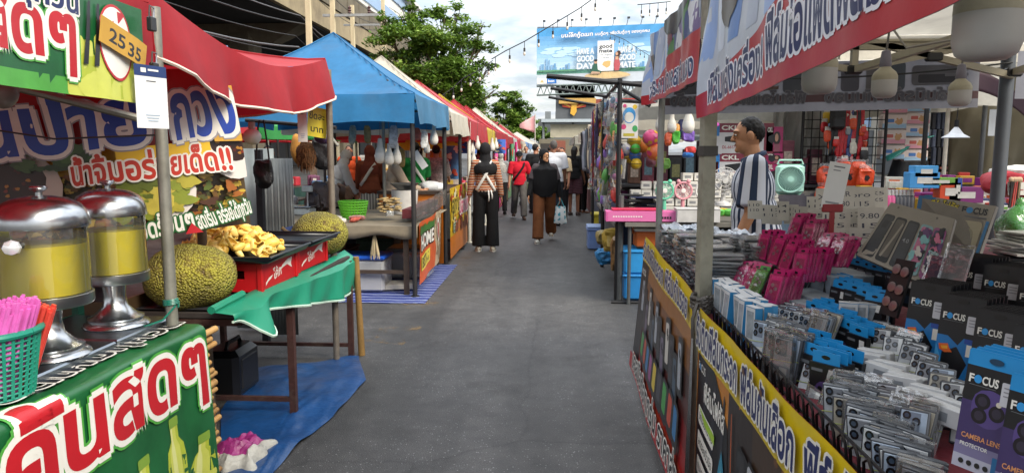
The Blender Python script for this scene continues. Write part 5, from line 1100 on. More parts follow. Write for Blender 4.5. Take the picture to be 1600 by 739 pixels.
# the woman walking towards the camera
w2 = P('woman in a long black headscarf and brown trousers walking towards the camera', -.15, 12.15, 176, 1.60, SKIN_L, legs=((-16, 22), (20, 6)), arms=((-10, 15, 12), (10, 15, 14)), head=(38, 2), vox=.010)
w2.top(cloth('#4b4446', .2), .4, .86, .022, 'tunic'); w2.trousers(cloth('#6f4326', .25), 1.0, .03, .028); w2.hijab(BLK, .42, .235); w2.shoes(M('#b6b3a8', .6))
b_ = MB()
for sd in (-1, 1): caps(b_, w2.J['sh', sd], .068, w2.J['el', sd], .058, BLK); caps(b_, w2.J['el', sd], .056, w2.J['wr', sd], .045, BLK)
remesh(b_, .011, 'sleeves', 2, w2.root)
hb_ = w2.root.matrix_basis @ w2.J['wr', -1]
bg = thing('carrier_bag', 'white carrier bag with teal splashes held by the walking woman', 'bag', (hb_.x+.02, hb_.y-.02, hb_.z-.12))
BGM = M('#d6dad8', .4, 0, .05, 6, .4, 16); BTM = M('#3f9fae', .4)
def bagf(a): return lambda u, v: Vector(((.085+.03*v)*math.cos(6.2832*u)*(1 if v < .97 else .3), (.035+.02*math.sin(v*3))*math.sin(6.2832*u), -.06-.29*v+.012*math.sin(u*19+v*7)))
d = MB(); d.grid(bagf(0), 28, 16, BGM, mfn=lambda u, v: BTM if math.sin(u*37)+math.sin(v*19+u*9) > .95 else BGM); d.build('sack', bg)
d = MB(); d.tube([(-.06, 0, -.06), (-.015, 0, .04), (0, 0, .08), (.02, 0, .04), (.06, 0, -.06)], .007, BTM, 6); d.build('handle', bg)
# others in the lane
m3 = P('man in a red T-shirt and dark cap with a black sling strap', -.78, 16.2, 190, 1.56, SKIN, legs=((18, 10), (-14, 18)), arms=((-8, 20, 30), (2, 10, 10)), fem=False, head=(0, 12)); m3.top(cloth('#b8172a', .15), .42, .88, .02); m3.trousers(cloth('#5f5b56', .3), 1.0, .02, .015); m3.hair(); m3.cap(BLK); m3.shoes(M('#4a3527', .7), name='sandal')
m3.strap([(-.13, .06, 1.43), (-.09, .125, 1.33), (0, .155, 1.2), (.1, .145, 1.07), (.16, .09, .98)], .05, BLK)
m4 = P('man in a white T-shirt with cropped grey hair seen from behind, past the walking woman', .0, 14.8, 10, 1.76, SKIN_D, fem=False, face=False); m4.top(cloth('#c9ccd2', .08), .42, .88, .03); m4.trousers(cloth('#2b3038'), 1.0, .02); m4.hair(M('#4a4643', .7, 0, .3, 60)); m4.shoes(BLK)
m5 = P('man in black with a face mask beside the man in red', -.44, 17.8, 20, 1.72, SKIN, fem=False, head=(-60, 0)); m5.top(BLK, .42, .88, .025); m5.trousers(BLK2, 1.0, .02); m5.hair(); m5.shoes(BLK); d = MB(); d.ell(m5.H((0, .075, -.045)), (.05, .035, .042), M('#b9c4c8', .7), rot=m5.HR); d.build('face_mask', m5.root)
w6 = P('woman with tied dark hair in a cream top facing the right stalls', .19, 16.3, 150, 1.62, SKIN, head=(20, 0)); w6.top(cloth('#b5a384', .12), .45, .9, .025); w6.trousers(BLK2, 1.0, .02); w6.hair(HAIR, 'tail'); w6.shoes(BLK)
w7 = P('person in a black top and burgundy shorts holding a plastic bag', .50, 17.2, -20, 1.66, SKIN_D, arms=((6, 9, 50), (4, 9, 20)), face=False); w7.top(BLK, .45, .9, .03); w7.trousers(stripes('burgundy_print', [(0, '#3d1c26'), (.5, '#4f2a36'), (.7, '#351620')], 17, 'z', .2), .46, .03, name='shorts'); w7.hair(HAIR, 'long'); w7.shoes(M('#3a2c2a', .7), name='sandal')
w7b = P('person in dark clothes standing behind the one in burgundy shorts', .72, 17.9, -60, 1.66, SKIN_D, face=False); w7b.top(BLK2, .5, .9, .03); w7b.trousers(BLK, 1, .02); w7b.hair()
d = MB(); hp = w7.root.matrix_basis @ w7.J['wr', -1]; d.grid(lambda u, v: Vector((.07*math.cos(6.28*u)*(.3+.7*min(1, v*2.5)), .05*math.sin(6.28*u), -.02-.26*v)), 18, 8, clear_film('#dfe3e4', .5, .15)); d.build('plastic_bag', None, 'whitish plastic bag in the hand of the person in shorts', 'bag', loc=hp)
w8 = P('woman in a grey jacket and black and white patterned headscarf, walking away', -1.3, 17.4, 12, 1.52, SKIN, legs=((6, 8), (-8, 10)), face=False); w8.top(cloth('#7e7f80', .15), .98, .88, .03); w8.trousers(BLK, 1, .02); w8.hijab(M('#a5a39d', .8, 0, .6, 30), .22, .19); w8.shoes(BLK2)
# vendors under the left canopies
v1 = P('vendor woman in a cream blouse looking down over her steel pot', -2.28, 9.95, -70, 1.62, SKIN_L, arms=((30, 8, 45), (35, 8, 40)), head=(10, 28), lean=6); v1.top(cloth('#b9a48c', .12), .95, .9, .02); v1.trousers(BLK, 1, .02); v1.hair(HAIR, 'bun')
v2 = P('vendor in a green T-shirt with white apron straps, back turned', -2.15, 11.0, 25, 1.68, SKIN, arms=((40, 10, 40), (30, 10, 40)), face=False); v2.top(cloth('#1f7a3c', .15), .42, .9, .025); v2.trousers(BLK, 1, .02); v2.hair(HAIR, 'bun'); v2.strap([(-.1, -.07, 1.43), (-.04, -.15, 1.3), (.08, -.155, 1.12), (.16, -.1, 1.0)], .045, APW, 'apron_strap')
v3 = P('vendor in a rust brown top, headscarf and grey striped skirt', -2.95, 11.3, 10, 1.63, SKIN, face=False, lean=8, arms=((25, 8, 40), (25, 8, 40))); v3.top(cloth('#7c412c', .2), .95, .95, .02); v3.skirt(stripes('grey_stripes', [(0, '#6e6c68'), (.5, '#b9b7b0')], 22, 'x', .01), .15, .22); v3.hijab(cloth('#6e3528', .15), .15, .17); v3.strap([(.1, -.1, 1.40), (.02, -.155, 1.28), (-.08, -.16, 1.12), (-.15, -.12, 1.03)], .05, APW, 'apron_strap')
v4 = P('vendor in an orange vest with dark hair facing the camera', -4.5, 15.5, 185, 1.66, SKIN_D, fem=False); v4.top(cloth('#2c2f38', .15), .45, .9, .02); v4.top(cloth('#c04a22', .15), .05, .92, .03, 'vest'); v4.trousers(BLK, 1, .02); v4.hair()
v5 = P('person in a dark grey printed T-shirt by the black upright', -3.95, 9.7, 200, 1.62, SKIN, arms=((20, 10, 30), (100, 25, 60)), fem=True); v5.top(cloth('#3a4347', .15), .42, .9, .025); v5.trousers(BLK, 1, .02); v5.hair(HAIR, 'tail')
v6 = P('vendor in a pale patterned blouse under the pink canopy', -2.15, 13.0, 5, 1.66, SKIN, face=False, arms=((30, 8, 40), (30, 8, 40))); v6.top(M('#8f8581', .8, 0, .6, 26), .5, .9, .025); v6.trousers(BLK, 1, .02); v6.hair(HAIR, 'bun')
v7 = P('vendor in black with a black headscarf behind the green shirted one', -2.3, 12.0, -30, 1.62, SKIN); v7.top(BLK, .95, .88, .03); v7.skirt(BLK, .12, .22); v7.hijab(BLK, .3, .2)
v8 = P('vendor in white bending over a table beyond the metal sheet', -3.65, 11.6, -60, 1.6, SKIN, lean=22, arms=((40, 8, 20), (40, 8, 20)), face=False); v8.top(cloth('#b9bcbe', .08), .95, .88, .03); v8.trousers(BLK2, 1, .02); v8.hijab(cloth('#c7c7c5', .08), .2, .19)
for i, (x, y, rz, c, lab) in enumerate(((-1.9, 18.2, 30, '#8f2f58', 'vendor in magenta under the far red canopy'), (-2.2, 21.4, 150, '#37506f', 'vendor in blue under the second red canopy'), (-1.0, 26, 180, '#6b6f77', 'far shopper in grey walking up the lane'), (-.5, 28, 10, '#20242c', 'far shopper in dark clothes walking away'), (.2, 25, 170, '#7d3b36', 'far shopper in a reddish top'), (-.2, 33, 0, '#b5b3ab', 'farthest shopper in pale clothes'), (-6.5, 13, 120, '#38404c', 'person in dark blue among the red canopies behind'), (-5.0, 19, 200, '#8d8b85', 'person in grey deeper among the red canopies'))):
 q = P(lab, x, y, rz, 1.62+.05*(i % 3), SKIN_D if i % 2 else SKIN, face=False, vox=.014, fem=i % 2 == 0); q.top(cloth(c, .15), .45, .9, .025); q.trousers(BLK2 if i % 2 else cloth('#2f3542'), 1, .02); q.hair(HAIR, 'tail' if i % 2 == 0 else 'short')
# the man in the striped shirt at the phone stall
NV = stripes('navy_white_stripes', [(0, '#1c2b45'), (.46, '#c9ccd4')], 3.35, 'angle', .03)
m9 = P('man with short black hair in a navy and white striped shirt behind the phone stall', 1.37, 4.86, 76, 1.77, SKIN_L, lean=5, arms=((8, 14, 20), (6, 10, 15)), fem=False, vox=.008, head=(4, 2)); m9.top(NV, .44, .82, .03, 'shirt'); m9.trousers(cloth('#23262d'), 1, .02); m9.hair(); m9.shoes(BLK)
b_ = MB(); T = m9.T
for a in range(24):
 t_ = 2*PI*a/24
caps(b_, T((-.05, -.03, 1.445)), .03, T((.05, -.03, 1.445)), .03, NV); b_ = MB(); b_.tube([T((.076*math.cos(t*PI/10), .066*math.sin(t*PI/10)-.012, 1.452-.02*math.sin(t*PI/10))) for t in range(21)], .017, cloth('#3d4a60', .1), 8); b_.build('collar', m9.root)
m10 = P('man in a dark T-shirt and grey trousers behind the hanging tissue packs', 4.35, 9.0, 30, 1.74, SKIN_D, fem=False, face=False, arms=((4, 14, 8), (4, 14, 8))); m10.top(cloth('#23262c', .2), .42, .88, .03); m10.trousers(cloth('#3d4047', .2), 1, .02); m10.hair(); m10.shoes(BLK)
# ================================================================== stall under the blue canopy
bt = thing('stall_table', 'wooden trestle table with a greyish cloth under the blue canopy', 'table', (-2.4, 8.5, 0))
d = MB(); d.box((0, 0, .735), (1.75, 2.1, .03), WOOD_D); d.build('table_top', bt)
for x in (-.82, .82):
 for y in (-1.0, 1.0): d = MB(); d.rod((x, y, 0), (x, y, .72), .026, WOOD_D, square=True); d.build('leg', bt)
d = MB(); d.rod((.82, -1.0, .25), (-.82, -1.0, .25), .018, WOOD_D, square=True); d.build('crossbar', bt)
CLO = M('#857a68', .85, 0, .22, 4, .2, 14, .3, 0, .2)
d = MB()
def tcl(s, v):
 x = -3.3+1.86*s; y = 7.43+2.15*v; z = .757+.006*math.sin(x*9)*math.sin(y*7)
 if v < .06: z -= (.06-v)/.06*(.12+.02*math.sin(x*11)); y = 7.43
 return (x, y, z)
d.grid(tcl, 30, 34, CLO); d.build('table_cloth', None, 'greyish brown cloth spread on the table under the blue canopy', 'tablecloth', solid=.003)
def slats_bundle(label, u, v):
 t = thing('skewer_bundle', label, 'bundle', PY(u, v, 8.0), .3); rs = random.Random(8); q = MB(); m = M('#b39b6c', .8, 0, .25, 20)
 for k in range(46):
  z = .012+.155*rs.random(); x = rs.uniform(-.11, .11); q.box((x*(1-z), rs.uniform(-.03, .03), z), (.035, .16+rs.uniform(-.03, .03), .012), m, rz=rs.uniform(-.5, .5))
 q.build('stack', t)
slats_bundle('stack of tan woven fans on the greyish table cloth', 609, 332)
def lattice_basket(label, loc, c, r0=.13, r1=.17, h=.2):
 t = thing('lattice_basket', label, 'basket', loc); m = plast(c, .4); q = MB()
 for k in range(26): a = 2*PI*k/26; q.rod((r0*math.cos(a), r0*math.sin(a), .004), (r1*math.cos(a), r1*math.sin(a), h), .007, m, n=4)
 for k in range(7): z = .01+h*.95*k/6; r_ = r0+(r1-r0)*z/h; q.tube([(r_*math.cos(2*PI*j/24), r_*math.sin(2*PI*j/24), z) for j in range(25)], .009, m, 5)
 q.lathe([(.001, 0), (r0, .0), (r0, .01)], (0, 0, 0), m, 20); q.build('basket_body', t); return t
lattice_basket('bright green lattice basket on the table near the canopy post', (PY(552, 330, 8.2).x, 8.2, .762), '#5fae2a')
rp = random.Random(21)
def packet(label, loc, c, s_=(.12, .08, .04), rz=0, group=None, film=True):
 d = MB(); d.pillow((0, 0, s_[2]), s_, M(c, .4, 0, .3, 22, .5, 30), .65, len(label)+loc[0]*9, .5, 16, 10); return d.build('food_packet', None, label, 'packet', group, loc=loc, rz=rz)
for k in range(7): packet('small plastic packet of food on the greyish table', (-2.35+rp.uniform(-.25, .3), 7.7+rp.uniform(-.1, .3), .76), rp.choice(('#c98d8f', '#c9c2b8', '#8f9c55', '#b5574a')), (.09, .06, .03), rp.uniform(0, 3), 'plastic food packets on the table under the blue canopy')
packet('pink paper parcel on the table edge by the jackfruit', (PY(497, 345, 7.7).x, 7.7, .76), '#c98a94', (.17, .1, .05))
# steel bowl on a white bucket
t = thing('white_bucket', 'white plastic bucket on the table in front of the cream bloused vendor', 'bucket', (PY(633, 340, 8.9).x, 8.9, .76)); d = MB(); d.lathe([(.001, 0), (.15, 0), (.17, .3), (.165, .3), (.15, .02)], (0, 0, 0), M('#c5c2bd', .4), 26); d.build('bucket_body', t)
d = MB(); d.lathe([(.02, 0), (.09, .005), (.17, .07), (.185, .085), (.175, .085), (.09, .015)], (0, 0, 0), steel('#9da0a2', .3), 26); d.build('steel_bowl', None, 'wide steel bowl resting on the white bucket', 'bowl', loc=(PY(633, 340, 8.9).x, 8.9, 1.06))
d = MB(); d.lathe([(.001, 0), (.05, 0), (.052, .12), (.02, .16), (.02, .19)], (0, 0, 0), clear_film('#e8ecec', .25, .1), 12); d.build('water_bottle', None, 'clear plastic bottle beside the white bucket', 'bottle', loc=(PY(609, 340, 8.6).x, 8.6, .76))
for k in range(9): packet('raw food in a clear bag behind the film roll', (-1.62+rp.uniform(-.12, .05), 8.3+k*.13, .76), rp.choice(('#a8483c', '#c9c5bb', '#b58a3c', '#c25a50')), (.09, .07, .04), rp.uniform(0, 3), 'clear bags of food along the table front')
d = MB(); d.ell((0, 0, 0), (.2, .2, .09), M('#c9cbcc', .4, 0, .1, 9, .6, 14), 20, 10, fn=lambda p: p*(1+.2*mnoise.noise(p*12))); d.build('white_sack', None, 'white plastic sack heaped behind the food poster', 'sack', loc=(-1.75, 10.15, 1.03))
FILM = clear_film('#d9dcd8', .16, .06)
d = MB(); d.grid(lambda s, v: (-1.445+.006*math.sin(s*30), 7.42+2.16*s, .82+.2*v-.02*math.sin(s*5)), 20, 3, FILM); d.build('plastic_film', None, 'clear plastic film stretched between the two black posts', 'film')
d = MB(); d.box((-1.6, 8.55, .86), (.12, 1.7, .1), M('#5b2025', .5, 0, .4, 12, .3, 20)); d.build('meat_tray', None, 'long tray of dark red food behind the clear film', 'tray')
# orange printed banner by the table end
OR = vinyl('#c0562a', .15); CRM = vinyl('#b9a68a', .2)
cv = Canvas(1.75, .66, OR, .0006)
cv.poly([(.95, 0), (1.75, 0), (1.75, .66), (1.2, .66), (.85, .45), (1.05, .25)], CRM)
for k in range(26): cv.blob(rr.uniform(1.05, 1.7), rr.uniform(.05, .6), .05, .035, vinyl(rr.choice(('#8c6a4a', '#d5c5a8', '#6d4a34'))), k, rough=.5)
for k in range(16): cv.blob(.08+k*.055, .56, .05, .05, vinyl('#3f6a32', .2), k, rough=.5)
cv.text('HOME', .06, .36, .22, TWHT, w=.78, bold=.05, out=TBLK, ow=.09); cv.rect(.04, .14, .66, .30, vinyl('#d2c14a')); cv.text('BISTRO', .08, .165, .16, TBLK, w=.52, bold=.03)
cv.ell(1.3, .42, .11, .16, TWHT); cv.ell(1.3, .42, .08, .12, vinyl('#a83a2a'));
for k in range(5): cv.rect(1.15, .05+k*.03, 1.6, .062+k*.03, vinyl('#7d6a50'))
cv.build('orange_banner', lambda x, y: Vector((-1.43+.03*max(0, x-1.2)**2*6*(-1)+.012*math.sin(x*7+y*4), 7.45+x, .12+y+.05*x*(1-y))), .08, .1, None, 'orange and cream vinyl banner reading HOME BISTRO below the table edge', 'banner')
# below the table
MT = stripes('blue_white_mat', [(0, '#0c2570'), (.62, '#a9b0c0'), (.70, '#10307c'), (.92, '#b5bccc')], 7, 'y', .12)
d = MB(); d.grid(lambda s, v: (-3.4+2.1*s, 7.05+2.5*v, .006+.012*max(0, mnoise.noise(Vector((s*9, v*9, 3))))), 20, 24, MT); d.build('striped_mat', None, 'blue and white striped mat laid under the table', 'mat')
def bin_(label, loc, s_, lid, rz=0):
 t = thing('storage_bin', label, 'storage bin', loc, rz); d = MB(); cl = clear_film('#d9dbe0', .45, .2)
 d.box((0, 0, s_[2]/2), s_, cl, bev=.03, taper=.9); d.build('bin_body', t)
 d = MB(); d.box((0, 0, s_[2]*.35), (s_[0]*.82, s_[1]*.82, s_[2]*.6), M('#b9afa0', .8, 0, .5, 9)); d.build('contents', t)
 d = MB(); d.box((0, 0, s_[2]+.02), (s_[0]+.03, s_[1]+.03, .045), plast(lid), bev=.015); d.build('lid', t)
bin_('clear storage bin with a bright blue lid under the table', (-2.15, 7.75, .012), (.62, .42, .36), '#1d4fae')
bin_('dusty clear bin with a grey lid beside the blue lidded bin', (-1.75, 8.6, .012), (.5, .4, .33), '#6c6a66')
d = MB(); d.box((0, 0, .04), (.4, .28, .06), M('#c4bfb4', .7, 0, .3, 9), bev=.01); d.build('folded_carton', None, 'flattened pale carton lying on the striped mat', 'carton', loc=(-1.75, 7.8, .01), rz=.3)
d = MB()
sb = random.Random(5)
for k in range(40): a = sb.uniform(0, 6.28); d.tube([(0, 0, .02), (.02*math.cos(a), .02*math.sin(a), -.08), (.04*math.cos(a), .04*math.sin(a), -.2), (.05*math.cos(a), .05*math.sin(a), -.27-.03*math.sin(k*2.3))], .003, M('#b5a583', .8), 4)
d.build('raffia_bundle', None, 'bundle of pale raffia strings hanging under the table', 'bundle', loc=PY(585, 362, 7.5))
for i, (x, y, c, lab) in enumerate(((-2.6, 8.2, '#3a1f22', 'dark maroon box in the shade under the table'), (-2.95, 7.9, '#26282c', 'black box in the shade under the table'), (-2.3, 9.2, '#3b4a3a', 'dark green tub at the back under the table'))):
 t = thing('stock_box', lab, 'box', (x, y, .01)); d = MB(); d.box((0, 0, .2), (.5, .45, .4), M(c, .7), bev=.02); d.build('box_body', t); d = MB(); d.box((0, 0, .41), (.52, .47, .03), M(c, .6), bev=.01); d.build('lid', t)
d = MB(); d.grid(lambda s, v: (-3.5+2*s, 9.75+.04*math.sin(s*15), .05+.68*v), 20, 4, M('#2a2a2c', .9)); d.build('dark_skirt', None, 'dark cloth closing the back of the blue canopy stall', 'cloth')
# bulbs and strips hung under the blue canopy
BW_ = M('#cfccc4', .4, 0, .06, 9); BC = M('#bdb8ad', .4, 0, .1, 9)
def bulb_mesh(name='lamp_bulb', r=.055):
 t = thing(name, 'white LED bulb', 'bulb', (0, 0, 0)); k = r/.055
 d = MB(); d.lathe([(.001, -.105*k), (.03*k, -.1*k), (.05*k, -.075*k), (.055*k, -.04*k), (.05*k, 0)], (0, 0, 0), BW_, 18); d.build('globe', t)
 d = MB(); d.lathe([(.05*k, 0), (.042*k, .03*k), (.028*k, .06*k), (.024*k, .1*k), (.02*k, .14*k), (.004, .142*k)], (0, 0, 0), BC, 18); d.build('socket', t)
 d = MB(); d.tube([(0, 0, .14*k), (.004, 0, .25*k), (0, .004, .42*k)], .003, M('#5c5850', .6), 5); d.build('lead', t)
 return t
BULB = Stamp(bulb_mesh())
for i, (u, v, Y, sc, lab) in enumerate(((594, 239, 8.0, 1.15, 'leftmost of the three bulbs in front of the cream bloused vendor'), (608, 244, 8.0, 1.0, 'middle one of the three bulbs in front of the cream bloused vendor'), (620, 243, 8.1, 1.0, 'bulb touching the right of the trio before the cream bloused vendor'),
         (678, 214, 9.0, 1.0, 'bulb hanging beside the clear film under the blue canopy'), (667, 230, 9.2, .8, 'bulb hanging low behind the blue canopy posts'), (737, 232, 12.4, 1.1, 'bulb left of the black headscarf under the pink canopy'), (746, 225, 12.8, 1.0, 'bulb close by the cream post of the pink canopy'), (769, 228, 14.4, 1.1, 'bulb right of the black headscarf under the pink canopy'), (775, 226, 15.6, 1.0, 'bulb under the yellow canopy edge'), (740, 247, 12.0, .8, 'small bulb hanging lowest by the cream post'))):
 BULB.put(PY(u, v, Y), 0, lab, 'lamp bulbs hung under the left canopies', sc)
for i, (u, v0, v1, Y, c, lab) in enumerate(((551, 196, 226, 7.9, '#8d8a78', 'patterned strip hanging leftmost under the blue canopy'), (573, 196, 224, 8.3, '#8a7a4e', 'yellowish strip hanging under the blue canopy'), (615, 196, 232, 7.7, '#9a9c9f', 'grey oval flyer hanging above the bulb trio'), (651, 200, 220, 8.3, '#7b3f37', 'small reddish card hanging by the near black post'), (663, 205, 232, 8.4, '#c6c6c2', 'white paper strip hanging between the black posts'), (627, 232, 262, 8.9, '#7f6b3a', 'tan strip hanging behind the bulb trio'))):
 a, b = PY(u, v0, Y), PY(u, v1, Y); w_ = .085 if i != 2 else .1; d = MB()
 d.grid(lambda s, q: (a.x+(s-.5)*w_*(1-.5*(2*q-1)**4), Y+.01*math.sin(q*5)+.04*q*(1 if i % 2 else -1), a.z+(b.z-a.z)*q), 6, 12, M(c, .6, 0, .5, 30)); d.build('hanging_strip', None, lab, 'strip', 'strips and cards hung under the blue canopy', solid=.002); d = MB()
fsn = thing('paper_tag', 'slanting white price sheet in front of the green shirted vendor', 'tag', PY(656, 250, 9.6)); d = MB(); d.box((0, 0, 0), (.1, .004, .26), PAPER, T=Matrix.Rotation(-.6, 4, 'Y')); d.build('sheet', fsn)
# table beyond with teal cloth (seen past the metal sheet)
t = thing('teal_table', 'table with a teal cloth seen beyond the metal sheet', 'table', (-3.6, 9.0, 0)); d = MB(); d.box((0, 0, .72), (1.5, .9, .03), M('#4a4a4a', .6)); d.build('table_top', t)
d = MB(); d.grid(lambda s, v: (-.76+1.52*s, -.46-.01*math.sin(s*30)*v, .74-.22*v), 30, 4, TEAL); d.build('cloth_skirt', t)
for x in (-.7, .7): d = MB(); d.rod((x, -.4, 0), (x, -.4, .7), .02, IRON, square=True); d.rod((x, .4, 0), (x, .4, .7), .02, IRON, square=True); d.build('leg_frame', t)
sc_ = thing('weighing_scale', 'white weighing scale on the teal table', 'scale', (PY(470, 297, 8.8).x, 8.8, .74)); d = MB(); d.box((0, 0, .05), (.3, .26, .09), M('#b9bcb8', .4), bev=.02); d.build('scale_base', sc_); d = MB(); d.box((0, 0, .115), (.34, .28, .015), steel(), bev=.004); d.build('pan', sc_); d = MB(); d.rod((.05, .1, .1), (.05, .1, .3), .012, STL2); d.box((.05, .09, .33), (.14, .03, .08), M('#b9bcb8', .4), bev=.008); d.build('display', sc_)
for i, (u, v, Y, c, s_) in enumerate(((500, 275, 9.2, '#5c4a44', (.13, .1, .2)), (515, 280, 9.6, '#9c8f86', (.12, .1, .18)), (488, 290, 9.0, '#3d2f2c', (.1, .08, .14)), (535, 290, 9.8, '#7a5a44', (.13, .1, .16)), (450, 292, 9.4, '#c9bdb5', (.12, .1, .1)))):
 packet(['brown goods sack behind the weighing scale', 'beige goods sack right of the brown one', 'small dark sack by the weighing scale', 'tan goods sack near the brown topped vendor', 'cream parcel on the teal table'][i], (PY(u, v, Y).x, Y, .76), c, s_)
d = MB(); d.lathe([(.001, 0), (.16, 0), (.19, .32), (.18, .32), (.16, .02)], (0, 0, 0), M('#7d5230', .6), 22); d.build('brown_tub', None, 'brown plastic tub standing below the teal table', 'tub', loc=(PY(515, 340, 8.0).x, 8.0, .3))
t = thing('tub_stand', 'small grey stand carrying the brown tub', 'stand', (PY(515, 340, 8.0).x, 8.0, 0)); d = MB(); d.box((0, 0, .28), (.45, .4, .03), M('#55585a', .6)); d.build('stand_top', t)
for sx in (-.18, .18): d = MB(); d.box((sx, 0, .135), (.04, .36, .265), M('#55585a', .6)); d.build('leg', t)
# ================================================================== farther left stalls
FB = vinyl('#c9a51f', .2)
cv = Canvas(2.0, .98, FB, .0008)
cv.rect(0, 0, 2.0, .3, vinyl('#c4701c', .15));
for k in range(60): cv.blob(rr.uniform(.05, 1.95), rr.uniform(.32, .95), rr.uniform(.05, .14), rr.uniform(.03, .08), vinyl(rr.choice(('#a63a22', '#5f8a2c', '#d2b62e', '#7a2f1c', '#c98a2c', '#d9d0b0', '#b5243a')), .2), k, rough=.5)
cv.text('ลูกชิ้น', .1, .62, .34, TBLK, w=.75, bold=.05, out=vinyl('#d9c04a'), ow=.1); cv.text('ปลาหมึก', .95, .56, .3, vinyl('#c43a6a'), w=.95, bold=.05, out=TWHT, ow=.1); cv.text('ย่าง', .2, .36, .2, vinyl('#2f6a2a'), w=.4, bold=.04, out=TWHT, ow=.08)
for k in range(5): cv.blob(.5+k*.32, .4, .12, .09, vinyl(('#8c4a2a', '#b86a3a', '#6a3a22')[k % 3], .3), k+3);
cv.build('food_poster', plane_fn((-1.42, 9.68, .06), (0, 1, 0), (0, 0, 1), .006, 5), .2, .2, None, 'yellow and orange food poster with bold Thai letters on the next stall', 'banner')
t = thing('stall_counter', 'counter behind the yellow and orange food poster', 'counter', (-1.95, 10.7, 0)); d = MB(); d.box((0, 0, .98), (.95, 2.1, .04), WOOD_D); d.build('counter_top', t); d = MB(); d.box((.0, -1.0, .48), (.9, .04, .96), vinyl('#b5651c', .2)); d.box((-.45, 0, .48), (.04, 2.0, .94), WOOD_D); d.build('side_panel', t)
ft = [(11.95, 14.7, '#6a6d70', 'metal trolley counter under the pink canopy'), (15, 16.8, '#39407a', 'counter with a blue cloth under the yellow canopy'), (17.2, 19.5, '#b03a6a', 'counter with a magenta cloth under the red canopy'), (19.8, 21.9, '#8a6a4a', 'tan counter under the second red canopy'), (22.2, 24.5, '#5a7a5a', 'counter with a green cloth under the white pointed canopy'), (24.8, 27.1, '#b5a890', 'beige counter under the pale grey canopy'), (27.4, 30, '#7a2f33', 'counter with a red cloth far down the left row'), (30.5, 33.8, '#54667f', 'blue grey counter farthest down the left row')]
gi = 0
for (y0, y1, c, lab) in ft:
 t = thing('stall_counter', lab, 'counter', (-1.85, (y0+y1)/2, 0), 0, 'counters along the far left row'); l = y1-y0
 d = MB(); d.box((0, 0, .8), (.85, l, .04), M('#5f5a52', .7)); d.build('counter_top', t)
 d = MB(); d.grid(lambda s, v: (.43+.012*math.sin(s*l*14)*(1-v), -l/2+l*s, .06+.75*v), 40, 3, cloth(c)); d.grid(lambda s, v: (-.42+.85*s, -l/2-.005, .06+.75*v), 12, 3, cloth(c)); d.build('cloth_front', t)
 for k in range(int(l*5)):
  gi += 1; y = y0+.15+rp.uniform(0, l-.3); x = -1.85+rp.uniform(-.3, .36); cc = rp.choice(('#b5323f', '#c9a83a', '#cfcac0', '#3f7f5a', '#c46a9a', '#4a6a9c', '#8a5a36', '#d9d2c4'))
  d = MB(); h = rp.uniform(.06, .2)
  if k % 3 == 0: d.lathe([(.001, 0), (.06, 0), (.075, h), (.07, h), (.06, .02)], (0, 0, 0), M(cc, .5, 0, .2), 12)
  elif k % 3 == 1: d.box((0, 0, h/2), (.16, .14, h), M(cc, .6, 0, .2), bev=.01); d.box((0, 0, h+.006), (.165, .145, .012), M('#cbc6ba', .6))
  else: d.ell((0, 0, h*.5), (.09, .07, h*.55), M(cc, .5, 0, .3, 18, .4), 12, 8, fn=lambda p: p*(1+.2*mnoise.noise(p*25)))
  d.build(('tub', 'carton', 'parcel')[k % 3], None, ('small tub of goods on a far left counter', 'small carton of goods on a far left counter', 'wrapped parcel of goods on a far left counter')[k % 3], ('tub', 'carton', 'parcel')[k % 3], 'goods on the far left counters', loc=(x, y, .825), rz=rp.uniform(0, 3))
# hung goods and printed sheets along the far left row
for i, (u0, u1, v0, v1, Y, c, lab) in enumerate(((665, 690, 235, 285, 13.2, '#c98a2a', 'orange and yellow food sheet behind the patterned blouse'), (692, 718, 228, 280, 14.0, '#3f6f9c', 'blue food sheet under the pink canopy'), (770, 778, 240, 262, 16, '#c44a8a', 'magenta sheet hanging under the yellow canopy'), (779, 784, 236, 265, 18, '#b9b2aa', 'pale sheet hanging after the magenta one'), (786, 791, 222, 290, 19.5, '#c22f78', 'bright pink strip hanging by the red canopy'), (796, 803, 225, 275, 22, '#4d8a62', 'green sheet hanging by the white pointed canopy'), (804, 808, 222, 290, 24, '#c5387e', 'pink strip hanging deeper in the row'), (770, 790, 218, 240, 16.9, '#1f4fa0', 'blue tarpaulin flap below the yellow canopy'), (715, 745, 222, 240, 13.4, '#2458a6', 'blue tarpaulin flap behind the pink canopy post'), (812, 822, 225, 250, 30, '#b5a890', 'beige sheet far down the left row'))):
 cv = Canvas(1, 1, M(c, .6, 0, .3, 5, .2, 12), .002)
 for k in range(14): cv.blob(rr.uniform(.1, .9), rr.uniform(.1, .9), .14, .1, M(rr.choice((c, '#d9d0c0', '#a8402c', c)), .6), k, rough=.5)
 a, b, e = PY(u0, v1, Y), PY(u1, v1, Y), PY(u0, v0, Y)
 cv.build('hanging_sheet', lambda x, y: Vector((a.x+(b.x-a.x)*x, Y+.04*math.sin(x*6+y*2), a.z+(e.z-a.z)*y)), .2, .2, None, lab, 'sheet', 'sheets hung along the far left row')
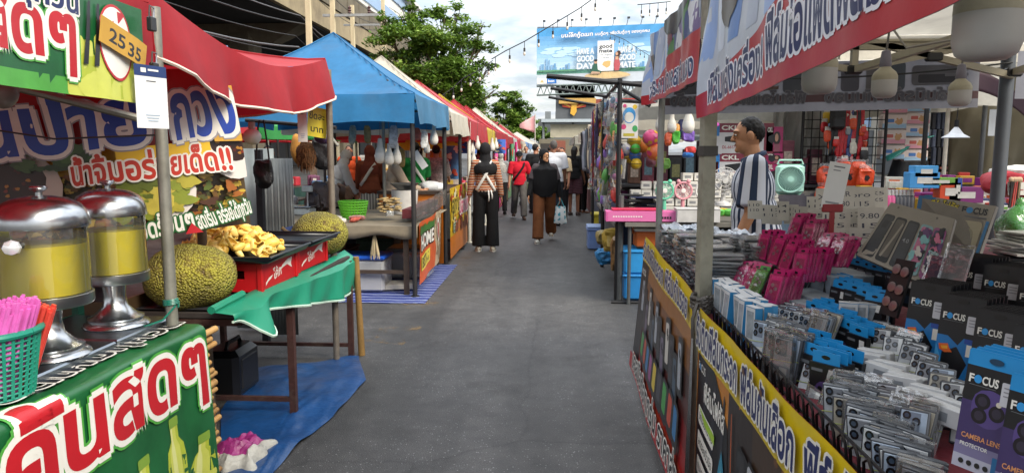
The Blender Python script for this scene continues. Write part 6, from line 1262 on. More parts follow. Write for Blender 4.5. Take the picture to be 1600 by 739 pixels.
# back row tables with goods, seen under the near canopies
for i, (x, y, c, lab) in enumerate(((-5.2, 12, '#4a4d52', 'grey table in the row behind'), (-6.4, 9.6, '#7a3a34', 'reddish table in the row behind'), (-5.4, 16.5, '#3f5f5a', 'teal grey table deeper in the row behind'), (-4.2, 20.5, '#6a5a4a', 'brown table deepest in the row behind'))):
 t = thing('back_table', lab, 'table', (x, y, 0)); d = MB(); d.box((0, 0, .72), (1.8, .9, .03), M('#55504a', .7)); d.build('table_top', t); d = MB(); d.grid(lambda s, v: (-.9+1.8*s, -.455+.01*math.sin(s*40), .1+.62*v), 30, 2, cloth(c)); d.build('cloth_front', t)
 for k in range(10):
  h = rp.uniform(.1, .35); d = MB(); d.box((0, 0, h/2), (rp.uniform(.12, .25), .2, h), M(rp.choice(('#b5323f', '#c9c2b4', '#3d5a7a', '#b58a3a', '#8f8a84', '#6a3f5a')), .6, 0, .3), bev=.02); d.box((0, -.101, h*.5), (.08, .003, h*.5), M('#cfc9bc', .6)); d.build('carton', None, 'carton of goods on a table of the row behind', 'carton', 'cartons on the tables of the row behind', loc=(x+rp.uniform(-.8, .8), y+rp.uniform(-.25, .25), .735), rz=rp.uniform(-.3, .3))
# low stool and crate at the foot of the row
st = thing('plastic_stool', 'grey metal stand behind the woman with crossed straps', 'stand', (-1.55, 12.4, 0)); d = MB(); d.box((0, 0, .5), (.4, .4, .03), M('#8a8d8f', .5, .3)); d.build('stand_top', st)
for sx in (-.17, .17):
 for sy in (-.17, .17): d = MB(); d.rod((sx, sy, 0), (sx, sy, .49), .014, M('#8a8d8f', .5, .3)); d.build('leg', st)
for z in (.15, .32): d = MB(); d.box((0, -.17, z), (.34, .02, .02), M('#8a8d8f', .5, .3)); d.build('rung', st)
tr_ = thing('goods_trolley', 'low black wheeled trolley behind the walking woman', 'trolley', (-.5, 20, 0)); d = MB(); d.box((0, 0, .3), (.9, .5, .05), BLK2); d.box((0, .1, .5), (.8, .3, .34), M('#4a5a3c', .7, 0, .4), bev=.03); d.build('platform', tr_)
for sx in (-.35, .35): d = MB(); d.rod((sx, -.24, .1), (sx, -.2, .1), .1, BLK2, n=16); d.build('wheel', tr_); d = MB(); d.rod((sx, .2, .1), (sx, .24, .1), .1, BLK2, n=16); d.build('wheel', tr_)
# ================================================================== phone accessory stall
BEI = M('#a39c88', .5, .1, .15, 10, .05, 30, .5, 0, .12); GRYP = M('#50555b', .5, .1, .12, 9, 0, None, .5, 0, .1); UND = tarp('#d6d1c4', .12)
cp = canopy('off white canopy on beige folding frame over the phone accessory table', .63, 2.72, -.3, 4.5, 2.24, .06, 2.75, UND, UND, [(2.66, 4.42, GRYP, .038), (2.66, -.2, GRYP, .03), (.66, 4.46, M('#8a8b86', .5, .3), .02)], 'canopies of the right side stalls', BEI, .0, None, 30)
q = MB(); PB = M('#8d8a7a', .55, .1, .2, 14, .08, 30, .5, 0, .75)
q.rod((0, 0, 0), (0, 0, 2.22), .026, PB, square=True); q.box((0, 0, 2.1), (.065, .065, .2), PB); q.box((0, 0, 1.55), (.062, .062, .04), M('#3b3834', .6)); q.build('stall_post', None, 'beige square post with rust spots between the two table banners', 'post', loc=(.63, 2.97, 0), rz=.2)
fr = thing('folding_truss', 'beige folding truss with black joints under the off white canopy', 'truss', (1.65, 4.35, 0)); BJ = M('#1b1b1c', .4)
d = MB(); nz_ = 2.02
for P_, Q_ in (((-1.0, 0, 2.2), (0.1, 0, nz_)), ((-1.0, 0, 1.98), (.1, 0, 2.2)), ((.1, 0, nz_), (1.0, 0, 2.2)), ((.1, 0, 2.2), (1.0, 0, 1.98)), ((.1, -.05, nz_), (.55, -2.3, 2.2)), ((.1, 0, nz_), (.1, 0, 2.6)), ((1.0, 0, 2.2), (.95, -2.2, nz_)), ((-1.0, 0, 2.15), (1.0, 0, 2.15)), ((.95, -2.2, nz_), (1.0, -4, 2.2)), ((1.0, 0, 2.0), (1.0, -2.2, 2.2)), ((-.2, -2.3, 2.1), (.95, -2.25, 2.02)), ((.1, -4.0, 2.2), (.95, -2.2, 2.05)), ((.55, -2.3, 2.2), (.95, -2.9, 2.12))): d.rod(P_, Q_, .018, BEI, square=True)
d.build('bars', fr);
for p in ((.1, 0, nz_), (.55, -2.3, 2.19), (.95, -2.2, nz_), (-.45, 0, 2.09), (.55, 0, 2.09), (1.0, 0, 2.0)): d = MB(); d.box(p, (.09, .05, .05), BJ, bev=.008); d.build('joint', fr)
# valance banners
RB = vinyl('#a5222a', .1); SKB = vinyl('#8fa9d6', .15)
def vban(y0, y1, z0, h, x0, label, main, txts, seed, amp):
 w = y0-y1; cv = Canvas(w, h, vinyl('#b9c1cc', .15), .0006)
 for k in range(12): cv.poly([(w*k/12, h*.35), (w*(k+.6)/12, h*.35), (w*(k+1.3)/12, h), (w*(k+.5)/12, h)], vinyl(('#8fa9d6', '#c9d3e2', '#6f8fc4', '#aab4c6')[k % 4], .1))
 if main == 2:
  for k in range(10): cv.blob(w*(.55+.045*k), h*rr.uniform(.4, .85), .07, .09, vinyl(('#7a4a52', '#4a7a45', '#3b4a7a', '#c9ccd2', '#6a5a8a')[k % 5], .2), k, rough=.4)
 cv.blob(w*.62, h*.93, w*.18, h*.2, vinyl('#3b3a3f', .2), 4); cv.blob(w*.17, h*.55, .09, .07, vinyl('#5a5552', .2), 4)
 cv.poly([(0, 0), (w, 0), (w, h*.55), (w*.55, h*.5), (w*.3, h*.3), (0, h*.14)], RB)
 for s_, x, z, sz, ww in txts: cv.text(s_, x, z, sz, NAVY, w=ww, bold=.03, out=vinyl('#d9dae0'), ow=.07)
 fn = plane_fn((x0, y0, z0), (0, -1, .05 if main == 1 else 0), (0, .05 if main == 1 else 0, 1), amp, 13, 5, seed, fade=lambda x, y: .35+1.9*math.exp(-x*4))
 return cv.build('valance_banner', fn, .05, .06, None, label, 'banner', 'printed banners of the phone stall')
vban(2.94, .5, 1.68, .62, .60, 'red and pale blue printed banner along the canopy edge nearest the camera', 1, (('ฟิล์มหลังเครื่อง!', .10, .05, .15, .72), ('ฟิล์มไอแพด', .86, .065, .19, .48), ('ฟิล์มกระจก', 1.36, .07, .2, .52)), 1, .008)
vban(4.66, 3.06, 1.84, .4, .60, 'creased red and pale printed banner on the far canopy edge by the beige post', 2, (('ฟิล์มกระจกหลังเคสกันมอง', .05, .035, .13, 1.45),), 2, .02)
GB = tarp('#8c8c93', 0)
def cl_(c): return tarp(c, 0)
cv = Canvas(1.92, .30, GB, .0006); cv.rect(0, .055, 1.92, .10, cl_('#6a5154')); cv.rect(.08, .12, .35, .27, cl_('#63636b')); cv.rect(.3, .12, .55, .29, cl_('#5d5a5c'))
for x, y in ((.14, .17), (.18, .19), (.15, .21), (.36, .2), (.42, .2), (.36, .25), (.42, .25)): cv.ell(x, y, .028, .024, cl_('#45454a')); cv.ell(x, y, .02, .017, cl_('#66666d'))
for k in range(4): cv.poly([(.62, .13+k*.035), (.72, .14+k*.035), (.72, .16+k*.035), (.62, .15+k*.035)], cl_('#756058'))
for x, c in ((.8, '#60646c'), (.95, '#696870'), (1.15, '#5f5f68'), (1.3, '#6d6b6c'), (1.42, '#5d646c')): cv.rrect(x, .2, .11, .17, cl_(c))
cv.rrect(1.66, .2, .3, .12, cl_('#6f6f74')); cv.rrect(1.66, .18, .22, .05, cl_('#4c4c52'));
for k in range(3): cv.rrect(1.78, .2+k*.03, .14, .018, cl_('#7a7a80'))
cv.text('ฟิล์มไอแพด ฟิล์มหลัง', .06, .05, .1, cl_('#6b6b74'), w=.82, mirror=True, out=cl_('#85858c'), ow=.06, bold=.03); cv.text('ฟิล์มนิรภัย กันมอง', 1.0, .05, .1, cl_('#6b6b74'), w=.8, mirror=True, out=cl_('#85858c'), ow=.06, bold=.03)
cv.build('back_valance', plane_fn((.67, 4.56, 1.775), (1, 0, .02), (-.02, 0, 1), .006, 9), .08, .1, None, 'grey back of a printed banner closing the far side of the phone stall', 'banner')
cv = Canvas(.8, .28, GB, .0006); cv.rect(.1, .1, .5, .25, cl_('#5d4a50')); cv.text('มอง', .15, .03, .1, cl_('#6b6b74'), mirror=True, out=cl_('#85858c'), ow=.06)
cv.build('back_valance', plane_fn((2.76, 4.5, 1.86), (1, 0, 0), (0, 0, 1), .006, 9), .1, .1, None, 'smaller grey banner back hanging right of the grey post', 'banner')
d = MB(); d.tube(sag((.66, 4.4, 2.0), (2.66, 4.38, 2.06), .05), .005, BULB_BLK, 5); d.tube([(1.5, 3.4, 2.14), (1.55, 3.3, 2.0), (2.0, 3.0, 2.06), (2.4, 3.1, 2.12), (2.6, 3.6, 2.06)], .006, M('#9a9890', .5), 5); d.build('power_cable', None, 'thin power cables looped under the off white canopy', 'cable')
def big_bulb():
 t = thing('lamp_bulb', 'big LED bulb', 'bulb', (0, 0, 0)); a = M('#b9b8b4', .42, 0, .06, 9, 0, None, .4); b_ = M('#aca68f', .45, 0, .2, 14, 0, None, .4, 0, .2)
 d = MB(); d.lathe([(.001, -.075), (.03, -.073), (.044, -.064), (.05, -.045), (.05, 0)], (0, 0, 0), a, 26); d.build('globe', t)
 d = MB(); d.lathe([(.0505, 0), (.05, .018), (.042, .034), (.026, .048), (.021, .055)], (0, 0, 0), b_, 26); d.build('neck', t)
 d = MB(); d.lathe([(.021, .055), (.024, .06), (.022, .085), (.017, .12), (.006, .126)], (0, 0, 0), M('#7d7a86', .45), 18); d.build('socket', t)
 d = MB(); d.tube([(0, 0, .12), (.004, 0, .16), (.015, .01, .24)], .005, M('#6d6b66', .6), 6); d.build('lead', t)
 return t
BB_ = Stamp(big_bulb())
for u, v, Y, s_, lab in ((1545, 22, 1.22, 1.0, 'huge near LED bulb at the top right corner'), (1281, 108, 2.2, 1.0, 'large LED bulb below the red printed valance'), (1382, 126, 3.15, 1.0, 'LED bulb hanging from the truss node in the middle'), (1500, 142, 3.5, .98, 'LED bulb hanging next to the grey post')):
 BB_.put(PY(u, v, Y), 0, lab, 'large bulbs under the phone stall canopy', s_)
# table and its printed fronts
tb = thing('display_table', 'long display table with a maroon cloth holding the phone accessories', 'table', (1.5, 2.5, 0)); MAR = M('#5f1522', .8, 0, .2, 8, .2, 40)
d = MB(); d.box((-.02, 0, .855), (1.7, 3.9, .03), MAR); d.build('table_top', tb)
for x in (-.8, .75):
 for y in (-1.85, 0, 1.85): d = MB(); d.rod((x, y, 0), (x, y, .84), .02, GRYP, square=True); d.build('leg', tb)
d = MB(); d.add([(-.86, -1.95, .872), (-.86, 1.95, .872), (.8, 1.95, 1.06), (.8, -1.95, 1.06)], [(0, 3, 2, 1)], MAR); d.add([(.8, -1.95, 1.06), (.8, 1.95, 1.06), (.8, 1.95, .87), (.8, -1.95, .87)], [(0, 3, 2, 1)], MAR); d.build('sloped_cloth', tb)
YB = vinyl('#c9b01c', .1); ORB = vinyl('#b5742a', .2)
cv = Canvas(2.2, .84, ORB, .0006)
for k in range(6): cv.rect(.5+k*.3, .0, .8+k*.3, .66, vinyl(('#2a2220', '#3a2a1e', '#8a5a26', '#b0782a', '#bf862c', '#c9922c')[k], .1))
cv.rect(0, .655, 2.2, .84, YB); cv.poly([(.03, 0), (.60, 0), (.545, .3), (.5, .52), (.3, .66), (.03, .66)], TBLK)
for k in range(3): cv.poly([(.05+.15*k, 0), (.12+.15*k, 0), (.2+.13*k, .6), (.18+.13*k, .62)], vinyl('#262931'))
FOB = vinyl('#3f7fb8')
cv.text('F', .05, .60, .045, TWHT); cv.text('CUS', .098, .60, .045, TWHT, w=.075); cv.ell(.084, .615, .013, .015, FOB)
cv.text('ฟิล์มโฟกัส', .16, .50, .11, TWHT, w=.3, rot=-.06, bold=.03)
for k, s_ in enumerate(('ปกป้องหน้าจอ', 'ลดรอยนิ้วมือ', 'ทนแรงกระแทก', 'ใสสบายตา')):
 z = .41-k*.105; cv.rrect(.2, z, .25, .075, TWHT, rot=-.12); cv.text(s_, .095, z-.005, .05, TBLK, w=.21, rot=-.12, bold=.015)
cv.poly([(.1, .455), (.34, .425), (.34, .39), (.2, .41)], vinyl('#9cc23a'))
cv.poly([(.34, 0), (.44, 0), (.50, .34), (.45, .42), (.40, .3)], vinyl('#2f7f9a', .15)); cv.poly([(.38, .02), (.42, .02), (.47, .32), (.45, .36)], vinyl('#5aa8ba', .15)); cv.rrect(.24, .03, .16, .09, vinyl('#9aa3ad'), rot=-.3)
cv.poly([(.60, 0), (.615, 0), (.575, .6), (.565, .6)], vinyl('#b5521f'))
for k, (x, c, c2) in enumerate(((.68, '#2a2b2e', '#15151a'), (.80, '#a9aeb4', '#3a3d42'), (.92, '#b5aa92', '#3b3630'), (1.06, '#3d3550', '#1d1826'), (1.22, '#6f3f8a', '#2a1a38'), (1.42, '#8fb0c9', '#2c3a48'), (1.62, '#c9c4ba', '#3a3836'), (1.84, '#37383c', '#18181b'))):
 cv.rrect(x+.012, .26, .13, .55, vinyl('#17181b'), rot=-.10, r=.25); cv.rrect(x, .27, .088, .50, vinyl(c, .1), rot=-.10, r=.25)
 for dx, dz in ((-.012, .17), (.022, .14), (-.008, .105)): cv.ell(x+dx, .27+dz, .016, .022, vinyl(c2))
cv.text('รับติดฟิล์มกระจก', .03, .70, .16, NAVY, w=.62, bold=.035, out=vinyl('#d5d3cb'), ow=.07)
cv.text('ฟิล์มกันเสือก', .71, .70, .16, NAVY, w=.50, bold=.035, out=vinyl('#d5d3cb'), ow=.07)
cv.text('ฟิล์มไฮโดรเจล', 1.28, .70, .16, NAVY, w=.66, bold=.035, out=vinyl('#d5d3cb'), ow=.07)
for x, z in ((.74, .80), (.93, .80), (1.1, .67)): cv.blob(x, z, .014, .012, vinyl('#5a3a20'), 3)
cv.build('table_banner', plane_fn((.605, 2.9, .075), (0, -1, 0), (0, 0, 1), .004, 6, 2), .1, .1, None, 'yellow and orange table front banner listing phone films, nearest the camera', 'banner', 'printed banners of the phone stall')
cv = Canvas(1.58, .85, vinyl('#a83a22', .15), .0006)
for k in range(6): cv.rect(0, .12+k*.1, 1.58, .24+k*.1, vinyl(('#8a1a1c', '#6a1c1e', '#4a2422', '#3d2a26', '#6a4424', '#8a5a28')[k], .1))
cv.rect(0, .70, 1.58, .85, YB); cv.poly([(0, .1), (.2, .1), (.26, .7), (0, .7)], TBLK); cv.text('FOCUS', .03, .62, .05, TWHT, w=.12)
for k in range(13):
 x = .14+k*.105; z = .5-.05*(k % 3); c = ('#8f949b', '#2a2b30', '#5f5568', '#b5b0a8', '#35363a', '#3a4a5a')[k % 6]; cv.rrect(x+.012, z, .11, .24, vinyl('#17181b'), rot=.12); cv.rrect(x, z, .07, .185, vinyl(c, .15), rot=.12); cv.ell(x-.005, z+.05, .014, .018, vinyl('#101014')); cv.ell(x+.015, z+.03, .012, .016, vinyl('#101014'))
for k in range(9):
 x = .35+k*.13; c = ('#3f8a45', '#b5452f', '#2f6fa0', '#8a4a7a', '#c9b03a', '#3a3a40')[k % 6]; cv.rrect(x+.01, .25, .125, .19, vinyl('#1d1d20'), rot=-.1); cv.rrect(x, .26, .08, .13, vinyl(c, .2), rot=-.1)
cv.rect(0, 0, 1.58, .1, vinyl('#a01a22'))
cv.text('รับติดฟิล์มกระจก ฟิล์มกันรอย', .06, .735, .13, NAVY, w=1.48, bold=.035, out=vinyl('#d5d3cb'), ow=.06); cv.text('เคสมือถือทุกรุ่น ราคาส่ง', .1, .03, .15, TBLK, w=1.4, bold=.04, out=TWHT, ow=.08)
cv.build('table_banner', lambda x, y: Vector((.60-.075*(1-y/.85)+.006*math.sin(6*x), 4.6-x-.3*(1-y/.85)*(x/1.58), .10+y+.05*(1-x/1.58))), .1, .1, None, 'yellow topped red banner with phone cases on the far half of the table front', 'banner', 'printed banners of the phone stall')
kn = thing('plastic_wrap_knot', 'knotted clear plastic wrap tied round the beige post', 'knot', (.62, 2.93, .93)); d = MB(); kr = random.Random(6)
for k in range(9): d.tube([(.045*math.cos(t*.7+k), .045*math.sin(t*.7+k), .02*math.sin(k*1.7+t*.4)+.01*kr.uniform(-1, 1)) for t in range(10)], .008, M('#4b4640', .4, 0, .4, 30, .5, 50), 5)
d.tube([(-.03, -.04, 0), (-.05, -.06, -.06), (-.045, -.05, -.14)], .008, M('#4b4640', .4), 5); d.build('wrap', kn)
# ---- goods: prototypes
CLR = clear_film('#c9ccd2', .05, .07, .12); CASE = M('#7d8186', .3, 0, .45, 14); CASE2 = M('#484c52', .3, 0, .4, 14); WHB = M('#b9bbbd', .45, 0, .12, 12); LENS = M('#15161a', .25); YLW = M('#b5a12c', .4); BLKP = M('#151619', .35, 0, .15, 9); BLUP = M('#1f86c4', .4, 0, .08, 9); STICK = M('#c9c9c6', .6, 0, .15, 60); RUB = M('#8f9c3a', .5)
def loc_panel(mb, pts, x, m):   # a printed patch on the face that looks along -x
 mb.add([(x, y, z) for y, z in pts], [tuple(range(len(pts)))], m)
def hole(mb, x, y, z, ry, rz, m, n=10, th=.0): mb.add([(x, y+ry*math.cos(2*PI*k/n), z+rz*math.sin(2*PI*k/n)) for k in range(n)], [tuple(range(n-1, -1, -1))], m)
FRB = M('#4a4e54', .18, 0, .35, 14);
def case_pack(c, lens=3, h=.155, w=.08):
 d = MB(); gl = M(tuple(c), .14, 0, .25, 16); d.box((.002, 0, h/2), (.012, w, h), FRB, bev=.004)
 d.box((-.005, 0, h*.5), (.003, w*.86, h*.9), gl, bev=.001); d.box((-.0062, .004, h*.76), (.003, w*.56, h*.34), M((c[0]*.45, c[1]*.45, c[2]*.48), .2), bev=.001)
 for k, (y, z) in enumerate(((.018, .86), (.018, .68), (-.008, .77))[:lens]): hole(d, -.0083-.0002*k, y*w/.08, z*h, .0115, .0125, LENS); hole(d, -.0089-.0002*k, y*w/.08, z*h, .006, .0065, M('#3a4656', .15))
 d.add([(-.0072, -w*.3, h*.12), (-.0072, w*.1, h*.12), (-.0072, w*.1, h*.34), (-.0072, -w*.3, h*.34)], [(3, 2, 1, 0)], STICK)
 d.rod((-.009, -w*.55, h*.5), (-.009, w*.55, h*.46), .0012, RUB, n=4)
 if lens == 2: d.box((-.003, 0, h*.52), (.02, w*1.1, h*1.1), CLR)
 return d
def header_box(purple):
 d = MB(); d.box((0, 0, .075), (.022, .105, .15), BLKP); d.box((0, 0, .168), (.003, .095, .04), BLUP); hole(d, -.0022, 0, .17, .016, .007, LENS)
 x = -.0115; loc_panel(d, [(-.042, .1), (-.042, .135), (-.016, .135), (-.016, .1)], x, STICK); loc_panel(d, [(.005, .122), (.005, .132), (.045, .132), (.045, .122)], x, M('#5f6368', .5))
 if purple:
  d.ell((x, .0, .05), (.001, .035, .042), M('#3b2a55', .4), 14, 8)
  for y, z in ((.012, .066), (-.012, .052), (.012, .04)): hole(d, x-.0016, y, z, .009, .009, LENS)
 else: loc_panel(d, [(-.04, .02), (-.04, .06), (.04, .06), (.04, .02)], x, M('#1d2a3a', .4))
 return d
def pack_group(proto, name, label, cat, group):
 o = proto.build(name, None, label, cat, group); return Stamp(o)
S_case = [pack_group(case_pack(c, l), 'phone_case_pack', 'clear wrapped phone case standing in the near racks of the phone stall', 'phone case', 'clear phone case packs in the near racks') for c, l in ((lin('#a5aab0'), 3), (lin('#8d9299'), 2), (lin('#b9bcbe'), 3), (lin('#a09a8c'), 3), (lin('#9aa8b9'), 3))]
S_hdr = [pack_group(header_box(p), 'film_box', 'small black film box with a blue hanging tab on the phone stall', 'film box', 'black film boxes with blue tabs') for p in (False, True)]
gr = random.Random(31)
cnt = 0
def ground_z(X): return .872+.188*(X-.64)/1.66
# lens film boxes, white fronts and blue sides
def lens_box():
 d = MB(); B2 = M('#2f7fb0', .4); d.box((0, 0, .085), (.03, .075, .17), B2); x = -.0155
 loc_panel(d, [(-.036, .002), (-.036, .168), (.036, .168), (.036, .002)], x, WHB); loc_panel(d, [(-.027, .05), (-.027, .155), (.027, .155), (.027, .05)], x-.0006, M('#8d959c', .25, 0, .4, 20)); loc_panel(d, [(-.033, .004), (-.033, .04), (.033, .04), (.033, .004)], x-.0006, M('#2a3a6a', .4)); loc_panel(d, [(.0, .004), (.0, .04), (.012, .04), (.012, .004)], x-.0009, YLW)
 d.box((0, 0, .1715), (.031, .076, .002), WHB)
 return d
S_lens = pack_group(lens_box(), 'lens_film_box', 'white and blue lens film box standing in the front rack', 'film box', 'white and blue film boxes in the front rack')
# front rack of black wire
rk = thing('wire_rack', 'low black wire rack with looped front along the table edge', 'rack', (.645, 1.9, .87)); WB = M('#111113', .35)
d = MB()
for k in range(30):
 y = .92-k*.066; d.tube([(0, y, 0), (-.004, y, .045), (-.004, y-.02, .06), (-.004, y-.04, .045), (0, y-.045, 0)], .0035, WB, 5)
d.build('loops', rk); d = MB()
for z in (.01, .055): d.rod((.004, .95, z), (.004, -1.1, z), .004, WB, n=6)
d.build('rails', rk)
# white cartons of small accessories lying between the packs
def white_carton():
 d = MB(); d.box((0, 0, .035), (.05, .15, .07), WHB, bev=.003); loc_panel(d, [(-.02, .015), (-.02, .05), (.03, .05), (.03, .015)], -.0256, M('#7d8288', .4)); return d
S_wc = pack_group(white_carton(), 'accessory_carton', 'small white accessory carton with a hanging tab between the clear packs', 'carton', 'white accessory cartons in the near racks')
def rows(stamps, a, b, n, deep, step, h, rz, tilt, scale, label=None, group=None, jit=.004):
 """files of packs whose front tops run from pixel a to pixel b (u, v, X): h is the height of one pack"""
 p, q = PX(*a), PX(*b)
 for i in range(n):
  t0 = p.lerp(q, (i+.5)/n); r0 = rz+gr.uniform(-.07, .07); dr = Vector((math.cos(r0), math.sin(r0), 0)); ti = tilt+gr.uniform(-.06, .06)
  for k in range(deep):
   c = t0+dr*step*k*scale; sc = scale*gr.uniform(.95, 1.05); ti += gr.uniform(-.03, .05); dz = h*sc*math.cos(ti)
   gr.choice(stamps).put((c.x-h*sc*math.sin(ti)*math.cos(r0)+gr.uniform(-jit, jit), c.y-h*sc*math.sin(ti)*math.sin(r0)+gr.uniform(-jit, jit), c.z-dz+.002*k+gr.uniform(-jit, jit)), Euler((gr.uniform(-.10, .10), ti, r0+gr.uniform(-.08, .08)), 'XYZ'), label, group, sc)
rows([S_lens], (1110, 434, .67), (1186, 484, .68), 7, 3, .034, .17, .1, .0, .88)
rows(S_case, (1188, 500, .68), (1236, 532, .68), 4, 5, .026, .155, .55, .05, .85)
rows(S_case, (1196, 474, .84), (1296, 498, .86), 6, 4, .028, .155, .6, .35, .72)
rows([S_hdr[1]], (1240, 517, .74), (1304, 560, .74), 3, 4, .034, .188, .5, .0, .85)
rows(S_case, (1305, 596, .69), (1440, 745, .69), 8, 4, .03, .155, .8, .0, .85)
rows(S_case, (1262, 562, .74), (1450, 648, .80), 8, 4, .03, .155, .8, .4, .75)
rows([S_wc], (1345, 545, .90), (1500, 648, .86), 5, 2, .06, .07, .6, .05, .62)
rows(S_case[:3], (1362, 500, 1.0), (1435, 545, 1.0), 4, 3, .03, .155, .75, .4, .72)
rows(S_case, (1430, 545, .98), (1530, 625, .92), 5, 2, .03, .155, .75, .35, .72)
rows([S_hdr[1]], (1265, 468, .93), (1352, 515, .93), 5, 4, .03, .188, .45, .05, .72)
rows([S_hdr[0]], (1255, 414, 1.1), (1378, 462, 1.08), 8, 4, .03, .188, .45, .05, .72)
rows([S_hdr[0]], (1308, 396, 1.3), (1425, 424, 1.28), 8, 4, .03, .188, .45, .05, .72)
rows(S_case[:2], (1200, 425, 1.02), (1262, 440, 1.02), 4, 3, .024, .155, .5, .4, .6)
# FOCUS boxes
def focus_box(purple):
 t = thing('screen_film_pack', 'pack', 'film pack', (0, 0, 0)); w, h = .125, .235
 d = MB(); d.box((0, 0, h/2), (.014, w, h), BLKP); d.box((0, 0, h+.018), (.004, w, .036), BLKP if not purple else BLUP); d.build('pack_body', t)
 cv = Canvas(w, h+.034, TBLK, .00035)
 if purple:
  cv.rect(0, h, w, h+.034, vinyl('#1f86c4')); cv.rect(0, 0, w, h*.66, vinyl('#3b2f5c', .1)); cv.rect(0, 0, w, h*.25, vinyl('#6f6a8c', .1)); cv.rect(0, 0, w, h*.13, vinyl('#a5a5b5'))
  cv.rrect(.06, h*.62, .075, .085, vinyl('#4f4078', .1), r=.45)
  for x, y in ((.045, h*.68), (.078, h*.6), (.042, h*.54)): cv.ell(x, y, .017, .018, vinyl('#16131c')); cv.ell(x, y, .010, .011, vinyl('#2f2a3a'))
  cv.ell(.08, h*.69, .006, .006, vinyl('#c9c0b0')); cv.text('CAMERA LENS', .012, h*.30, .016, vinyl('#c98a5a'), w=.085, bold=.02); cv.text('PROTECTOR', .012, h*.22, .012, TWHT, w=.06)
  for k in range(4): cv.ell(.02+k*.018, h*.07, .006, .006, TBLK)
  cv.rect(.085, .005, .12, h*.2, vinyl('#1d5f8f'))
 else:
  cv.poly([(0, 0), (w, 0), (w, h*.62), (w*.62, h*.62), (w*.5, h*.52), (w*.25, h*.62), (0, h*.62)], vinyl('#1f6fae', .1)); cv.poly([(.02, 0), (.07, 0), (.095, h*.3), (.06, h*.5), (.02, h*.4)], vinyl('#17181c')); cv.poly([(.0, h*.05), (.02, h*.3), (.0, h*.5)], vinyl('#4a9ad0'))
  cv.rect(.08, h*.56, w, h*.62, vinyl('#20479a')); cv.rect(.088, h*.40, .105, h*.55, TWHT); cv.rect(.107, h*.40, .122, h*.55, vinyl('#b5d0dc'))
  cv.poly([(.008, h*.5), (.035, h*.52), (.04, h*.47), (.05, h*.42), (.028, h*.40), (.012, h*.43)], vinyl('#d5622c')); cv.poly([(.015, h*.475), (.035, h*.49), (.036, h*.45), (.02, h*.44)], vinyl('#e0a03a'))
 cv.text('F', .01, h*.84, .026, TWHT, bold=.03); cv.ell(.029, h*.84+.009, .0085, .0095, vinyl('#2f8fd0')); cv.text('CUS', .039, h*.84, .026, TWHT, w=.034, bold=.03); cv.rect(.012, h*.815, .07, h*.82, vinyl('#6a6d72'))
 cv.rrect(.098, h*.80, .034, .052, vinyl('#c4c4ca'), r=.1);
 for k in range(3): cv.rect(.086, h*.78+k*.009, .11, h*.78+k*.009+.003, vinyl('#8a8a90'))
 if not purple:
  for k in range(4): cv.rect(w-.008, h*.70+k*.012, w-.001, h*.70+k*.012+.006, vinyl('#c9a21f'))
 cv.ell(w/2, h+.018, .016, .007, vinyl('#0b0b0c') if not purple else vinyl('#143a55'))
 cv.build('printed_front', plane_fn((-.0075, w/2, 0), (0, -1, 0), (0, 0, 1)), 0, 0, t)
 return t
S_fo = Stamp(focus_box(False)); S_pu = Stamp(focus_box(True))
def file_of(st_, u, v, Y, rz, deep, step, label, group, tilt=.14, scale=.92):
 p0 = PY(u, v, Y); h = .27*scale
 for k in range(deep):
  dr = Vector((math.cos(rz), math.sin(rz), 0)); p = p0+dr*step*k
  st_.put((p.x+h*math.sin(tilt)*-0.0, p.y, p.z-h), Euler((0, tilt, rz+gr.uniform(-.03, .03)), 'XYZ'), label if k == 0 else 'black film pack filed behind the front ones of its row', group if k == 0 else 'film packs filed behind the front row', scale)
for i, (u, v, Y, lab) in enumerate(((1447, 443, 2.10, 'black and blue film pack at the left end of the long row'), (1499, 464, 1.97, 'second black and blue film pack from the left in the long row'), (1556, 488, 1.84, 'third black and blue film pack from the left in the long row'), (1620, 516, 1.70, 'black and blue film pack cut by the right picture edge'))):
 file_of(S_fo, u, v, Y, .6, 6, .021, lab, 'black and blue film packs in the long row')
for i, (u, v, Y, lab) in enumerate(((1512, 402, 2.35, 'black film pack at the left end of the upper row'), (1563, 416, 2.22, 'black film pack in the middle of the upper row'), (1622, 436, 2.08, 'black film pack at the right end of the upper row'))):
 file_of(S_fo, u, v, Y, .6, 6, .022, lab, 'black film packs in the upper row')
for i, (u, v, Y, lab) in enumerate(((1548, 556, 1.22, 'purple lens protector pack whole in view at lower right'), (1618, 598, 1.12, 'purple lens protector pack cut by the picture edge'))):
 file_of(S_pu, u, v, Y, .50, 4, .02, lab, 'purple lens protector packs', scale=.78)
for k in range(6):
 S_hdr[0].put((.78+.03*k, .93-.01*k, .93), Euler((0, .3, .6), 'XYZ'), 'blue tabbed film box below the purple lens packs', 'blue tabbed boxes below the purple packs', 1.1)
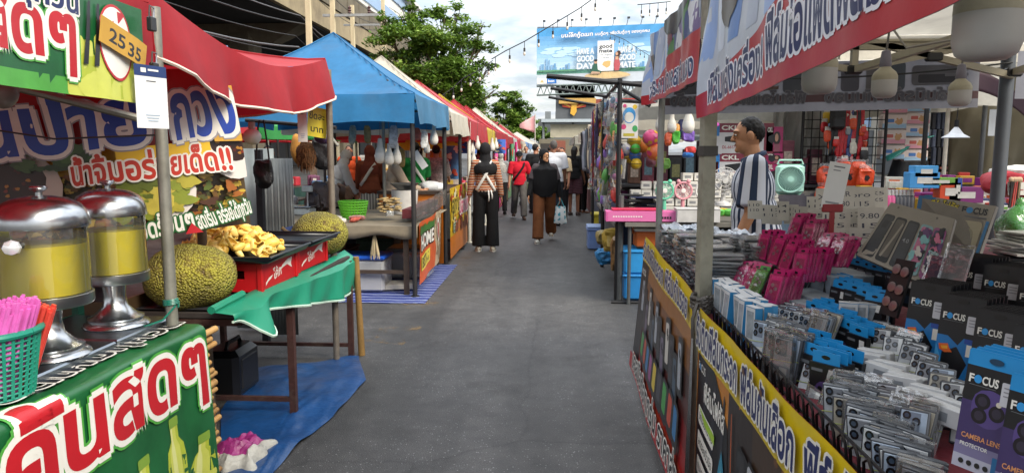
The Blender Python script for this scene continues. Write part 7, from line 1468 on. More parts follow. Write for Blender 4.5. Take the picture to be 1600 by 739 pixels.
# pink packs
PK = M('#e0207e', .3, 0, .12, 9); PKD = M('#a81a5c', .3, 0, .15, 9); GNP = M('#3fa02c', .3); SIL = steel('#9d9aa0', .3)
def pink(c, c2):
 d = MB(); d.box((0, 0, .06), (.012, .062, .12), c, bev=.003); d.box((0, 0, .13), (.003, .058, .024), c2); hole(d, -.0022, 0, .131, .012, .005, LENS); d.box((-.0068, 0, .055), (.002, .046, .085), c2, bev=.0007)
 for y, z in ((.009, .075), (-.009, .062), (.009, .048)): d.lathe([(.004, 0), (.008, 0), (.0085, .002), (.004, .003)], (0, 0, 0), SIL, 10, T=Matrix.Translation((-.008, y, z)) @ Matrix.Rotation(-PI/2, 4, 'Y'))
 d.box((-.004, 0, .06), (.018, .064, .122), clear_film('#f07ab0', .04, .08, .2)); return d
S_pk = pack_group(pink(PK, PKD), 'lens_ring_pack', 'bright pink lens ring pack in the bundles beside the price cards', 'lens pack', 'pink lens ring packs in bundles')
S_gn = pack_group(pink(GNP, M('#2c7a20', .3)), 'lens_ring_pack', 'single green lens ring pack among the pink bundles', 'lens pack', None)
for (u, v, Y, deep, rz, tilt) in ((1152, 440, 3.10, 4, .5, .55), (1168, 447, 3.0, 4, .5, .5), (1205, 462, 2.72, 7, .45, .3), (1190, 395, 3.15, 5, .4, .2), (1208, 402, 3.05, 6, .4, .3), (1225, 412, 2.95, 6, .4, .3), (1247, 428, 2.8, 8, .4, .25), (1236, 368, 3.2, 5, .4, .3), (1258, 378, 3.1, 6, .4, .35), (1280, 398, 2.95, 4, .4, .5), (1300, 405, 2.85, 4, .4, .5)):
 p = PY(u, v, Y); p.z -= .03
 for k in range(deep): S_pk.put((p.x+.0155*k, p.y+.006*k, p.z-.0), Euler((gr.uniform(-.1, .1), tilt, rz+gr.uniform(-.05, .05)), 'XYZ'), None, None, .93)
p = PY(1178, 450, 2.93); S_gn.put((p.x, p.y, p.z-.03), Euler((0, .5, .5), 'XYZ'), scale=.93)
for x, y, z, h in ((1.02, 2.86, .87, .12), (1.0, 2.6, .88, .1), (1.12, 2.95, .9, .16), (1.2, 3.0, .95, .1)):
 t = thing('riser_box', 'grey carton riser beneath the pink packs', 'box', (x, y, z), .2, 'carton risers beneath the goods'); d = MB(); d.box((0, 0, h/2), (.14, .3, h), M('#7a8590', .6)); d.build('box_body', t); d = MB(); d.box((0, 0, h+.003), (.142, .302, .006), M('#8a949c', .6)); d.build('lid', t)
for k in range(4): S_lens.put((1.0+.032*k, 2.42-.005*k, .905), Euler((0, 0, 1.2), 'XYZ'), 'blue sided film box behind the pink bundles', 'blue sided film boxes behind the pink bundles', .8)
# flat stacks of clear cases at the far end
def flat_case(c):
 d = MB(); d.box((0, 0, .0065), (.165, .085, .011), c, bev=.004); d.box((.02, 0, .0125), (.09, .06, .0015), STICK); d.box((0, 0, .007), (.18, .1, .0145), CLR); return d
S_fl = [pack_group(flat_case(c), 'flat_phone_case', 'clear wrapped phone case lying in the flat stacks beside the beige post', 'phone case', 'flat stacks of clear phone cases') for c in (WHB, M('#b9bcc0', .3, 0, .25, 12), M('#8a8e92', .3, 0, .3, 12), M('#cfd0ce', .35, 0, .15, 14))]
n_fl = 0
for (x, y, n) in ((.74, 4.3, 13), (.75, 4.14, 14), (.76, 3.98, 13), (.75, 3.82, 15), (.76, 3.66, 14), (.75, 3.50, 13), (.76, 3.34, 15), (.76, 3.2, 14), (.95, 4.25, 11), (.96, 4.0, 12), (.97, 3.78, 12), (.96, 3.55, 15), (.97, 3.36, 16), (.98, 3.2, 15), (1.15, 3.6, 9), (1.15, 3.4, 10), (1.16, 4.0, 8)):
 a = gr.uniform(-.15, .15)
 for k in range(n):
  n_fl += 1; gr.choice(S_fl).put((x+gr.uniform(-.012, .012), y+gr.uniform(-.008, .008), ground_z(x)+.015*k), (gr.uniform(-.03, .03), gr.uniform(-.03, .03), a+gr.uniform(-.12, .12)))
BAGF = clear_film('#dfe9f6', .45, .10)  # pale bluish tint: bright glints painted into the film colour
for i, (x, y, z, a) in enumerate(((1.0, 4.2, 1.10, .2), (1.2, 4.1, 1.08, .6), (1.35, 4.2, 1.08, .1), (1.5, 4.0, 1.09, .9), (1.15, 3.85, 1.1, .4), (1.4, 3.8, 1.08, .2), (1.6, 4.15, 1.07, .5), (1.3, 3.65, 1.09, .3), (1.55, 3.75, 1.09, .7), (.82, 4.3, 1.12, .2), (1.72, 3.95, 1.08, .1), (1.45, 4.32, 1.07, .3))):
 d = MB(); d.grid(lambda s, v: Vector(((s-.5)*.3, (v-.5)*.22, .03*mnoise.noise(Vector((s*5, v*5, i)))+.012*math.sin(s*18+v*9)+.03)), 14, 12, BAGF); d.box((0, 0, .01), (.2, .14, .02), M('#8fa9c4', .4, 0, .3, 9), bev=.004); d.build('poly_bag', None, 'crinkled clear plastic bag of phone cases in front of the striped shirt', 'plastic bag', 'crinkled plastic bags at the table end', loc=(x, y, z-.06), rz=a)
for i, (x, y, h) in enumerate(((1.0, 4.1, .12), (1.4, 4.0, .1), (1.65, 3.8, .1))):
 t = thing('stock_tray', ['grey stock tray under the plastic bags, by the flat stacks', 'grey stock tray under the middle plastic bags', 'grey stock tray under the plastic bags, nearest the price cards'][i], 'tray', (x, y, ground_z(x-.2))); d = MB(); d.box((0, 0, h/2), (.38, .55, h), M('#6f767d', .5)); d.build('tray_body', t); d = MB(); d.box((0, 0, h+.003), (.39, .56, .006), M('#7f868c', .5)); d.build('rim', t)
# hand written price cards
PCARD = M('#b5b2a8', .7, 0, .12, 12)
def card(i, u, v, Y, txt, w, h, lab, rz=.15, tilt=.12):
 cv = Canvas(w, h, PCARD, .0005)
 for j, s_ in enumerate((txt+txt)[:3]): cv.text(s_, w*(.1+.08*j), h*(.68-.27*j), h*.2, vinyl('#2a2c40'), w=w*(.72-.12*j), rot=.05, bold=.004)
 p = PY(u, v, Y); ex = Vector((math.cos(-rz), math.sin(-rz), 0)); ey = Vector((0, tilt, 1))
 cv.build('price_tag', plane_fn(p-ex*w/2-Vector((0, 0, h/2)), ex, ey), 0, 0, None, lab, 'price card', 'hand written price cards on the phone stall')
cards = [(1292, 322, 3.5, ('X5', '57'), .1, .17), (1318, 318, 3.5, ('TXR', '9.80'), .12, .17), (1348, 318, 3.5, ('pro', '115'), .12, .16), (1308, 352, 3.3, ('115', '75'), .12, .15), (1338, 350, 3.3, ('57', 'pro'), .12, .16), (1362, 352, 3.25, ('9.80', '15'), .11, .16), (1325, 378, 3.15, ('115',), .1, .12), (1350, 382, 3.1, ('15', '45'), .11, .14), (1372, 312, 3.6, ('X5',), .1, .12), (1278, 348, 3.4, ('75',), .09, .13),
   (1180, 328, 3.9, ('110',), .075, .1), (1200, 335, 3.8, ('11',), .06, .1), (1213, 336, 3.75, ('12',), .06, .1), (1224, 330, 3.7, ('14',), .06, .1), (1237, 335, 3.7, ('115',), .07, .1), (1252, 338, 3.65, ('114',), .07, .1), (1265, 343, 3.6, ('12',), .07, .1), (1270, 322, 3.8, ('11',), .06, .1)]
for i, (u, v, Y, tx, w, h) in enumerate(cards):
 card(i, u, v, Y, tx, w, h, ('white hand written price card reading %s on the right of the pink packs' if i < 10 else 'small white price card reading %s by the plastic bags') % ' '.join(tx), gr.uniform(-.1, .4))
ps = thing('payment_stand', 'white payment card on a red stand in front of the price cards', 'payment stand', PY(1298, 372, 3.0)); RS = M('#8a1a22', .4)
d = MB(); d.box((0, 0, .03), (.018, .012, .16), RS); d.box((0, 0, .125), (.085, .014, .035), RS, bev=.004); d.build('stand', ps)
cv = Canvas(.085, .19, PAPER, .0005); cv.rect(.02, .17, .065, .175, vinyl('#55585c')); cv.rect(.02, .155, .05, .16, vinyl('#8a8d90')); cv.rect(.015, .02, .07, .028, vinyl('#8a8d90'))
cv.build('card', plane_fn((-.05, -.004, .13), (1, .0, -.16), (.16, .0, 1)), 0, 0, ps)
# display boards
def quad_board(label, corners, draw, w=1.0, h=.8):
 TL, TR, BR, BL = [PY(*c) for c in corners]; cv = Canvas(w, h, M('#8f8a80', .6, 0, .1, 6), .0008); draw(cv)
 nrm = (BR-BL).cross(TL-BL).normalized()
 t = thing('display_board', label, 'display board', BL)
 cv.build('printed_face', lambda x, y: BL.lerp(BR, x/w).lerp(TL.lerp(TR, x/w), y/h)-BL, .25, .2, t)
 d = MB(); d.poly([c_-BL-nrm*.002 for c_ in (BL, BR, TR, TL)], M('#77726a', .6), .012, -nrm); d.build('backing', t)
def b1(cv):
 for k, (c, c2) in enumerate((('#26282c', '#34373c'), ('#1d1e21', '#55504a'), ('#2b2d31', '#3b3d42'), ('#7aa0a5', '#b06a8a'), ('#8a4a7a', '#3a3a55'))):
  x = .12+k*.19; cv.rrect(x, .34, .165, .6, vinyl(c, .2), r=.2); cv.rrect(x, .36, .13, .5, vinyl(c2, .3), r=.2)
  if k > 2:
   for j in range(12): cv.blob(x+rr.uniform(-.05, .05), rr.uniform(.1, .6), .045, .05, vinyl(rr.choice(('#c9c4c0', '#5a3a6a', '#7ab0b5', '#c06a8a', '#2a2a33')), .2), j, rough=.5)
  if k == 1: cv.poly([(x-.05, .1), (x-.02, .1), (x+.06, .55), (x+.04, .58)], vinyl('#8a857a'))
  if k == 2: cv.text('4.0', x-.05, .36, .07, vinyl('#8a8d92'))
 cv.ell(.2, .74, .015, .015, vinyl('#5a5650')); cv.ell(.8, .74, .015, .015, vinyl('#5a5650'))
def b2(cv):
 cv.poly([(0, .8), (.25, .8), (.12, .6), (0, .62)], vinyl('#3f6f9a', .2)); cv.text('ฟิล์มโฟกัส', .18, .62, .19, vinyl('#b5a52c'), w=.38, bold=.04, out=TBLK, ow=.06)
 cv.text('F', .62, .64, .13, vinyl('#2a2d33'), bold=.03); cv.ell(.715, .685, .042, .045, vinyl('#2f7fb8')); cv.text('CUS', .765, .64, .13, vinyl('#2a2d33'), w=.17, bold=.03); cv.rect(.6, .58, .95, .6, vinyl('#5a5c60'))
 cv.rrect(.42, .28, .26, .5, vinyl('#77797a', .15)); cv.rrect(.42, .3, .2, .4, vinyl('#a5a7a8', .15)); cv.rrect(.78, .28, .3, .5, vinyl('#a09880', .15)); cv.ell(.78, .32, .07, .1, vinyl('#8a8470')); cv.rect(.96, 0, 1, .55, vinyl('#2f6fa0'))
quad_board('tilted grey board showing dark and colourful phone case samples', ((1392, 316, 2.95), (1492, 342, 2.6), (1462, 452, 2.45), (1338, 398, 2.85)), b1)
quad_board('grey board with film samples and a yellow Thai title, behind the case board', ((1436, 305, 3.0), (1556, 322, 2.7), (1527, 405, 2.6), (1420, 395, 2.9)), b2)
def sample(label, u, v, Y, c, w, h, rz, tilt):
 t = thing('case_sample', label, 'phone case', PY(u, v, Y), rz); t.rotation_euler = Euler((0, tilt, rz), 'XYZ'); d = MB(); d.box((0, 0, 0), (.008, w, h), M(c, .3, 0, .3, 12), bev=.003); d.build('case_body', t); d = MB(); d.box((-.006, 0, 0), (.006, w*1.1, h*1.1), CLR); d.build('wrap', t)
sample('white phone case sample leaning below the case board', 1490, 432, 2.3, '#a5a6a8', .085, .19, .4, .3)
sample('pinkish phone case sample beside the white one', 1462, 440, 2.35, '#6a4a66', .08, .17, .4, .3)
hk = thing('ring_holder_pack', 'black hanging pack with silver rings beside the blue tabs', 'holder pack', PY(1402, 450, 2.35)); hk.rotation_euler = Euler((0, .3, .3), 'XYZ'); d = MB(); d.box((0, 0, 0), (.01, .075, .19), BLKP); d.build('card', hk)
for y, z in ((.018, .06), (-.018, .055), (.015, .0), (-.018, -.005), (.018, -.05), (-.015, -.06)): d = MB(); d.lathe([(.009, 0), (.016, 0), (.017, .004), (.009, .005)], (0, 0, 0), SIL, 14, T=Matrix.Translation((-.006, y, z)) @ Matrix.Rotation(-PI/2, 4, 'Y')); d.build('ring', hk)
for k in range(14):
 t = thing('screen_film_sheet', 'flat film folder stacked right of the display boards', 'film folder', (1.98+gr.uniform(-.03, .03), 2.95+gr.uniform(-.04, .04), 1.06+k*.012), gr.uniform(-.3, .3), 'flat film folders stacked behind the display boards'); d = MB(); d.box((0, 0, .004), (.3, .22, .008), M(gr.choice(('#c4c4c0', '#1d1e22', '#55606a', '#a5a89f', '#5a6a4a')), .5)); d.build('folder', t)
# ================================================================== toy stall beyond the phone stall
TST = M('#56595a', .5, .4, .2, 9, 0, None, .5, 0, .3); BLK3 = M('#1c1c1e', .5, .3, .15)
tf = thing('pipe_scaffold', 'dark pipe frame of the toy stall with bars reaching over the lane', 'scaffold', (.66, 7.3, 0))
def fpole(x, y, z, m=BLK3, r_=.024): d = MB(); d.rod((x, y, 0), (x, y, z), r_, m); d.build('pole', tf)
fpole(.0, 0, 2.27); fpole(0, 2.2, 2.25); fpole(0, 4.6, 2.2); fpole(3.0, 0, 2.3); fpole(.03, -.02, 1.1, TST, .03)
def fbar(a, b, m=BLK3, r_=.02): d = MB(); d.rod(a, b, r_, m); d.build('bar', tf)
o_ = Vector((.66, 7.3, 0))
fbar((0, -.05, 2.24), (0, 4.7, 2.2)); fbar((-.02, 0, 2.22), (3.0, 0, 2.26)); fbar(PY(1003, 133, 7.3)-o_, PY(854, 119, 7.3)-o_, BLK3, .026); fbar(PY(962, 153, 8.9)-o_, PY(860, 138, 8.9)-o_); fbar(PY(940, 166, 10.6)-o_, PY(857, 152, 10.6)-o_); fbar((0, .3, 2.22), (.3, 0, 2.0)); fbar((0, 0, 2.05), (1.2, 1.5, 2.1)); fbar((-.06, -.1, .012), (.7, -.1, .012), BLK3, .02); fbar((0, 0, 1.6), (0, 4.6, 1.62)); fbar((0, 0, 2.0), (0, 4.6, 1.98))
canopy('white tarpaulin roof over the toy stall goods', 1.0, 4.6, 7.7, 11.3, 2.32, .3, 2.95, tarp('#c9c7bf', .25), tarp('#c4c2ba', .25), [(4.5, 7.8, TST, .024), (4.5, 11.2, TST, .024)], 'canopies of the right side stalls', seed=41)
canopy('cream canopy of the next stall on the right side', .95, 4.2, 12.2, 15.6, 2.2, .3, 2.85, tarp('#bdb8ab', .25), tarp('#b9b3a5', .25), [(1.0, 12.3, TST, .024), (1.0, 15.5, TST, .024)], 'canopies of the right side stalls', seed=42)
canopy('pale blue grey canopy farther along the right side', .95, 4.2, 16, 20, 2.15, .3, 2.75, tarp('#9aa3a6', .2), tarp('#8f999c', .2), [(1.0, 16.2, TST, .024), (1.0, 19.8, TST, .024)], 'canopies of the right side stalls', seed=43)
canopy('white canopy far along the right side', .9, 4.2, 20.5, 26, 2.15, .3, 2.75, WHT, WHT, [(1.0, 20.7, TST, .024), (1.0, 25.8, TST, .024)], 'canopies of the right side stalls', seed=44)
canopy('dusty white canopy farthest along the right side', .8, 4.2, 27, 36, 2.1, .3, 2.7, WHT, tarp('#a9a59a', .2), [(1.0, 27.2, TST, .024), (1.0, 35.8, TST, .024)], 'canopies of the right side stalls', seed=45)
canopy('white canopy of the bag stall at the far right', 3.3, 8.2, 8.6, 12.5, 2.75, .2, 3.3, WHT, WHT, [(8.1, 8, TST, .024), (8.1, 12.4, TST, .024)], 'canopies of the right side stalls', seed=46)
canopy('bright white canopy behind the grey post', 4.0, 7.5, 5.2, 6.9, 2.7, .12, 3.2, tarp('#d5d3cc', .1), tarp('#d5d3cc', .1), [(7.4, 5, TST, .024), (7.4, 6.8, TST, .024)], 'canopies of the right side stalls', seed=47)
# tables
def rtable(label, x0, x1, y0, y1, z, c, skirt=True):
 t = thing('stall_table', label, 'table', ((x0+x1)/2, (y0+y1)/2, 0)); w, l = x1-x0, y1-y0; d = MB(); d.box((0, 0, z-.02), (w, l, .04), M('#6a665f', .6)); d.build('table_top', t)
 for sx in (-1, 1):
  for sy in (-1, 1): d = MB(); d.rod((sx*(w/2-.05), sy*(l/2-.05), 0), (sx*(w/2-.05), sy*(l/2-.05), z-.04), .018, TST); d.build('leg', t)
 if skirt: d = MB(); d.grid(lambda s, v: (-w/2+w*s, -l/2-.006+.008*math.sin(s*w*22), .1+(z-.12)*v), 40, 3, cloth(c)); d.build('cloth_front', t)
 return t
rtable('toy stall table carrying the pink box and small fans', .72, 3.1, 7.1, 8.3, .84, '#33363b', False)
rtable('low side table of the toy stall along the lane', .72, 1.25, 8.4, 11.8, .7, '#55504a', False)
rtable('bag stall table crowded with small colourful boxes', 3.1, 6.2, 6.6, 7.9, 1.0, '#7d766a')
rtable('nearer right hand table with soft goods', 3.0, 5.2, 4.9, 5.9, .92, '#6a6459')
rj = random.Random(77)
t = thing('pink_box', 'long pink box lying on the front edge of the toy stall table', 'box', (PY(1003, 334, 7.15).x, 7.22, .845)); d = MB(); d.box((0, 0, .055), (.72, .2, .105), M('#c45a92', .4, 0, .06), bev=.003); d.build('box_body', t)
cv = Canvas(.68, .09, M('#c96a9c', .4, 0, .05), .0006)
for k in range(12): cv.rect(.05+k*.025, .04, .065+k*.025, .052, TWHT)
for k in range(6): cv.rect(.48+k*.026, .025, .497+k*.026, .048, TBLK)
cv.build('printed_side', plane_fn((-.34, -.1015, .008), (1, 0, 0), (0, 0, 1)), 0, 0, t)
d = MB(); d.box((0, 0, .012), (.5, .16, .02), M('#b5274a', .4), bev=.004); d.build('flat_pack', None, 'flat red pack lying on the pink box', 'pack', loc=(PY(995, 320, 7.2).x, 7.22, .955))
t = thing('white_box', 'white carton at the table edge below the small fans', 'box', (PY(1090, 335, 7.1).x, 7.15, .845)); d = MB(); d.box((0, 0, .07), (.42, .2, .13), M('#b9b7b4', .5), bev=.004); d.build('box_body', t); d = MB(); d.box((0, 0, .138), (.43, .21, .008), M('#c4c2be', .5)); d.build('lid', t)
for k in range(16):
 d = MB(); d.box((0, 0, .008), (.3, .2, .014), M(rj.choice(('#1a1b1e', '#202a4a', '#26282c', '#14151a', '#3a2a2c')), .5), bev=.003); d.build('folded_garment', None, 'dark flat folded item in the pile on the toy stall table', 'folded item', 'dark folded items piled on the toy table', loc=(.86+rj.uniform(-.06, .25), 7.6+rj.uniform(-.12, .12), .845+.015*k), rz=rj.uniform(-.4, .4))
# small hand fans
def hand_fan(label, u, c):
 b = PY(u, 318, 7.35); t = thing('hand_fan', label, 'fan', (b.x, 7.4, .845), 0, 'small upright fans on the toy stall table'); m = M(c, .4, 0, .05)
 d = MB(); d.lathe([(.001, 0), (.055, 0), (.06, .02), (.03, .035), (.022, .06), (.02, .18), (.02, .22)], (0, 0, 0), m, 18); d.build('stand', t)
 T_ = Matrix.Translation((0, -.02, .3)) @ Matrix.Rotation(PI/2, 4, 'X'); d = MB(); d.tube([T_ @ Vector((.085*math.cos(2*PI*k/28), .085*math.sin(2*PI*k/28), 0)) for k in range(29)], .012, m, 7)
 for k in range(16): a = 2*PI*k/16; d.rod(T_ @ Vector((.02*math.cos(a), .02*math.sin(a), .012)), T_ @ Vector((.082*math.cos(a), .082*math.sin(a), .005)), .003, m, n=4)
 d.lathe([(.001, .02), (.024, .018), (.026, .0)], (0, 0, 0), M('#d5d3cc', .4), 14, T=T_); d.build('grille', t)
 d = MB();
 for k in range(4): a = PI/2*k; d.poly([T_ @ Vector((.012*math.cos(a), .012*math.sin(a), -.01)), T_ @ Vector((.07*math.cos(a-.3), .07*math.sin(a-.3), -.02)), T_ @ Vector((.07*math.cos(a+.35), .07*math.sin(a+.35), -.005))], M('#c9c7c2', .4), .003, (0, 1, 0))
 d.build('blades', t)
 for sx in (-.05, .05): d = MB(); d.ell((sx, -.02, .395), .022, m, 10, 7); d.build('ear', t)
hand_fan('mint green upright fan with round ears', 1039, '#5fb592'); hand_fan('pink upright fan with round ears', 1068, '#c98a92'); hand_fan('white upright fan with round ears', 1101, '#c9c8c2')
# walls of small white boxes
for i in range(13):
 for j in range(4 if i % 4 else 3):
  x = .92+i*.125; z = .845+j*.093
  d = MB() if (i, j) == (0, 0) else None
  if d is not None: d.box((0, 0, .045), (.115, .12, .086), M('#d6d3cb', .5, 0, .08, 9), bev=.004); d.add([(-.035, -.0605, .03), (.035, -.0605, .03), (.035, -.0605, .06), (-.035, -.0605, .06)], [(0, 1, 2, 3)], M('#8a8a8c', .5)); S_wb = Stamp(d.build('small_white_box', None, 'small white box in the wall of boxes behind the little fans', 'box', 'wall of small white boxes on the toy table'))
  S_wb.put((x+rj.uniform(-.006, .006), 8.05+rj.uniform(-.02, .02), z), rj.uniform(-.06, .06))
for k in range(6): S_wb.put((1.5+k*.13, 8.12, .845+.093*4), rj.uniform(-.06, .06), None, None, 1.0)
# crates and tubs below
def tub(label, loc, s_, c, lidc=None, rz=0):
 t = thing('plastic_tub', label, 'tub', loc, rz); d = MB(); m = plast(c, .4); d.box((0, 0, s_[2]/2), s_, m, bev=.02, taper=.92); d.box((0, 0, s_[2]*.93), (s_[0]+.03, s_[1]+.03, s_[2]*.1), m, bev=.01); d.build('tub_body', t)
 if lidc: d = MB(); d.box((0, 0, s_[2]+.015), (s_[0]+.02, s_[1]+.02, .03), plast(lidc, .4), bev=.01); d.build('lid', t)
 return t
tub('lower one of the two stacked blue tubs under the toy stall table', (.98, 7.42, .03), (.5, .4, .27), '#2277b5'); tub('upper one of the two stacked blue tubs under the toy stall table', (.98, 7.42, .30), (.5, .4, .25), '#2a86c4')
cl = thing('cool_box', 'small orange cool box standing on the blue tubs', 'cool box', (.98, 7.38, .56)); d = MB(); d.box((0, 0, .09), (.28, .22, .17), plast('#c4622a'), bev=.02); d.build('box_body', cl); d = MB(); d.box((0, 0, .19), (.3, .24, .035), plast('#c9c2b5'), bev=.01); d.build('lid', cl); d = MB(); d.tube([(-.15, 0, .14), (-.15, -.02, .25), (.15, -.02, .25), (.15, 0, .14)], .012, plast('#b5561f'), 6); d.build('handle', cl)
tub('black crate under the toy stall table, right of the blue tubs', (1.6, 7.5, .01), (.6, .5, .5), '#202225', '#2c2e32'); tub('grey crate deeper under the toy stall table', (2.35, 7.5, .01), (.6, .5, .5), '#3a3d42', '#303236')
d = MB(); d.grid(lambda s, v: (.76+2.3*s, 8.25+.03*math.sin(s*19), .02+.8*v), 20, 3, M('#20304a', .8)); d.build('blue_sheet', None, 'dark blue sheet hung behind the tubs under the toy table', 'sheet')
tub('clear bluish tub on the asphalt at the lane edge', (.72, 11.4, .0), (.34, .45, .34), '#6a83b5', '#8fa5cc'); tub('yellow tub farther along the lane edge', (.82, 12.3, .0), (.3, .3, .5), '#b5a52c')
for i, (u, v, Y, c, s_) in enumerate(((955, 375, 7.9, '#a58a3a', (.1, .1, .13)), (948, 400, 8.6, '#2f7fb5', (.14, .12, .1)), (962, 395, 7.7, '#7a5a34', (.06, .1, .2)), (943, 370, 9.2, '#8a7a4a', (.1, .12, .1)))):
 packet(['mustard plastic bag hanging at the toy stall corner', 'bright blue plastic bag on the ground by the toy stall', 'brown board leaning at the toy stall corner', 'tan bag at the foot of the hanging goods'][i], (PY(u, v, Y).x, Y, PY(u, v, Y).z-s_[2]), c, s_)
for k in range(26):
 h = rj.uniform(.05, .14); t_ = ('snack_box', 'toy_box')[k % 2]; d = MB(); d.box((0, 0, h/2), (rj.uniform(.12, .2), rj.uniform(.14, .24), h), M(rj.choice(('#3a2f5a', '#8a6a2c', '#b5403a', '#c9c2b0', '#2f5f8a', '#5a8a4a', '#7a3a6a')), .45, 0, .3, 14), bev=.005); d.box((0, 0, h+.003), (.1, .1, .005), M('#c9c4b8', .5)); d.build(t_, None, 'small packed box on the low side table along the lane', 'box', 'packed boxes on the low side table', loc=(.95+rj.uniform(-.16, .1), 8.6+rj.uniform(0, 3.0), .70+.12*(k % 3)), rz=rj.uniform(-.4, .4))
d = MB(); d.box((0, 0, .33), (.42, 2.6, .64), M('#4a4a4e', .7, 0, .3)); d.build('drawer_unit', None, 'grey drawer unit filling the space below the side table', 'drawers', loc=(1.0, 10.1, .01))
# hanging packets along the lane
HC = ('#c9c6c0', '#b5433a', '#3f7fb0', '#d0b83a', '#5a9a4a', '#c46a9a', '#2c2d33', '#8a6ab5', '#c98a3a', '#9fb5c4', '#3a3f55', '#b5b0a0')
def hpack(k):
 c = M(HC[k % len(HC)], .4, 0, .25, 30, .3, 40); d = MB()
 if k % 3 == 0: d.box((0, 0, -.08), (.012, .09, .14), M('#c4c2bc', .5, 0, .4, 40)); d.ell((-.012, 0, -.09), (.02, .032, .042), c, 10, 7); d.box((-.01, 0, -.08), (.036, .092, .142), CLR)
 elif k % 3 == 1: d.ell((0, 0, -.1), (.03, .04, .07), c, 12, 8, fn=lambda p: p*(1+.35*mnoise.noise(p*40+Vector((k, 0, 0))))); d.box((0, 0, -.02), (.004, .05, .03), M('#c9c4b8', .5))
 else:
  for q in range(3): d.ell((0, (q-1)*.022, -.06-.03*q), (.02, .02, .026), M(HC[(k+q*3) % len(HC)], .4), 9, 6)
  d.box((0, 0, -.08), (.05, .09, .15), CLR)
 d.rod((0, 0, 0), (0, 0, .03), .002, BLK3, n=4)
 return d
S_hp = [Stamp(hpack(k).build('toy_packet', None, 'small toy packet hanging on the rails along the lane', 'toy packet', 'small toy packets hanging along the lane')) for k in range(24)]
for i in range(23):
 for j in range(10):
  y = 7.42+i*.2+rj.uniform(-.05, .05); z = 2.17-j*.135+rj.uniform(-.03, .03)
  if z < 1.0 or rj.random() < .08: continue
  rj.choice(S_hp).put((.66+rj.uniform(-.05, .06), y, z), (0, rj.uniform(-.15, .15), rj.uniform(-.7, .7)), scale=rj.uniform(.95, 1.45))
for i in range(16):
 y = 8.6+i*.2; c = ('#161618', '#8a7a2c', '#7a2430', '#2f5a3a', '#b5a83a', '#3a2f5a', '#4a2a22', '#1c1c20')[i % 8]; l = rj.uniform(.7, 1.25); d = MB()
 d.tube([(0, -.012, 0), (-.01, -.016, -l*.5), (0, -.008, -l), (0, .008, -l), (.01, .016, -l*.5), (0, .012, 0)], .009, M(c, .7, 0, .5, 60), 5); d.build('neck_strap', None, 'long coloured strap hanging on the rail along the lane', 'strap', 'coloured straps hanging along the lane', loc=(.60+rj.uniform(-.03, .03), y, 2.16))
# balls, posters and hung toys over the toy table
def ball(label, u, v, Y, r_, c, spots=None, seed=0):
 t = thing('toy_ball', label, 'ball', PY(u, v, Y), 0, 'toy balls hanging over the toy stall'); d = MB(); d.ell((0, 0, 0), r_, M(c, .35, 0, .06), 20, 14); d.build('ball_body', t)
 if spots:
  d = MB(); rs = random.Random(seed)
  for k in range(16):
   n_ = Vector((rs.gauss(0, 1), rs.gauss(0, 1), rs.gauss(0, 1))).normalized(); a_ = n_.orthogonal().normalized(); b2_ = n_.cross(a_); d.add([n_*r_*1.006+(a_*math.cos(q*PI/4)+b2_*math.sin(q*PI/4))*r_*.26 for q in range(8)], [tuple(range(8))], M(spots[k % len(spots)], .4))
  d.build('spots', t)
 else: d = MB(); d.tube([(r_*1.003*math.cos(q*PI/12), r_*1.003*math.sin(q*PI/12), 0) for q in range(25)], .004, M('#6a5a20', .5), 4); d.tube([(r_*1.003*math.cos(q*PI/12), 0, r_*1.003*math.sin(q*PI/12)) for q in range(25)], .004, M('#6a5a20', .5), 4); d.build('seams', t)
ball('yellow toy ball topping the string of balls', 991, 221, 8.0, .075, '#c9a82a'); ball('green toy ball in the string of balls', 993, 233, 7.9, .055, '#3fae3a'); ball('blue toy ball in the string of balls', 992, 243, 7.95, .065, '#2462b0'); ball('lowest yellow toy ball of the string', 994, 256, 7.9, .06, '#d0ad2a')
ball('yellow ball half hidden left of the string', 984, 247, 8.2, .06, '#c4a22c'); ball('white and blue spotted ball beside the dark pole', 979, 234, 8.0, .07, '#c4c2c6', ('#4a4f9a', '#8a8fc0'), 2); ball('pink spotted ball behind the thin post', 1017, 216, 7.8, .09, '#c9487a', ('#d0a52c', '#c9668f'), 3); ball('orange and yellow patterned ball under the pink one', 1023, 238, 7.8, .09, '#d06a3a', ('#c9a82c', '#c93a6a'), 4); ball('orange ball left of the pink spotted ball', 1004, 228, 8.1, .08, '#c9742c', ('#d0b03a', '#3f9a5a'), 5)
cv = Canvas(.2, .42, vinyl('#d2d0cc'), .0006); cv.rect(0, .38, .2, .42, vinyl('#c23a32')); cv.ell(.1, .24, .07, .085, vinyl('#3f8fc9')); cv.ell(.1, .22, .05, .055, TWHT); cv.ell(.04, .12, .03, .03, vinyl('#c9487a')); cv.ell(.16, .33, .025, .025, vinyl('#d0b03a')); cv.ell(.165, .1, .03, .035, vinyl('#3f9a5a')); cv.ell(.05, .34, .02, .02, vinyl('#c9487a')); cv.rect(.04, .02, .16, .05, vinyl('#b5a83a'))
tp_ = PY(968, 216, 7.75); cv.build('toy_poster', plane_fn(tp_, (1, .1, 0), (0, 0, 1), .003, 20), .05, .1, None, 'white toy card with red top and blue disc hanging by the dark pole', 'toy card')
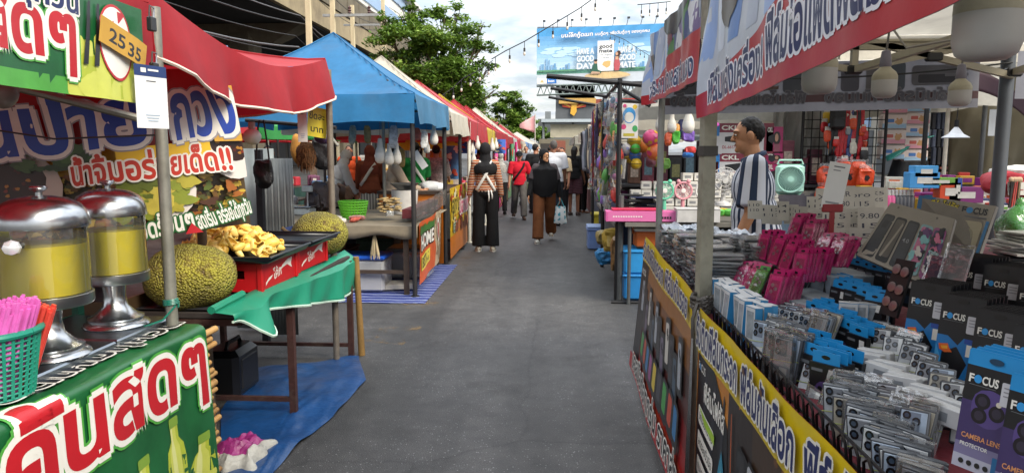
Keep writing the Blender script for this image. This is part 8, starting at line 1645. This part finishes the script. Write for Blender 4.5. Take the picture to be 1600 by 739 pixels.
for i, (u, v, Y, c, s_) in enumerate(((1044, 228, 7.6, '#c9542a', (.04, .035, .07)), (1056, 226, 7.6, '#4fb03a', (.045, .035, .075)), (1065, 215, 7.9, '#3a3f6a', (.05, .04, .1)), (1057, 208, 7.8, '#c98a2c', (.04, .03, .05)), (1075, 222, 7.7, '#7a5ab0', (.07, .05, .06)), (1078, 240, 7.7, '#c43a3a', (.06, .05, .035)), (1075, 247, 7.7, '#2f6fb8', (.06, .05, .03)), (1030, 262, 8.0, '#9a9a52', (.06, .04, .06)), (1018, 262, 8.0, '#7a4a5a', (.06, .04, .07)), (1040, 264, 8.0, '#6aa04a', (.05, .04, .06)), (1112, 182, 7.7, '#d08a2a', (.05, .04, .07)), (1113, 200, 7.7, '#b04a9a', (.07, .05, .03)))):
 packet(['orange toy bag beside the thin post', 'green toy bag beside the orange one', 'navy toy bag behind the green one', 'amber toy above the green bag', 'purple toys in the hanging box', 'red toy car in the hanging box', 'blue toy car in the hanging box', 'olive packet above the wall of white boxes', 'maroon packet above the wall of white boxes', 'light green packet above the wall of white boxes', 'orange plush toy hanging right of the beige post', 'purple plush toy below the orange one'][i], PY(u, v, Y), c, s_)
for u, v, Y, r_, lab in ((1031, 192, 7.55, .85, 'white bulb behind the thin post'), (1050, 194, 7.6, .9, 'white bulb above the orange toy bag'), (1076, 190, 7.4, 1.15, 'widest white bulb of the toy stall')): BULB.put(PY(u, v, Y), 0, lab, 'bulbs hanging over the toy stall', r_)
for k in range(14):
 x = .95+k*.16; h = .3+.1*(k % 3); d = MB(); d.box((0, 0, h/2), (.14, .12, h), M(rj.choice(('#5a2a3a', '#3a2f33', '#7a3a4a', '#2c2c30', '#6a4a3a')), .5, 0, .5, 20), bev=.006); d.box((0, -.062, h*.5), (.09, .003, h*.5), M(rj.choice(('#b56a8a', '#8a8a5a', '#c9b8a8', '#6a8a9a')), .5, 0, .5, 30)); d.build('toy_carton', None, 'toy carton on the back shelf above the white boxes', 'toy carton', 'toy cartons on the back shelf', loc=(x, 8.5, 1.17))
sh = thing('back_shelf', 'dark back shelf of the toy stall behind the balls', 'shelf', (2.1, 8.75, 0)); d = MB(); d.box((0, .05, .75), (2.6, .04, 1.5), M('#5a5356', .7)); d.build('back_panel', sh); d = MB(); d.box((0, -.18, 1.15), (2.6, .46, .03), M('#3a3a3e', .6)); d.build('shelf_board', sh)
# hair dryer boxes
def dryer_box(label, u, v, w, h, mag):
 p = PY(u, v, 8.2); t = thing('hair_dryer_box', label, 'box', p, 0, 'hair dryer boxes behind the striped shirt'); c = vinyl('#7a2a3c' if not mag else '#9a1f5a', .08)
 d = MB(); d.box((0, .1, 0), (w, .2, h), c, bev=.003); d.build('box_body', t)
 cv = Canvas(w-.01, h-.01, c, .0008)
 if not mag: cv.rect(.0, .02, w*.82, h*.70, vinyl('#c4c4c6')); cv.rect(0, 0, w*.02, h, vinyl('#2f7fc4')); cv.text('DL-6617', .05, h*.2, .05, vinyl('#a52a3a'), w=.14)
 else: cv.blob(w*.62, h*.52, w*.2, h*.3, vinyl('#2a1a1a'), 4, rough=.1); cv.ell(w*.6, h*.55, w*.1, h*.16, vinyl('#b58a72')); cv.rect(w*.45, 0, w*.8, h*.3, vinyl('#8a4a5a'))
 k_ = .8 if not mag else .55; x0 = w*.12; y0 = h*.48
 cv.poly([(x0, y0-.02), (x0+w*.4*k_, y0-.045), (x0+w*.62*k_, y0-.03), (x0+w*.7*k_, y0+.02), (x0+w*.6*k_, y0+.06), (x0+w*.3*k_, y0+.05), (x0, y0+.03)], TBLK); cv.poly([(x0+w*.42*k_, y0-.03), (x0+w*.55*k_, y0-.03), (x0+w*.5*k_, y0-h*.38*k_), (x0+w*.4*k_, y0-h*.36*k_)], TBLK)
 cv.text('CKL', w*.06, h*.78, .07, TWHT, w=w*.3, bold=.04); cv.build('printed_front', plane_fn((-w/2+.005, -.0015, -h/2+.005), (1, 0, 0), (0, 0, 1)), 0, 0, t)
dryer_box('maroon and white hair dryer box, upper one left of the man', 1165, 218, .62, .36, False); dryer_box('maroon and white hair dryer box, lower one left of the man', 1165, 262, .62, .30, False); dryer_box('magenta hair dryer box with a long haired woman, upper one', 1210, 218, .19, .28, True); dryer_box('magenta hair dryer box with a long haired woman, lower one', 1210, 248, .19, .12, True); dryer_box('magenta hair dryer box at the bottom of the pile behind the man', 1210, 275, .2, .26, True)
t = thing('blue_box', 'tall white and blue box left of the hair dryer boxes', 'box', PY(1120, 224, 8.2)); d = MB(); d.box((0, .1, 0), (.13, .2, .42), vinyl('#2f7fc4'), bev=.003); d.build('box_body', t); d = MB(); d.box((0, -.003, -.02), (.115, .006, .2), vinyl('#c4c4c6')); d.build('label_panel', t)
rtable('high rear table under the hair dryer boxes', 1.6, 3.3, 8.05, 8.45, 1.1, '#55525a')
d = MB(); a, b = PY(1208, 140, 8.75), PY(1292, 140, 8.75)
d.grid(lambda s, v: (a.x+(b.x-a.x)*s, 8.75+.05*math.sin(s*14+v*5)+.03*math.sin(s*31-v*11), .4+2.0*v), 30, 24, M('#8f8f8c', .3, 0, .18, 3, .4, 9)); d.build('plastic_curtain', None, 'grey crinkled plastic sheet hung behind the mint fan', 'sheet')
# table fans
def box_fan(label, loc, c):
 t = thing('table_fan', label, 'fan', loc, -.1); t.scale = (.86, .86, .86); m = M(c, .4, 0, .05); k = .155; T_ = Matrix.Translation((0, -.05, .2)) @ Matrix.Rotation(PI/2, 4, 'X'); d = MB()
 d.box((0, 0, .2), (.34, .1, .38), m, bev=.05); d.tube([T_ @ Vector((k*math.cos(2*PI*q/32), k*math.sin(2*PI*q/32), 0.005)) for q in range(33)], .012, m, 7); d.build('housing', t)
 g = MB(); g.lathe([(.001, .004), (.14, .003), (.142, 0)], (0, 0, 0), M('#2f5550', .5), 28, T=T_); g.build('fan_well', t); g = MB()
 for q in range(36): a = 2*PI*q/36; g.tube([T_ @ Vector((r_*math.cos(a+r_*6), r_*math.sin(a+r_*6), .012)) for r_ in (.03, .06, .09, .12, .142)], .0025, m, 4)
 g.lathe([(.001, .02), (.034, .018), (.036, .006)], (0, 0, 0), m, 18, T=T_); g.build('grille', t)
 g = MB(); g.tube([(-.15, 0, .38), (-.13, 0, .43), (.13, 0, .43), (.15, 0, .38)], .012, m, 6); g.build('handle', t)
p = PY(1235, 306, 7.6); box_fan('mint green box shaped fan right of the striped shirt', (p.x, 7.65, p.z-.0), '#a3cdbd')
tf2 = thing('desk_fan', 'white desk fan in clear wrap left of the striped shirt', 'fan', (PY(1130, 308, 7.6).x, 7.6, .98)); m = M('#bdbbb8', .4); d = MB(); d.lathe([(.001, 0), (.09, 0), (.08, .03), (.025, .05), (.02, .18)], (0, 0, 0), m, 18); d.build('stand', tf2); T_ = Matrix.Translation((0, -.04, .26)) @ Matrix.Rotation(PI/2, 4, 'X'); d = MB()
for q in range(28): a = 2*PI*q/28; d.tube([T_ @ Vector((r_*math.cos(a), r_*math.sin(a), .03*(1-(r_/.14)**2))) for r_ in (.02, .08, .14)], .002, m, 4)
for r_ in (.14, .1, .06): d.tube([T_ @ Vector((r_*math.cos(2*PI*q/28), r_*math.sin(2*PI*q/28), .03*(1-(r_/.14)**2))) for q in range(29)], .004, m, 5)
d.lathe([(.001, .04), (.028, .038), (.03, .02)], (0, 0, 0), m, 14, T=T_); d.build('grille', tf2); d = MB()
for q in range(5): a = 2*PI*q/5; d.poly([T_ @ Vector((.012*math.cos(a), .012*math.sin(a), 0)), T_ @ Vector((.12*math.cos(a-.3), .12*math.sin(a-.3), -.01)), T_ @ Vector((.12*math.cos(a+.35), .12*math.sin(a+.35), .005))], M('#9d9ca0', .3), .003, (0, 1, 0))
d.build('blades', tf2)
for k in range(10):
 x = PY(1105+k*9, 320, 7.2).x; packet(('bright green squeaky toy in the row below the desk fan', 'yellow squeaky toy in the row below the desk fan')[k % 2], (x, 7.2+.04*(k % 2), .9), ('#5fb04a', '#c9a82a')[k % 2], (.06, .05, .04), 0, 'squeaky toys below the desk fan')
for k in range(7):
 x = PY(1228+k*8, 325, 7.0).x; t = thing('foam_slipper', 'pale green foam slipper in the row below the mint fan', 'slipper', (x, 7.0, .96), .2, 'foam slippers in the row below the mint fan'); d = MB(); d.box((0, 0, .012), (.05, .12, .022), M('#6f9a5a', .6), bev=.008); d.build('sole', t); d = MB(); d.ell((0, .0, .03), (.026, .035, .022), M('#b5b38a', .6), 10, 7); d.build('upper', t)
rtable('side counter between the toy stall and the bag stall', 1.9, 3.2, 6.9, 7.3, .95, '#4a5a6a'); d = MB(); d.box((0, 0, .012), (1.0, .16, .022), M('#2f7fb0', .4)); d.build('blue_strip', None, 'bright blue packing strip behind the foam slippers', 'strip', loc=(2.6, 7.2, .955))
# bag stall at the right
gp = thing('grid_rack', 'black wire grid rack hung with bags and lanyards', 'rack', (PY(1320, 236, 8.3).x, 8.35, 0)); d = MB()
for k in range(11): d.rod((-.45+k*.09, 0, .6), (-.45+k*.09, 0, 2.3), .006, BLK3, n=5)
for k in range(18): d.rod((-.45, 0, .6+k*.1), (.45, 0, .6+k*.1), .006, BLK3, n=5)
d.build('wire_grid', gp)
for x in (-.46, .46): d = MB(); d.rod((x, 0, 0), (x, 0, 2.3), .018, BLK3); d.build('upright', gp)
for k in range(9):
 u = 1302+k*5.6; c = ('#1c1c20', '#1c1c20', '#b5222a', '#b5222a', '#a51f28', '#3a4a7a', '#b5222a', '#232327', '#b5262e')[k]; p = PY(u, 168, 8.2); d = MB(); l = rj.uniform(.42, .6)
 d.grid(lambda s, v: (-.03+.06*s+.004*math.sin(v*9), .01*math.sin(s*3+v*5), -l*v), 4, 10, M(c, .5, 0, .4, 40)); d.box((0, 0, -l-.05), (.06, .02, .1), M(c, .4, 0, .3, 20), bev=.006); d.build('lanyard', None, 'black or red lanyard hanging on the wire grid rack', 'lanyard', 'lanyards on the wire grid rack', loc=p, solid=.003)
t = thing('backpack', 'small black backpack hanging at the top left of the grid rack', 'backpack', PY(1309, 185, 8.15)); d = MB(); d.box((0, 0, 0), (.17, .09, .26), M('#17181b', .6, 0, .2, 20, .3, 50), bev=.035); d.build('bag_body', t); d = MB(); d.box((0, -.05, -.05), (.13, .03, .11), M('#1d1e22', .6), bev=.012); d.build('front_pocket', t); d = MB(); d.tube([(-.04, 0, .13), (-.03, 0, .19), (.03, 0, .19), (.04, 0, .13)], .008, BLK3, 6); d.build('handle', t)
ORG = M('#c9431c', .35, 0, .25, 9, .45, 22)
for i, (u, v, s_) in enumerate(((1291, 262, .9), (1297, 272, 1.0), (1317, 258, 1.15), (1326, 262, 1.1), (1342, 261, 1.1), (1286, 290, .8), (1300, 295, .8), (1322, 298, .8), (1352, 264, .9))):
 t = thing('orange_gift_bag', ['orange bag hanging leftmost on the rack', 'orange bag with dark netting beside the leftmost', 'large orange bag with a printed emblem', 'orange bag overlapping the large one', 'orange bag right of the printed ones', 'small orange bag in the lower left', 'small orange bag in the lower row centre', 'small orange bag at the lower right', 'orange bag at the right rack edge'][i], 'bag', PY(u, v+14, 8.1-.02*i), rj.uniform(-.2, .2), 'orange bags on the wire grid rack'); t.scale = (s_, s_, s_)
 d = MB(); d.pillow((0, 0, 0), (.105, .03, .125), ORG, .6, i, .6); d.build('sack', t); d = MB(); d.box((0, 0, .14), (.16, .01, .05), CLR); d.rod((0, 0, .16), (0, 0, .2), .003, BLK3); d.build('header', t)
 d = MB(); d.add([(-.03, -.036, -.02), (.01, -.038, -.04), (.04, -.036, .0), (.02, -.038, .03), (-.02, -.036, .03)], [(0, 1, 2, 3, 4)], BLK3); d.build('emblem', t)
for k in range(80):
 u, v = rj.uniform(1288, 1352), rj.uniform(172, 330); p = PY(u, v, 8.22+rj.uniform(-.05, .1)); c = rj.choice(('#c92a22', '#d04a1c', '#c9431c', '#b5222a', '#2f4f9a', '#c9c4b8', '#d0b03a', '#1c1c20', '#c93a2a', '#8a8f94')); s_ = rj.uniform(.6, 1.15)
 d = MB(); d.pillow((0, 0, -.06*s_), (.045*s_, .014, .06*s_), M(c, .35, 0, .25, 25, .3, 30), .55, k, .35, 12, 8); d.box((0, -.002, .012*s_), (.07*s_, .004, .04*s_), M('#c9c4bb', .5)); d.rod((0, 0, .03*s_), (0, 0, .06*s_), .002, BLK3, n=4); d.build('hanging_packet', None, 'small red orange or blue packet hung on the wire grid rack', 'packet', 'small packets hung on the wire grid rack', loc=p, rz=rj.uniform(-.4, .4))
TI = [vinyl('#c98a9c', .08), vinyl('#8fb0cc', .08)]
for col_, (u0, n) in enumerate(((1396, 3), (1434, 4))):
 for j in range(n+1):
  w, h = (.30, .17) if col_ == 0 else (.29, .135); p = PY(u0, 172, 8.6); z = p.z+.04-j*(h+.006)
  t = thing('tissue_pack', '%s tissue pack in the %s hanging column' % (('topmost', 'second', 'third', 'fourth', 'lowest')[j if j < n else 4], ('wider left', 'narrower right')[col_]), 'tissue pack', (p.x, 8.6+.02*col_, z), 0, 'tissue packs hanging in two columns'); c = TI[(j+col_) % 2]
  d = MB(); d.box((0, 0, 0), (w, .09, h), vinyl('#c9bcb8', .06), bev=.02); d.build('pack_body', t)
  cv = Canvas(w-.03, h-.02, vinyl('#cdbfba', .06), .0008); cv.rect(0, 0, w, h*.3, c); cv.blob(w*.62, h*.42, .04, .035, vinyl('#b58a5a'), j); cv.ell(w*.55, h*.62, .012, .012, vinyl('#b58a5a')); cv.ell(w*.70, h*.62, .012, .012, vinyl('#b58a5a')); cv.rrect(w*.3, h*.5, .08, .04, vinyl('#b5524a') if c is TI[0] else vinyl('#3f6fb0')); cv.build('printed_front', plane_fn((-w/2+.015, -.0465, -h/2+.01), (1, 0, 0), (0, 0, 1)), 0, 0, t)
d = MB(); a, b, c_ = PY(1378, 225, 8.7), PY(1458, 212, 8.7), PY(1384, 252, 8.5); d.grid(lambda s, v: (a.lerp(b, s)).lerp(c_.lerp(PY(1440, 225, 8.6), s), v)+Vector((0, .05*math.sin(s*5+v*4), 0)), 12, 8, M('#1f7f78', .4, 0, .15, 5, .2, 12)); d.build('teal_sheet', None, 'teal sheet sagging under the hanging tissue packs', 'sheet', solid=.004)
d = MB(); d.rod((PY(1477, 236, 8.0).x, 8.0, 0), (PY(1477, 236, 8.0).x, 8.0, 2.5), .022, M('#c4c0b2', .5)); d.build('white_post', None, 'thin white post between the tissue packs and the khaki tarpaulin', 'post')
for k in range(18):
 u = 1459+(k % 6)*7.5; v = 175+(k//6)*28; p = PY(u, v, 9.2); d = MB(); d.box((0, 0, -.11), (.05, .05, .22), M(rj.choice(('#2c3446', '#3a4256', '#22242c', '#4a5268')), .8, 0, .3, 30), bev=.01); d.box((0, 0, .005), (.06, .01, .012), BLK3); d.build('hung_trousers', None, 'dark blue garment on the rack left of the khaki tarpaulin', 'garment', 'dark garments on the rack by the khaki tarpaulin', loc=p)
for k in range(26): d = MB(); d.box((0, 0, .012), (.16, .2, .024), M(rj.choice(('#2a2b30', '#5a2f35', '#7d7a78', '#3a4256', '#8a4a44', '#b5b0a8')), .7), bev=.004); d.build('folded_shirt', None, 'folded garment on the shelves beyond the white post', 'garment', 'folded garments beyond the white post', loc=PY(1462+(k % 5)*8.5, 240+(k//5)*8, 9.3), rz=rj.uniform(-.2, .2))
d = MB(); d.box((0, .2, .8), (.75, .3, 1.6), M('#3a3835', .8)); d.build('garment_shelf', None, 'dark garment shelf beyond the white post', 'shelf', loc=(PY(1480, 236, 9.5).x, 9.4, 0))
a, b = PY(1484, 236, 8.9), PY(1660, 236, 8.2); KH = M('#6a624d', .38, 0, .18, 2.5, .4, 6)
d = MB(); d.grid(lambda s, v: Vector((a.x+(b.x-a.x)*s, a.y+(b.y-a.y)*s, .75+1.75*v))+Vector((0, .04*math.sin(s*10+v*3)+.03*math.sin(s*23-v*6), 0)), 34, 16, KH); d.build('khaki_tarpaulin', None, 'olive khaki tarpaulin hung as a wall at the far right', 'tarpaulin', solid=.004)
d = MB(); d.grid(lambda s, v: Vector((a.x+(b.x-a.x)*s, a.y+(b.y-a.y)*s-.05, .55+.3*v)), 20, 4, M('#b5a582', .7, 0, .2, 6)); d.build('cream_cloth', None, 'cream cloth below the khaki tarpaulin', 'cloth', solid=.004)
pl = thing('pendant_lamp', 'white pendant lamp shade in front of the khaki tarpaulin', 'lamp', PY(1493, 215, 6.5)); d = MB(); d.lathe([(.015, .09), (.03, .07), (.06, .03), (.11, .0), (.108, -.005), (.02, .06)], (0, 0, 0), M('#cfd0d2', .35), 24); d.build('shade', pl); d = MB(); d.rod((0, 0, .09), (0, 0, .15), .018, BLK3); d.tube([(0, 0, .15), (.01, 0, .5), (0, 0, .8)], .004, BLK3, 5); d.build('cord', pl)
d = MB(); p = PY(1560, 160, 6.0); d.grid(lambda s, v: (p.x+(s-.5)*.7, 6+.1*s, p.z+.28-.35*s*s-.18*v*(1-s*.4)), 14, 6, M('#3a1f2c', .6, 0, .2, 8)); d.build('maroon_parasol', None, 'edge of a dark maroon parasol behind the grey post', 'parasol', solid=.006)
d = MB(); p = PY(1557, 192, 6.3); d.box((0, 0, 0), (.12, .008, .22), PAPER); d.build('white_notice', None, 'white paper notice hanging below the maroon parasol', 'notice', loc=p)
# crowded tabletop of the bag stall
CB_ = ('#3f8fc9', '#c9c4b8', '#b5342c', '#6fa03f', '#c9622c', '#8a2f7a', '#d0cac0', '#c99a2c', '#b56a8a', '#4a5a7a', '#cfc9bf', '#2f7f9a')
for i in range(170):
 x = rj.uniform(3.2, 5.6); y = rj.uniform(6.62, 7.8); h = rj.uniform(.04, .12); w = rj.uniform(.08, .2); c = M(rj.choice(CB_), .45, 0, .15, 12); d = MB(); d.box((0, 0, h/2), (w, .12, h), c, bev=.004); d.box((0, -.0615, h*.5), (w*.6, .003, h*.5), M(rj.choice(CB_), .5, 0, .3, 20)); d.build('small_carton', None, 'small colourful carton on the crowded bag stall table', 'carton', 'small cartons on the bag stall table', loc=(x, y, 1.003+(.08*(i % 3)*(y-6.4))), rz=rj.uniform(-.5, .5))
for i, (u, v, w, h, c, lab) in enumerate(((1445, 282, .26, .14, '#3f8fc9', 'sky blue carton standing on the bag stall table'), (1448, 268, .2, .1, '#4a9ad0', 'sky blue carton on top of another blue one'), (1485, 300, .18, .17, '#c9451f', 'orange red carton with a white label'), (1497, 296, .07, .2, '#2f4f9a', 'narrow blue and white carton beside the orange one'), (1510, 305, .3, .14, '#7a2a6a', 'purple carton tray by the grey post'), (1470, 284, .3, .07, '#6fa03f', 'flat green carton behind the orange one'))):
 p = PY(u, v, 6.5); t = thing('goods_carton', lab, 'carton', (p.x, 6.5, p.z)); d = MB(); d.box((0, .06, 0), (w, .12, h), M(c, .4), bev=.004); d.build('box_body', t); d = MB(); d.box((0, -.002, 0), (w*.5, .004, h*.4), M('#cfc9bf', .5)); d.build('label_panel', t)
for k in range(10):
 p = PY(1375+k*6, 305, 6.55); t = thing('cosmetic_tube', 'small pink or dark cosmetic tube in the rack before the tissue packs', 'tube', (p.x, 6.6, 1.003), 0, 'cosmetic tubes in the rack'); c = '#c9487f' if k < 5 else '#3a3a40'; d = MB(); d.lathe([(.001, 0), (.028, 0), (.028, .13), (.012, .15)], (0, 0, 0), M(c, .35), 12); d.build('tube_body', t); d = MB(); d.lathe([(.014, .15), (.014, .2), (.001, .2)], (0, 0, 0), M('#c9c4bf', .35), 10); d.build('cap', t)
# soft goods on the nearer right table
rw = thing('sports_bag', 'red and white sports bag lying on the nearer right table', 'bag', PY(1590, 286, 5.2), .2); d = MB(); d.pillow((0, 0, 0), (.25, .14, .1), M('#a51f2c', .6, 0, .15, 8, .3, 25), .7, 3, .3); d.build('bag_body', rw); d = MB(); d.pillow((.04, -.01, .05), (.22, .13, .075), M('#c9c5be', .6, 0, .15, 8, .3, 25), .7, 5, .35); d.build('white_flap', rw); d = MB(); d.tube([(-.1, -.135, .03), (0, -.15, .015), (.15, -.14, .01), (.25, -.08, .02)], .014, M('#17171a', .6), 7); d.build('black_trim', rw)
gb = thing('green_bag', 'translucent green plastic bag at the right picture edge', 'plastic bag', PY(1592, 356, 3.6)); d = MB(); d.ell((0, 0, 0), (.10, .08, .11), clear_film('#3f8f3a', .75, .2), 18, 12, fn=lambda p: p*(1+.25*mnoise.noise(p*14))); d.build('sack', gb); d = MB(); d.ell((.0, 0, .1), (.03, .02, .05), clear_film('#3f8f3a', .8, .2), 10, 7); d.build('knot', gb)
for k in range(44):
 x = rj.uniform(3.05, 4.6); y = rj.uniform(4.95, 5.8); c = rj.choice(('#8a6a4a', '#b58a4a', '#c9b8a0', '#3a3a40', '#b5443a', '#6a4a3a', '#c9c4b8', '#55606a')); s_ = rj.uniform(.04, .1); d = MB(); d.ell((0, 0, s_*.5), (s_, s_*.8, s_*.6), M(c, .6, 0, .3, 16, .3, 30), 10, 7, fn=lambda p: p*(1+.25*mnoise.noise(p*18))); d.build('soft_pouch', None, 'small soft pouch heaped on the nearer right table', 'pouch', 'soft pouches heaped on the nearer right table', loc=(x, y, .925))
for k in range(14): d = MB(); d.rod((0, 0, 0), (rj.uniform(-.02, .02), rj.uniform(-.02, .02), .18), .007, M(rj.choice(('#2a2420', '#7a4a34', '#b5443a', '#8a7a5a')), .5), n=6); d.ell((0, 0, .19), (.014, .014, .02), M('#b59a7a', .7), 8, 6); d.build('makeup_brush', None, 'makeup brush standing in the holder right of the grey post', 'brush', 'makeup brushes right of the grey post', loc=PY(1582+rj.uniform(-8, 10), 325, 5.0))
cv = Canvas(.12, .09, PCARD, .0006); cv.text('39-', .012, .022, .06, vinyl('#7a2f2a'), w=.095, bold=.03); cv.build('price_tag', plane_fn(PY(1575, 305, 5.0), (1, .1, 0), (0, .2, 1)), 0, 0, None, 'pale price card reading 39 by the sports bag', 'price card')
# clothes and goods farther along the right side
for i, (y, z0, z1, w, c) in enumerate(((12.2, 2.0, 1.15, .5, '#7d7f84'), (12.7, 2.0, 1.2, .45, '#8f9096'), (13.2, 2.0, 1.1, .5, '#6a6d72'), (13.8, 2.05, 1.2, .5, '#c4b9a0'), (14.4, 2.0, 1.1, .5, '#3a3c42'), (15.2, 2.0, 1.2, .5, '#55606a'), (16.4, 2.0, 1.1, .5, '#8a8f9c'), (17.6, 2.0, 1.2, .5, '#26282c'))):
 t = thing('hanging_shirt', ['grey shirt hanging first beyond the toy packets', 'light grey shirt hanging second beyond the toy packets', 'mid grey shirt hanging third beyond the toy packets', 'cream shirt hanging beyond the grey ones', 'dark shirt hanging after the cream one', 'slate blue shirt hanging farther along', 'pale blue grey shirt hanging farther still', 'black shirt hanging last in the row'][i], 'shirt', (.74, y, z0), 0, 'shirts hanging along the right side'); d = MB()
 d.grid(lambda s, v: (-.03+.03*math.sin(s*9+v*4)+.02*math.cos(s*17), (s-.5)*w*(1+.3*max(0, .3-v)), -(z0-z1)*v-.12*abs(s-.5)*(1-v)), 16, 12, cloth(c)); d.build('shirt_body', t, solid=.02); d = MB(); d.tube([(0, -.18, -.05), (0, 0, .02), (0, .18, -.05)], .006, BLK3, 5); d.rod((0, 0, .02), (0, 0, .12), .004, BLK3, n=5); d.build('hanger', t)
for i in range(5):
 y0 = 12.4+i*4.6; t = thing('right_counter', ['counter of the clothes stall', 'second counter beyond the toy stall', 'third counter beyond the toy stall', 'fourth counter beyond the toy stall', 'farthest counter on the right side'][i]+' along the lane', 'counter', (1.35, y0+2, 0), 0, 'counters along the far right side'); d = MB(); d.box((0, 0, .78), (.9, 4.0, .04), M('#5f5a52', .7)); d.build('counter_top', t); d = MB(); d.grid(lambda s, v: (-.46-.012*math.sin(s*50)*(1-v), -2+4*s, .06+.72*v), 40, 3, cloth(('#4a4f5a', '#6a4a4a', '#55604a', '#7a7468', '#3f4a5f')[i])); d.build('cloth_front', t)
 for k in range(14): h = rj.uniform(.08, .3); d = MB(); d.box((0, 0, h/2), (.2, .2, h), M(rj.choice(CB_), .6, 0, .3), bev=.02); d.box((0, 0, h+.005), (.1, .1, .01), M('#cfc9bf', .5)); d.build('goods_box', None, 'box of goods on a far right counter', 'box', 'goods on the far right counters', loc=(1.2+rj.uniform(-.2, .3), y0+.2+k*.26, .805), rz=rj.uniform(-.3, .3))
# buildings closing the view behind the right hand stalls
for i in range(7):
 y = 2+i*12; h = 4.2+.8*(i % 3); t = thing('shophouse', ['first', 'second', 'third', 'fourth', 'fifth', 'sixth', 'seventh'][i]+' pale shophouse behind the right hand stalls', 'shophouse', (20, y, 0), 0, 'shophouses behind the right hand stalls'); d = MB(); d.box((3, 6, h/2), (6, 11.8, h), M(('#9a958a', '#8a8f90', '#a09684')[i % 3], .85, 0, .2, .5)); d.build('wall', t)
 for k in range(3): d = MB(); d.box((-.03, 2.5+k*3.5, 1.5), (.08, 2.8, 2.7), M('#4a4d50', .6)); d.build('shutter', t); d = MB(); d.box((-.03, 2.5+k*3.5, 3.5), (.08, 1.8, .9), GL); d.build('window', t)
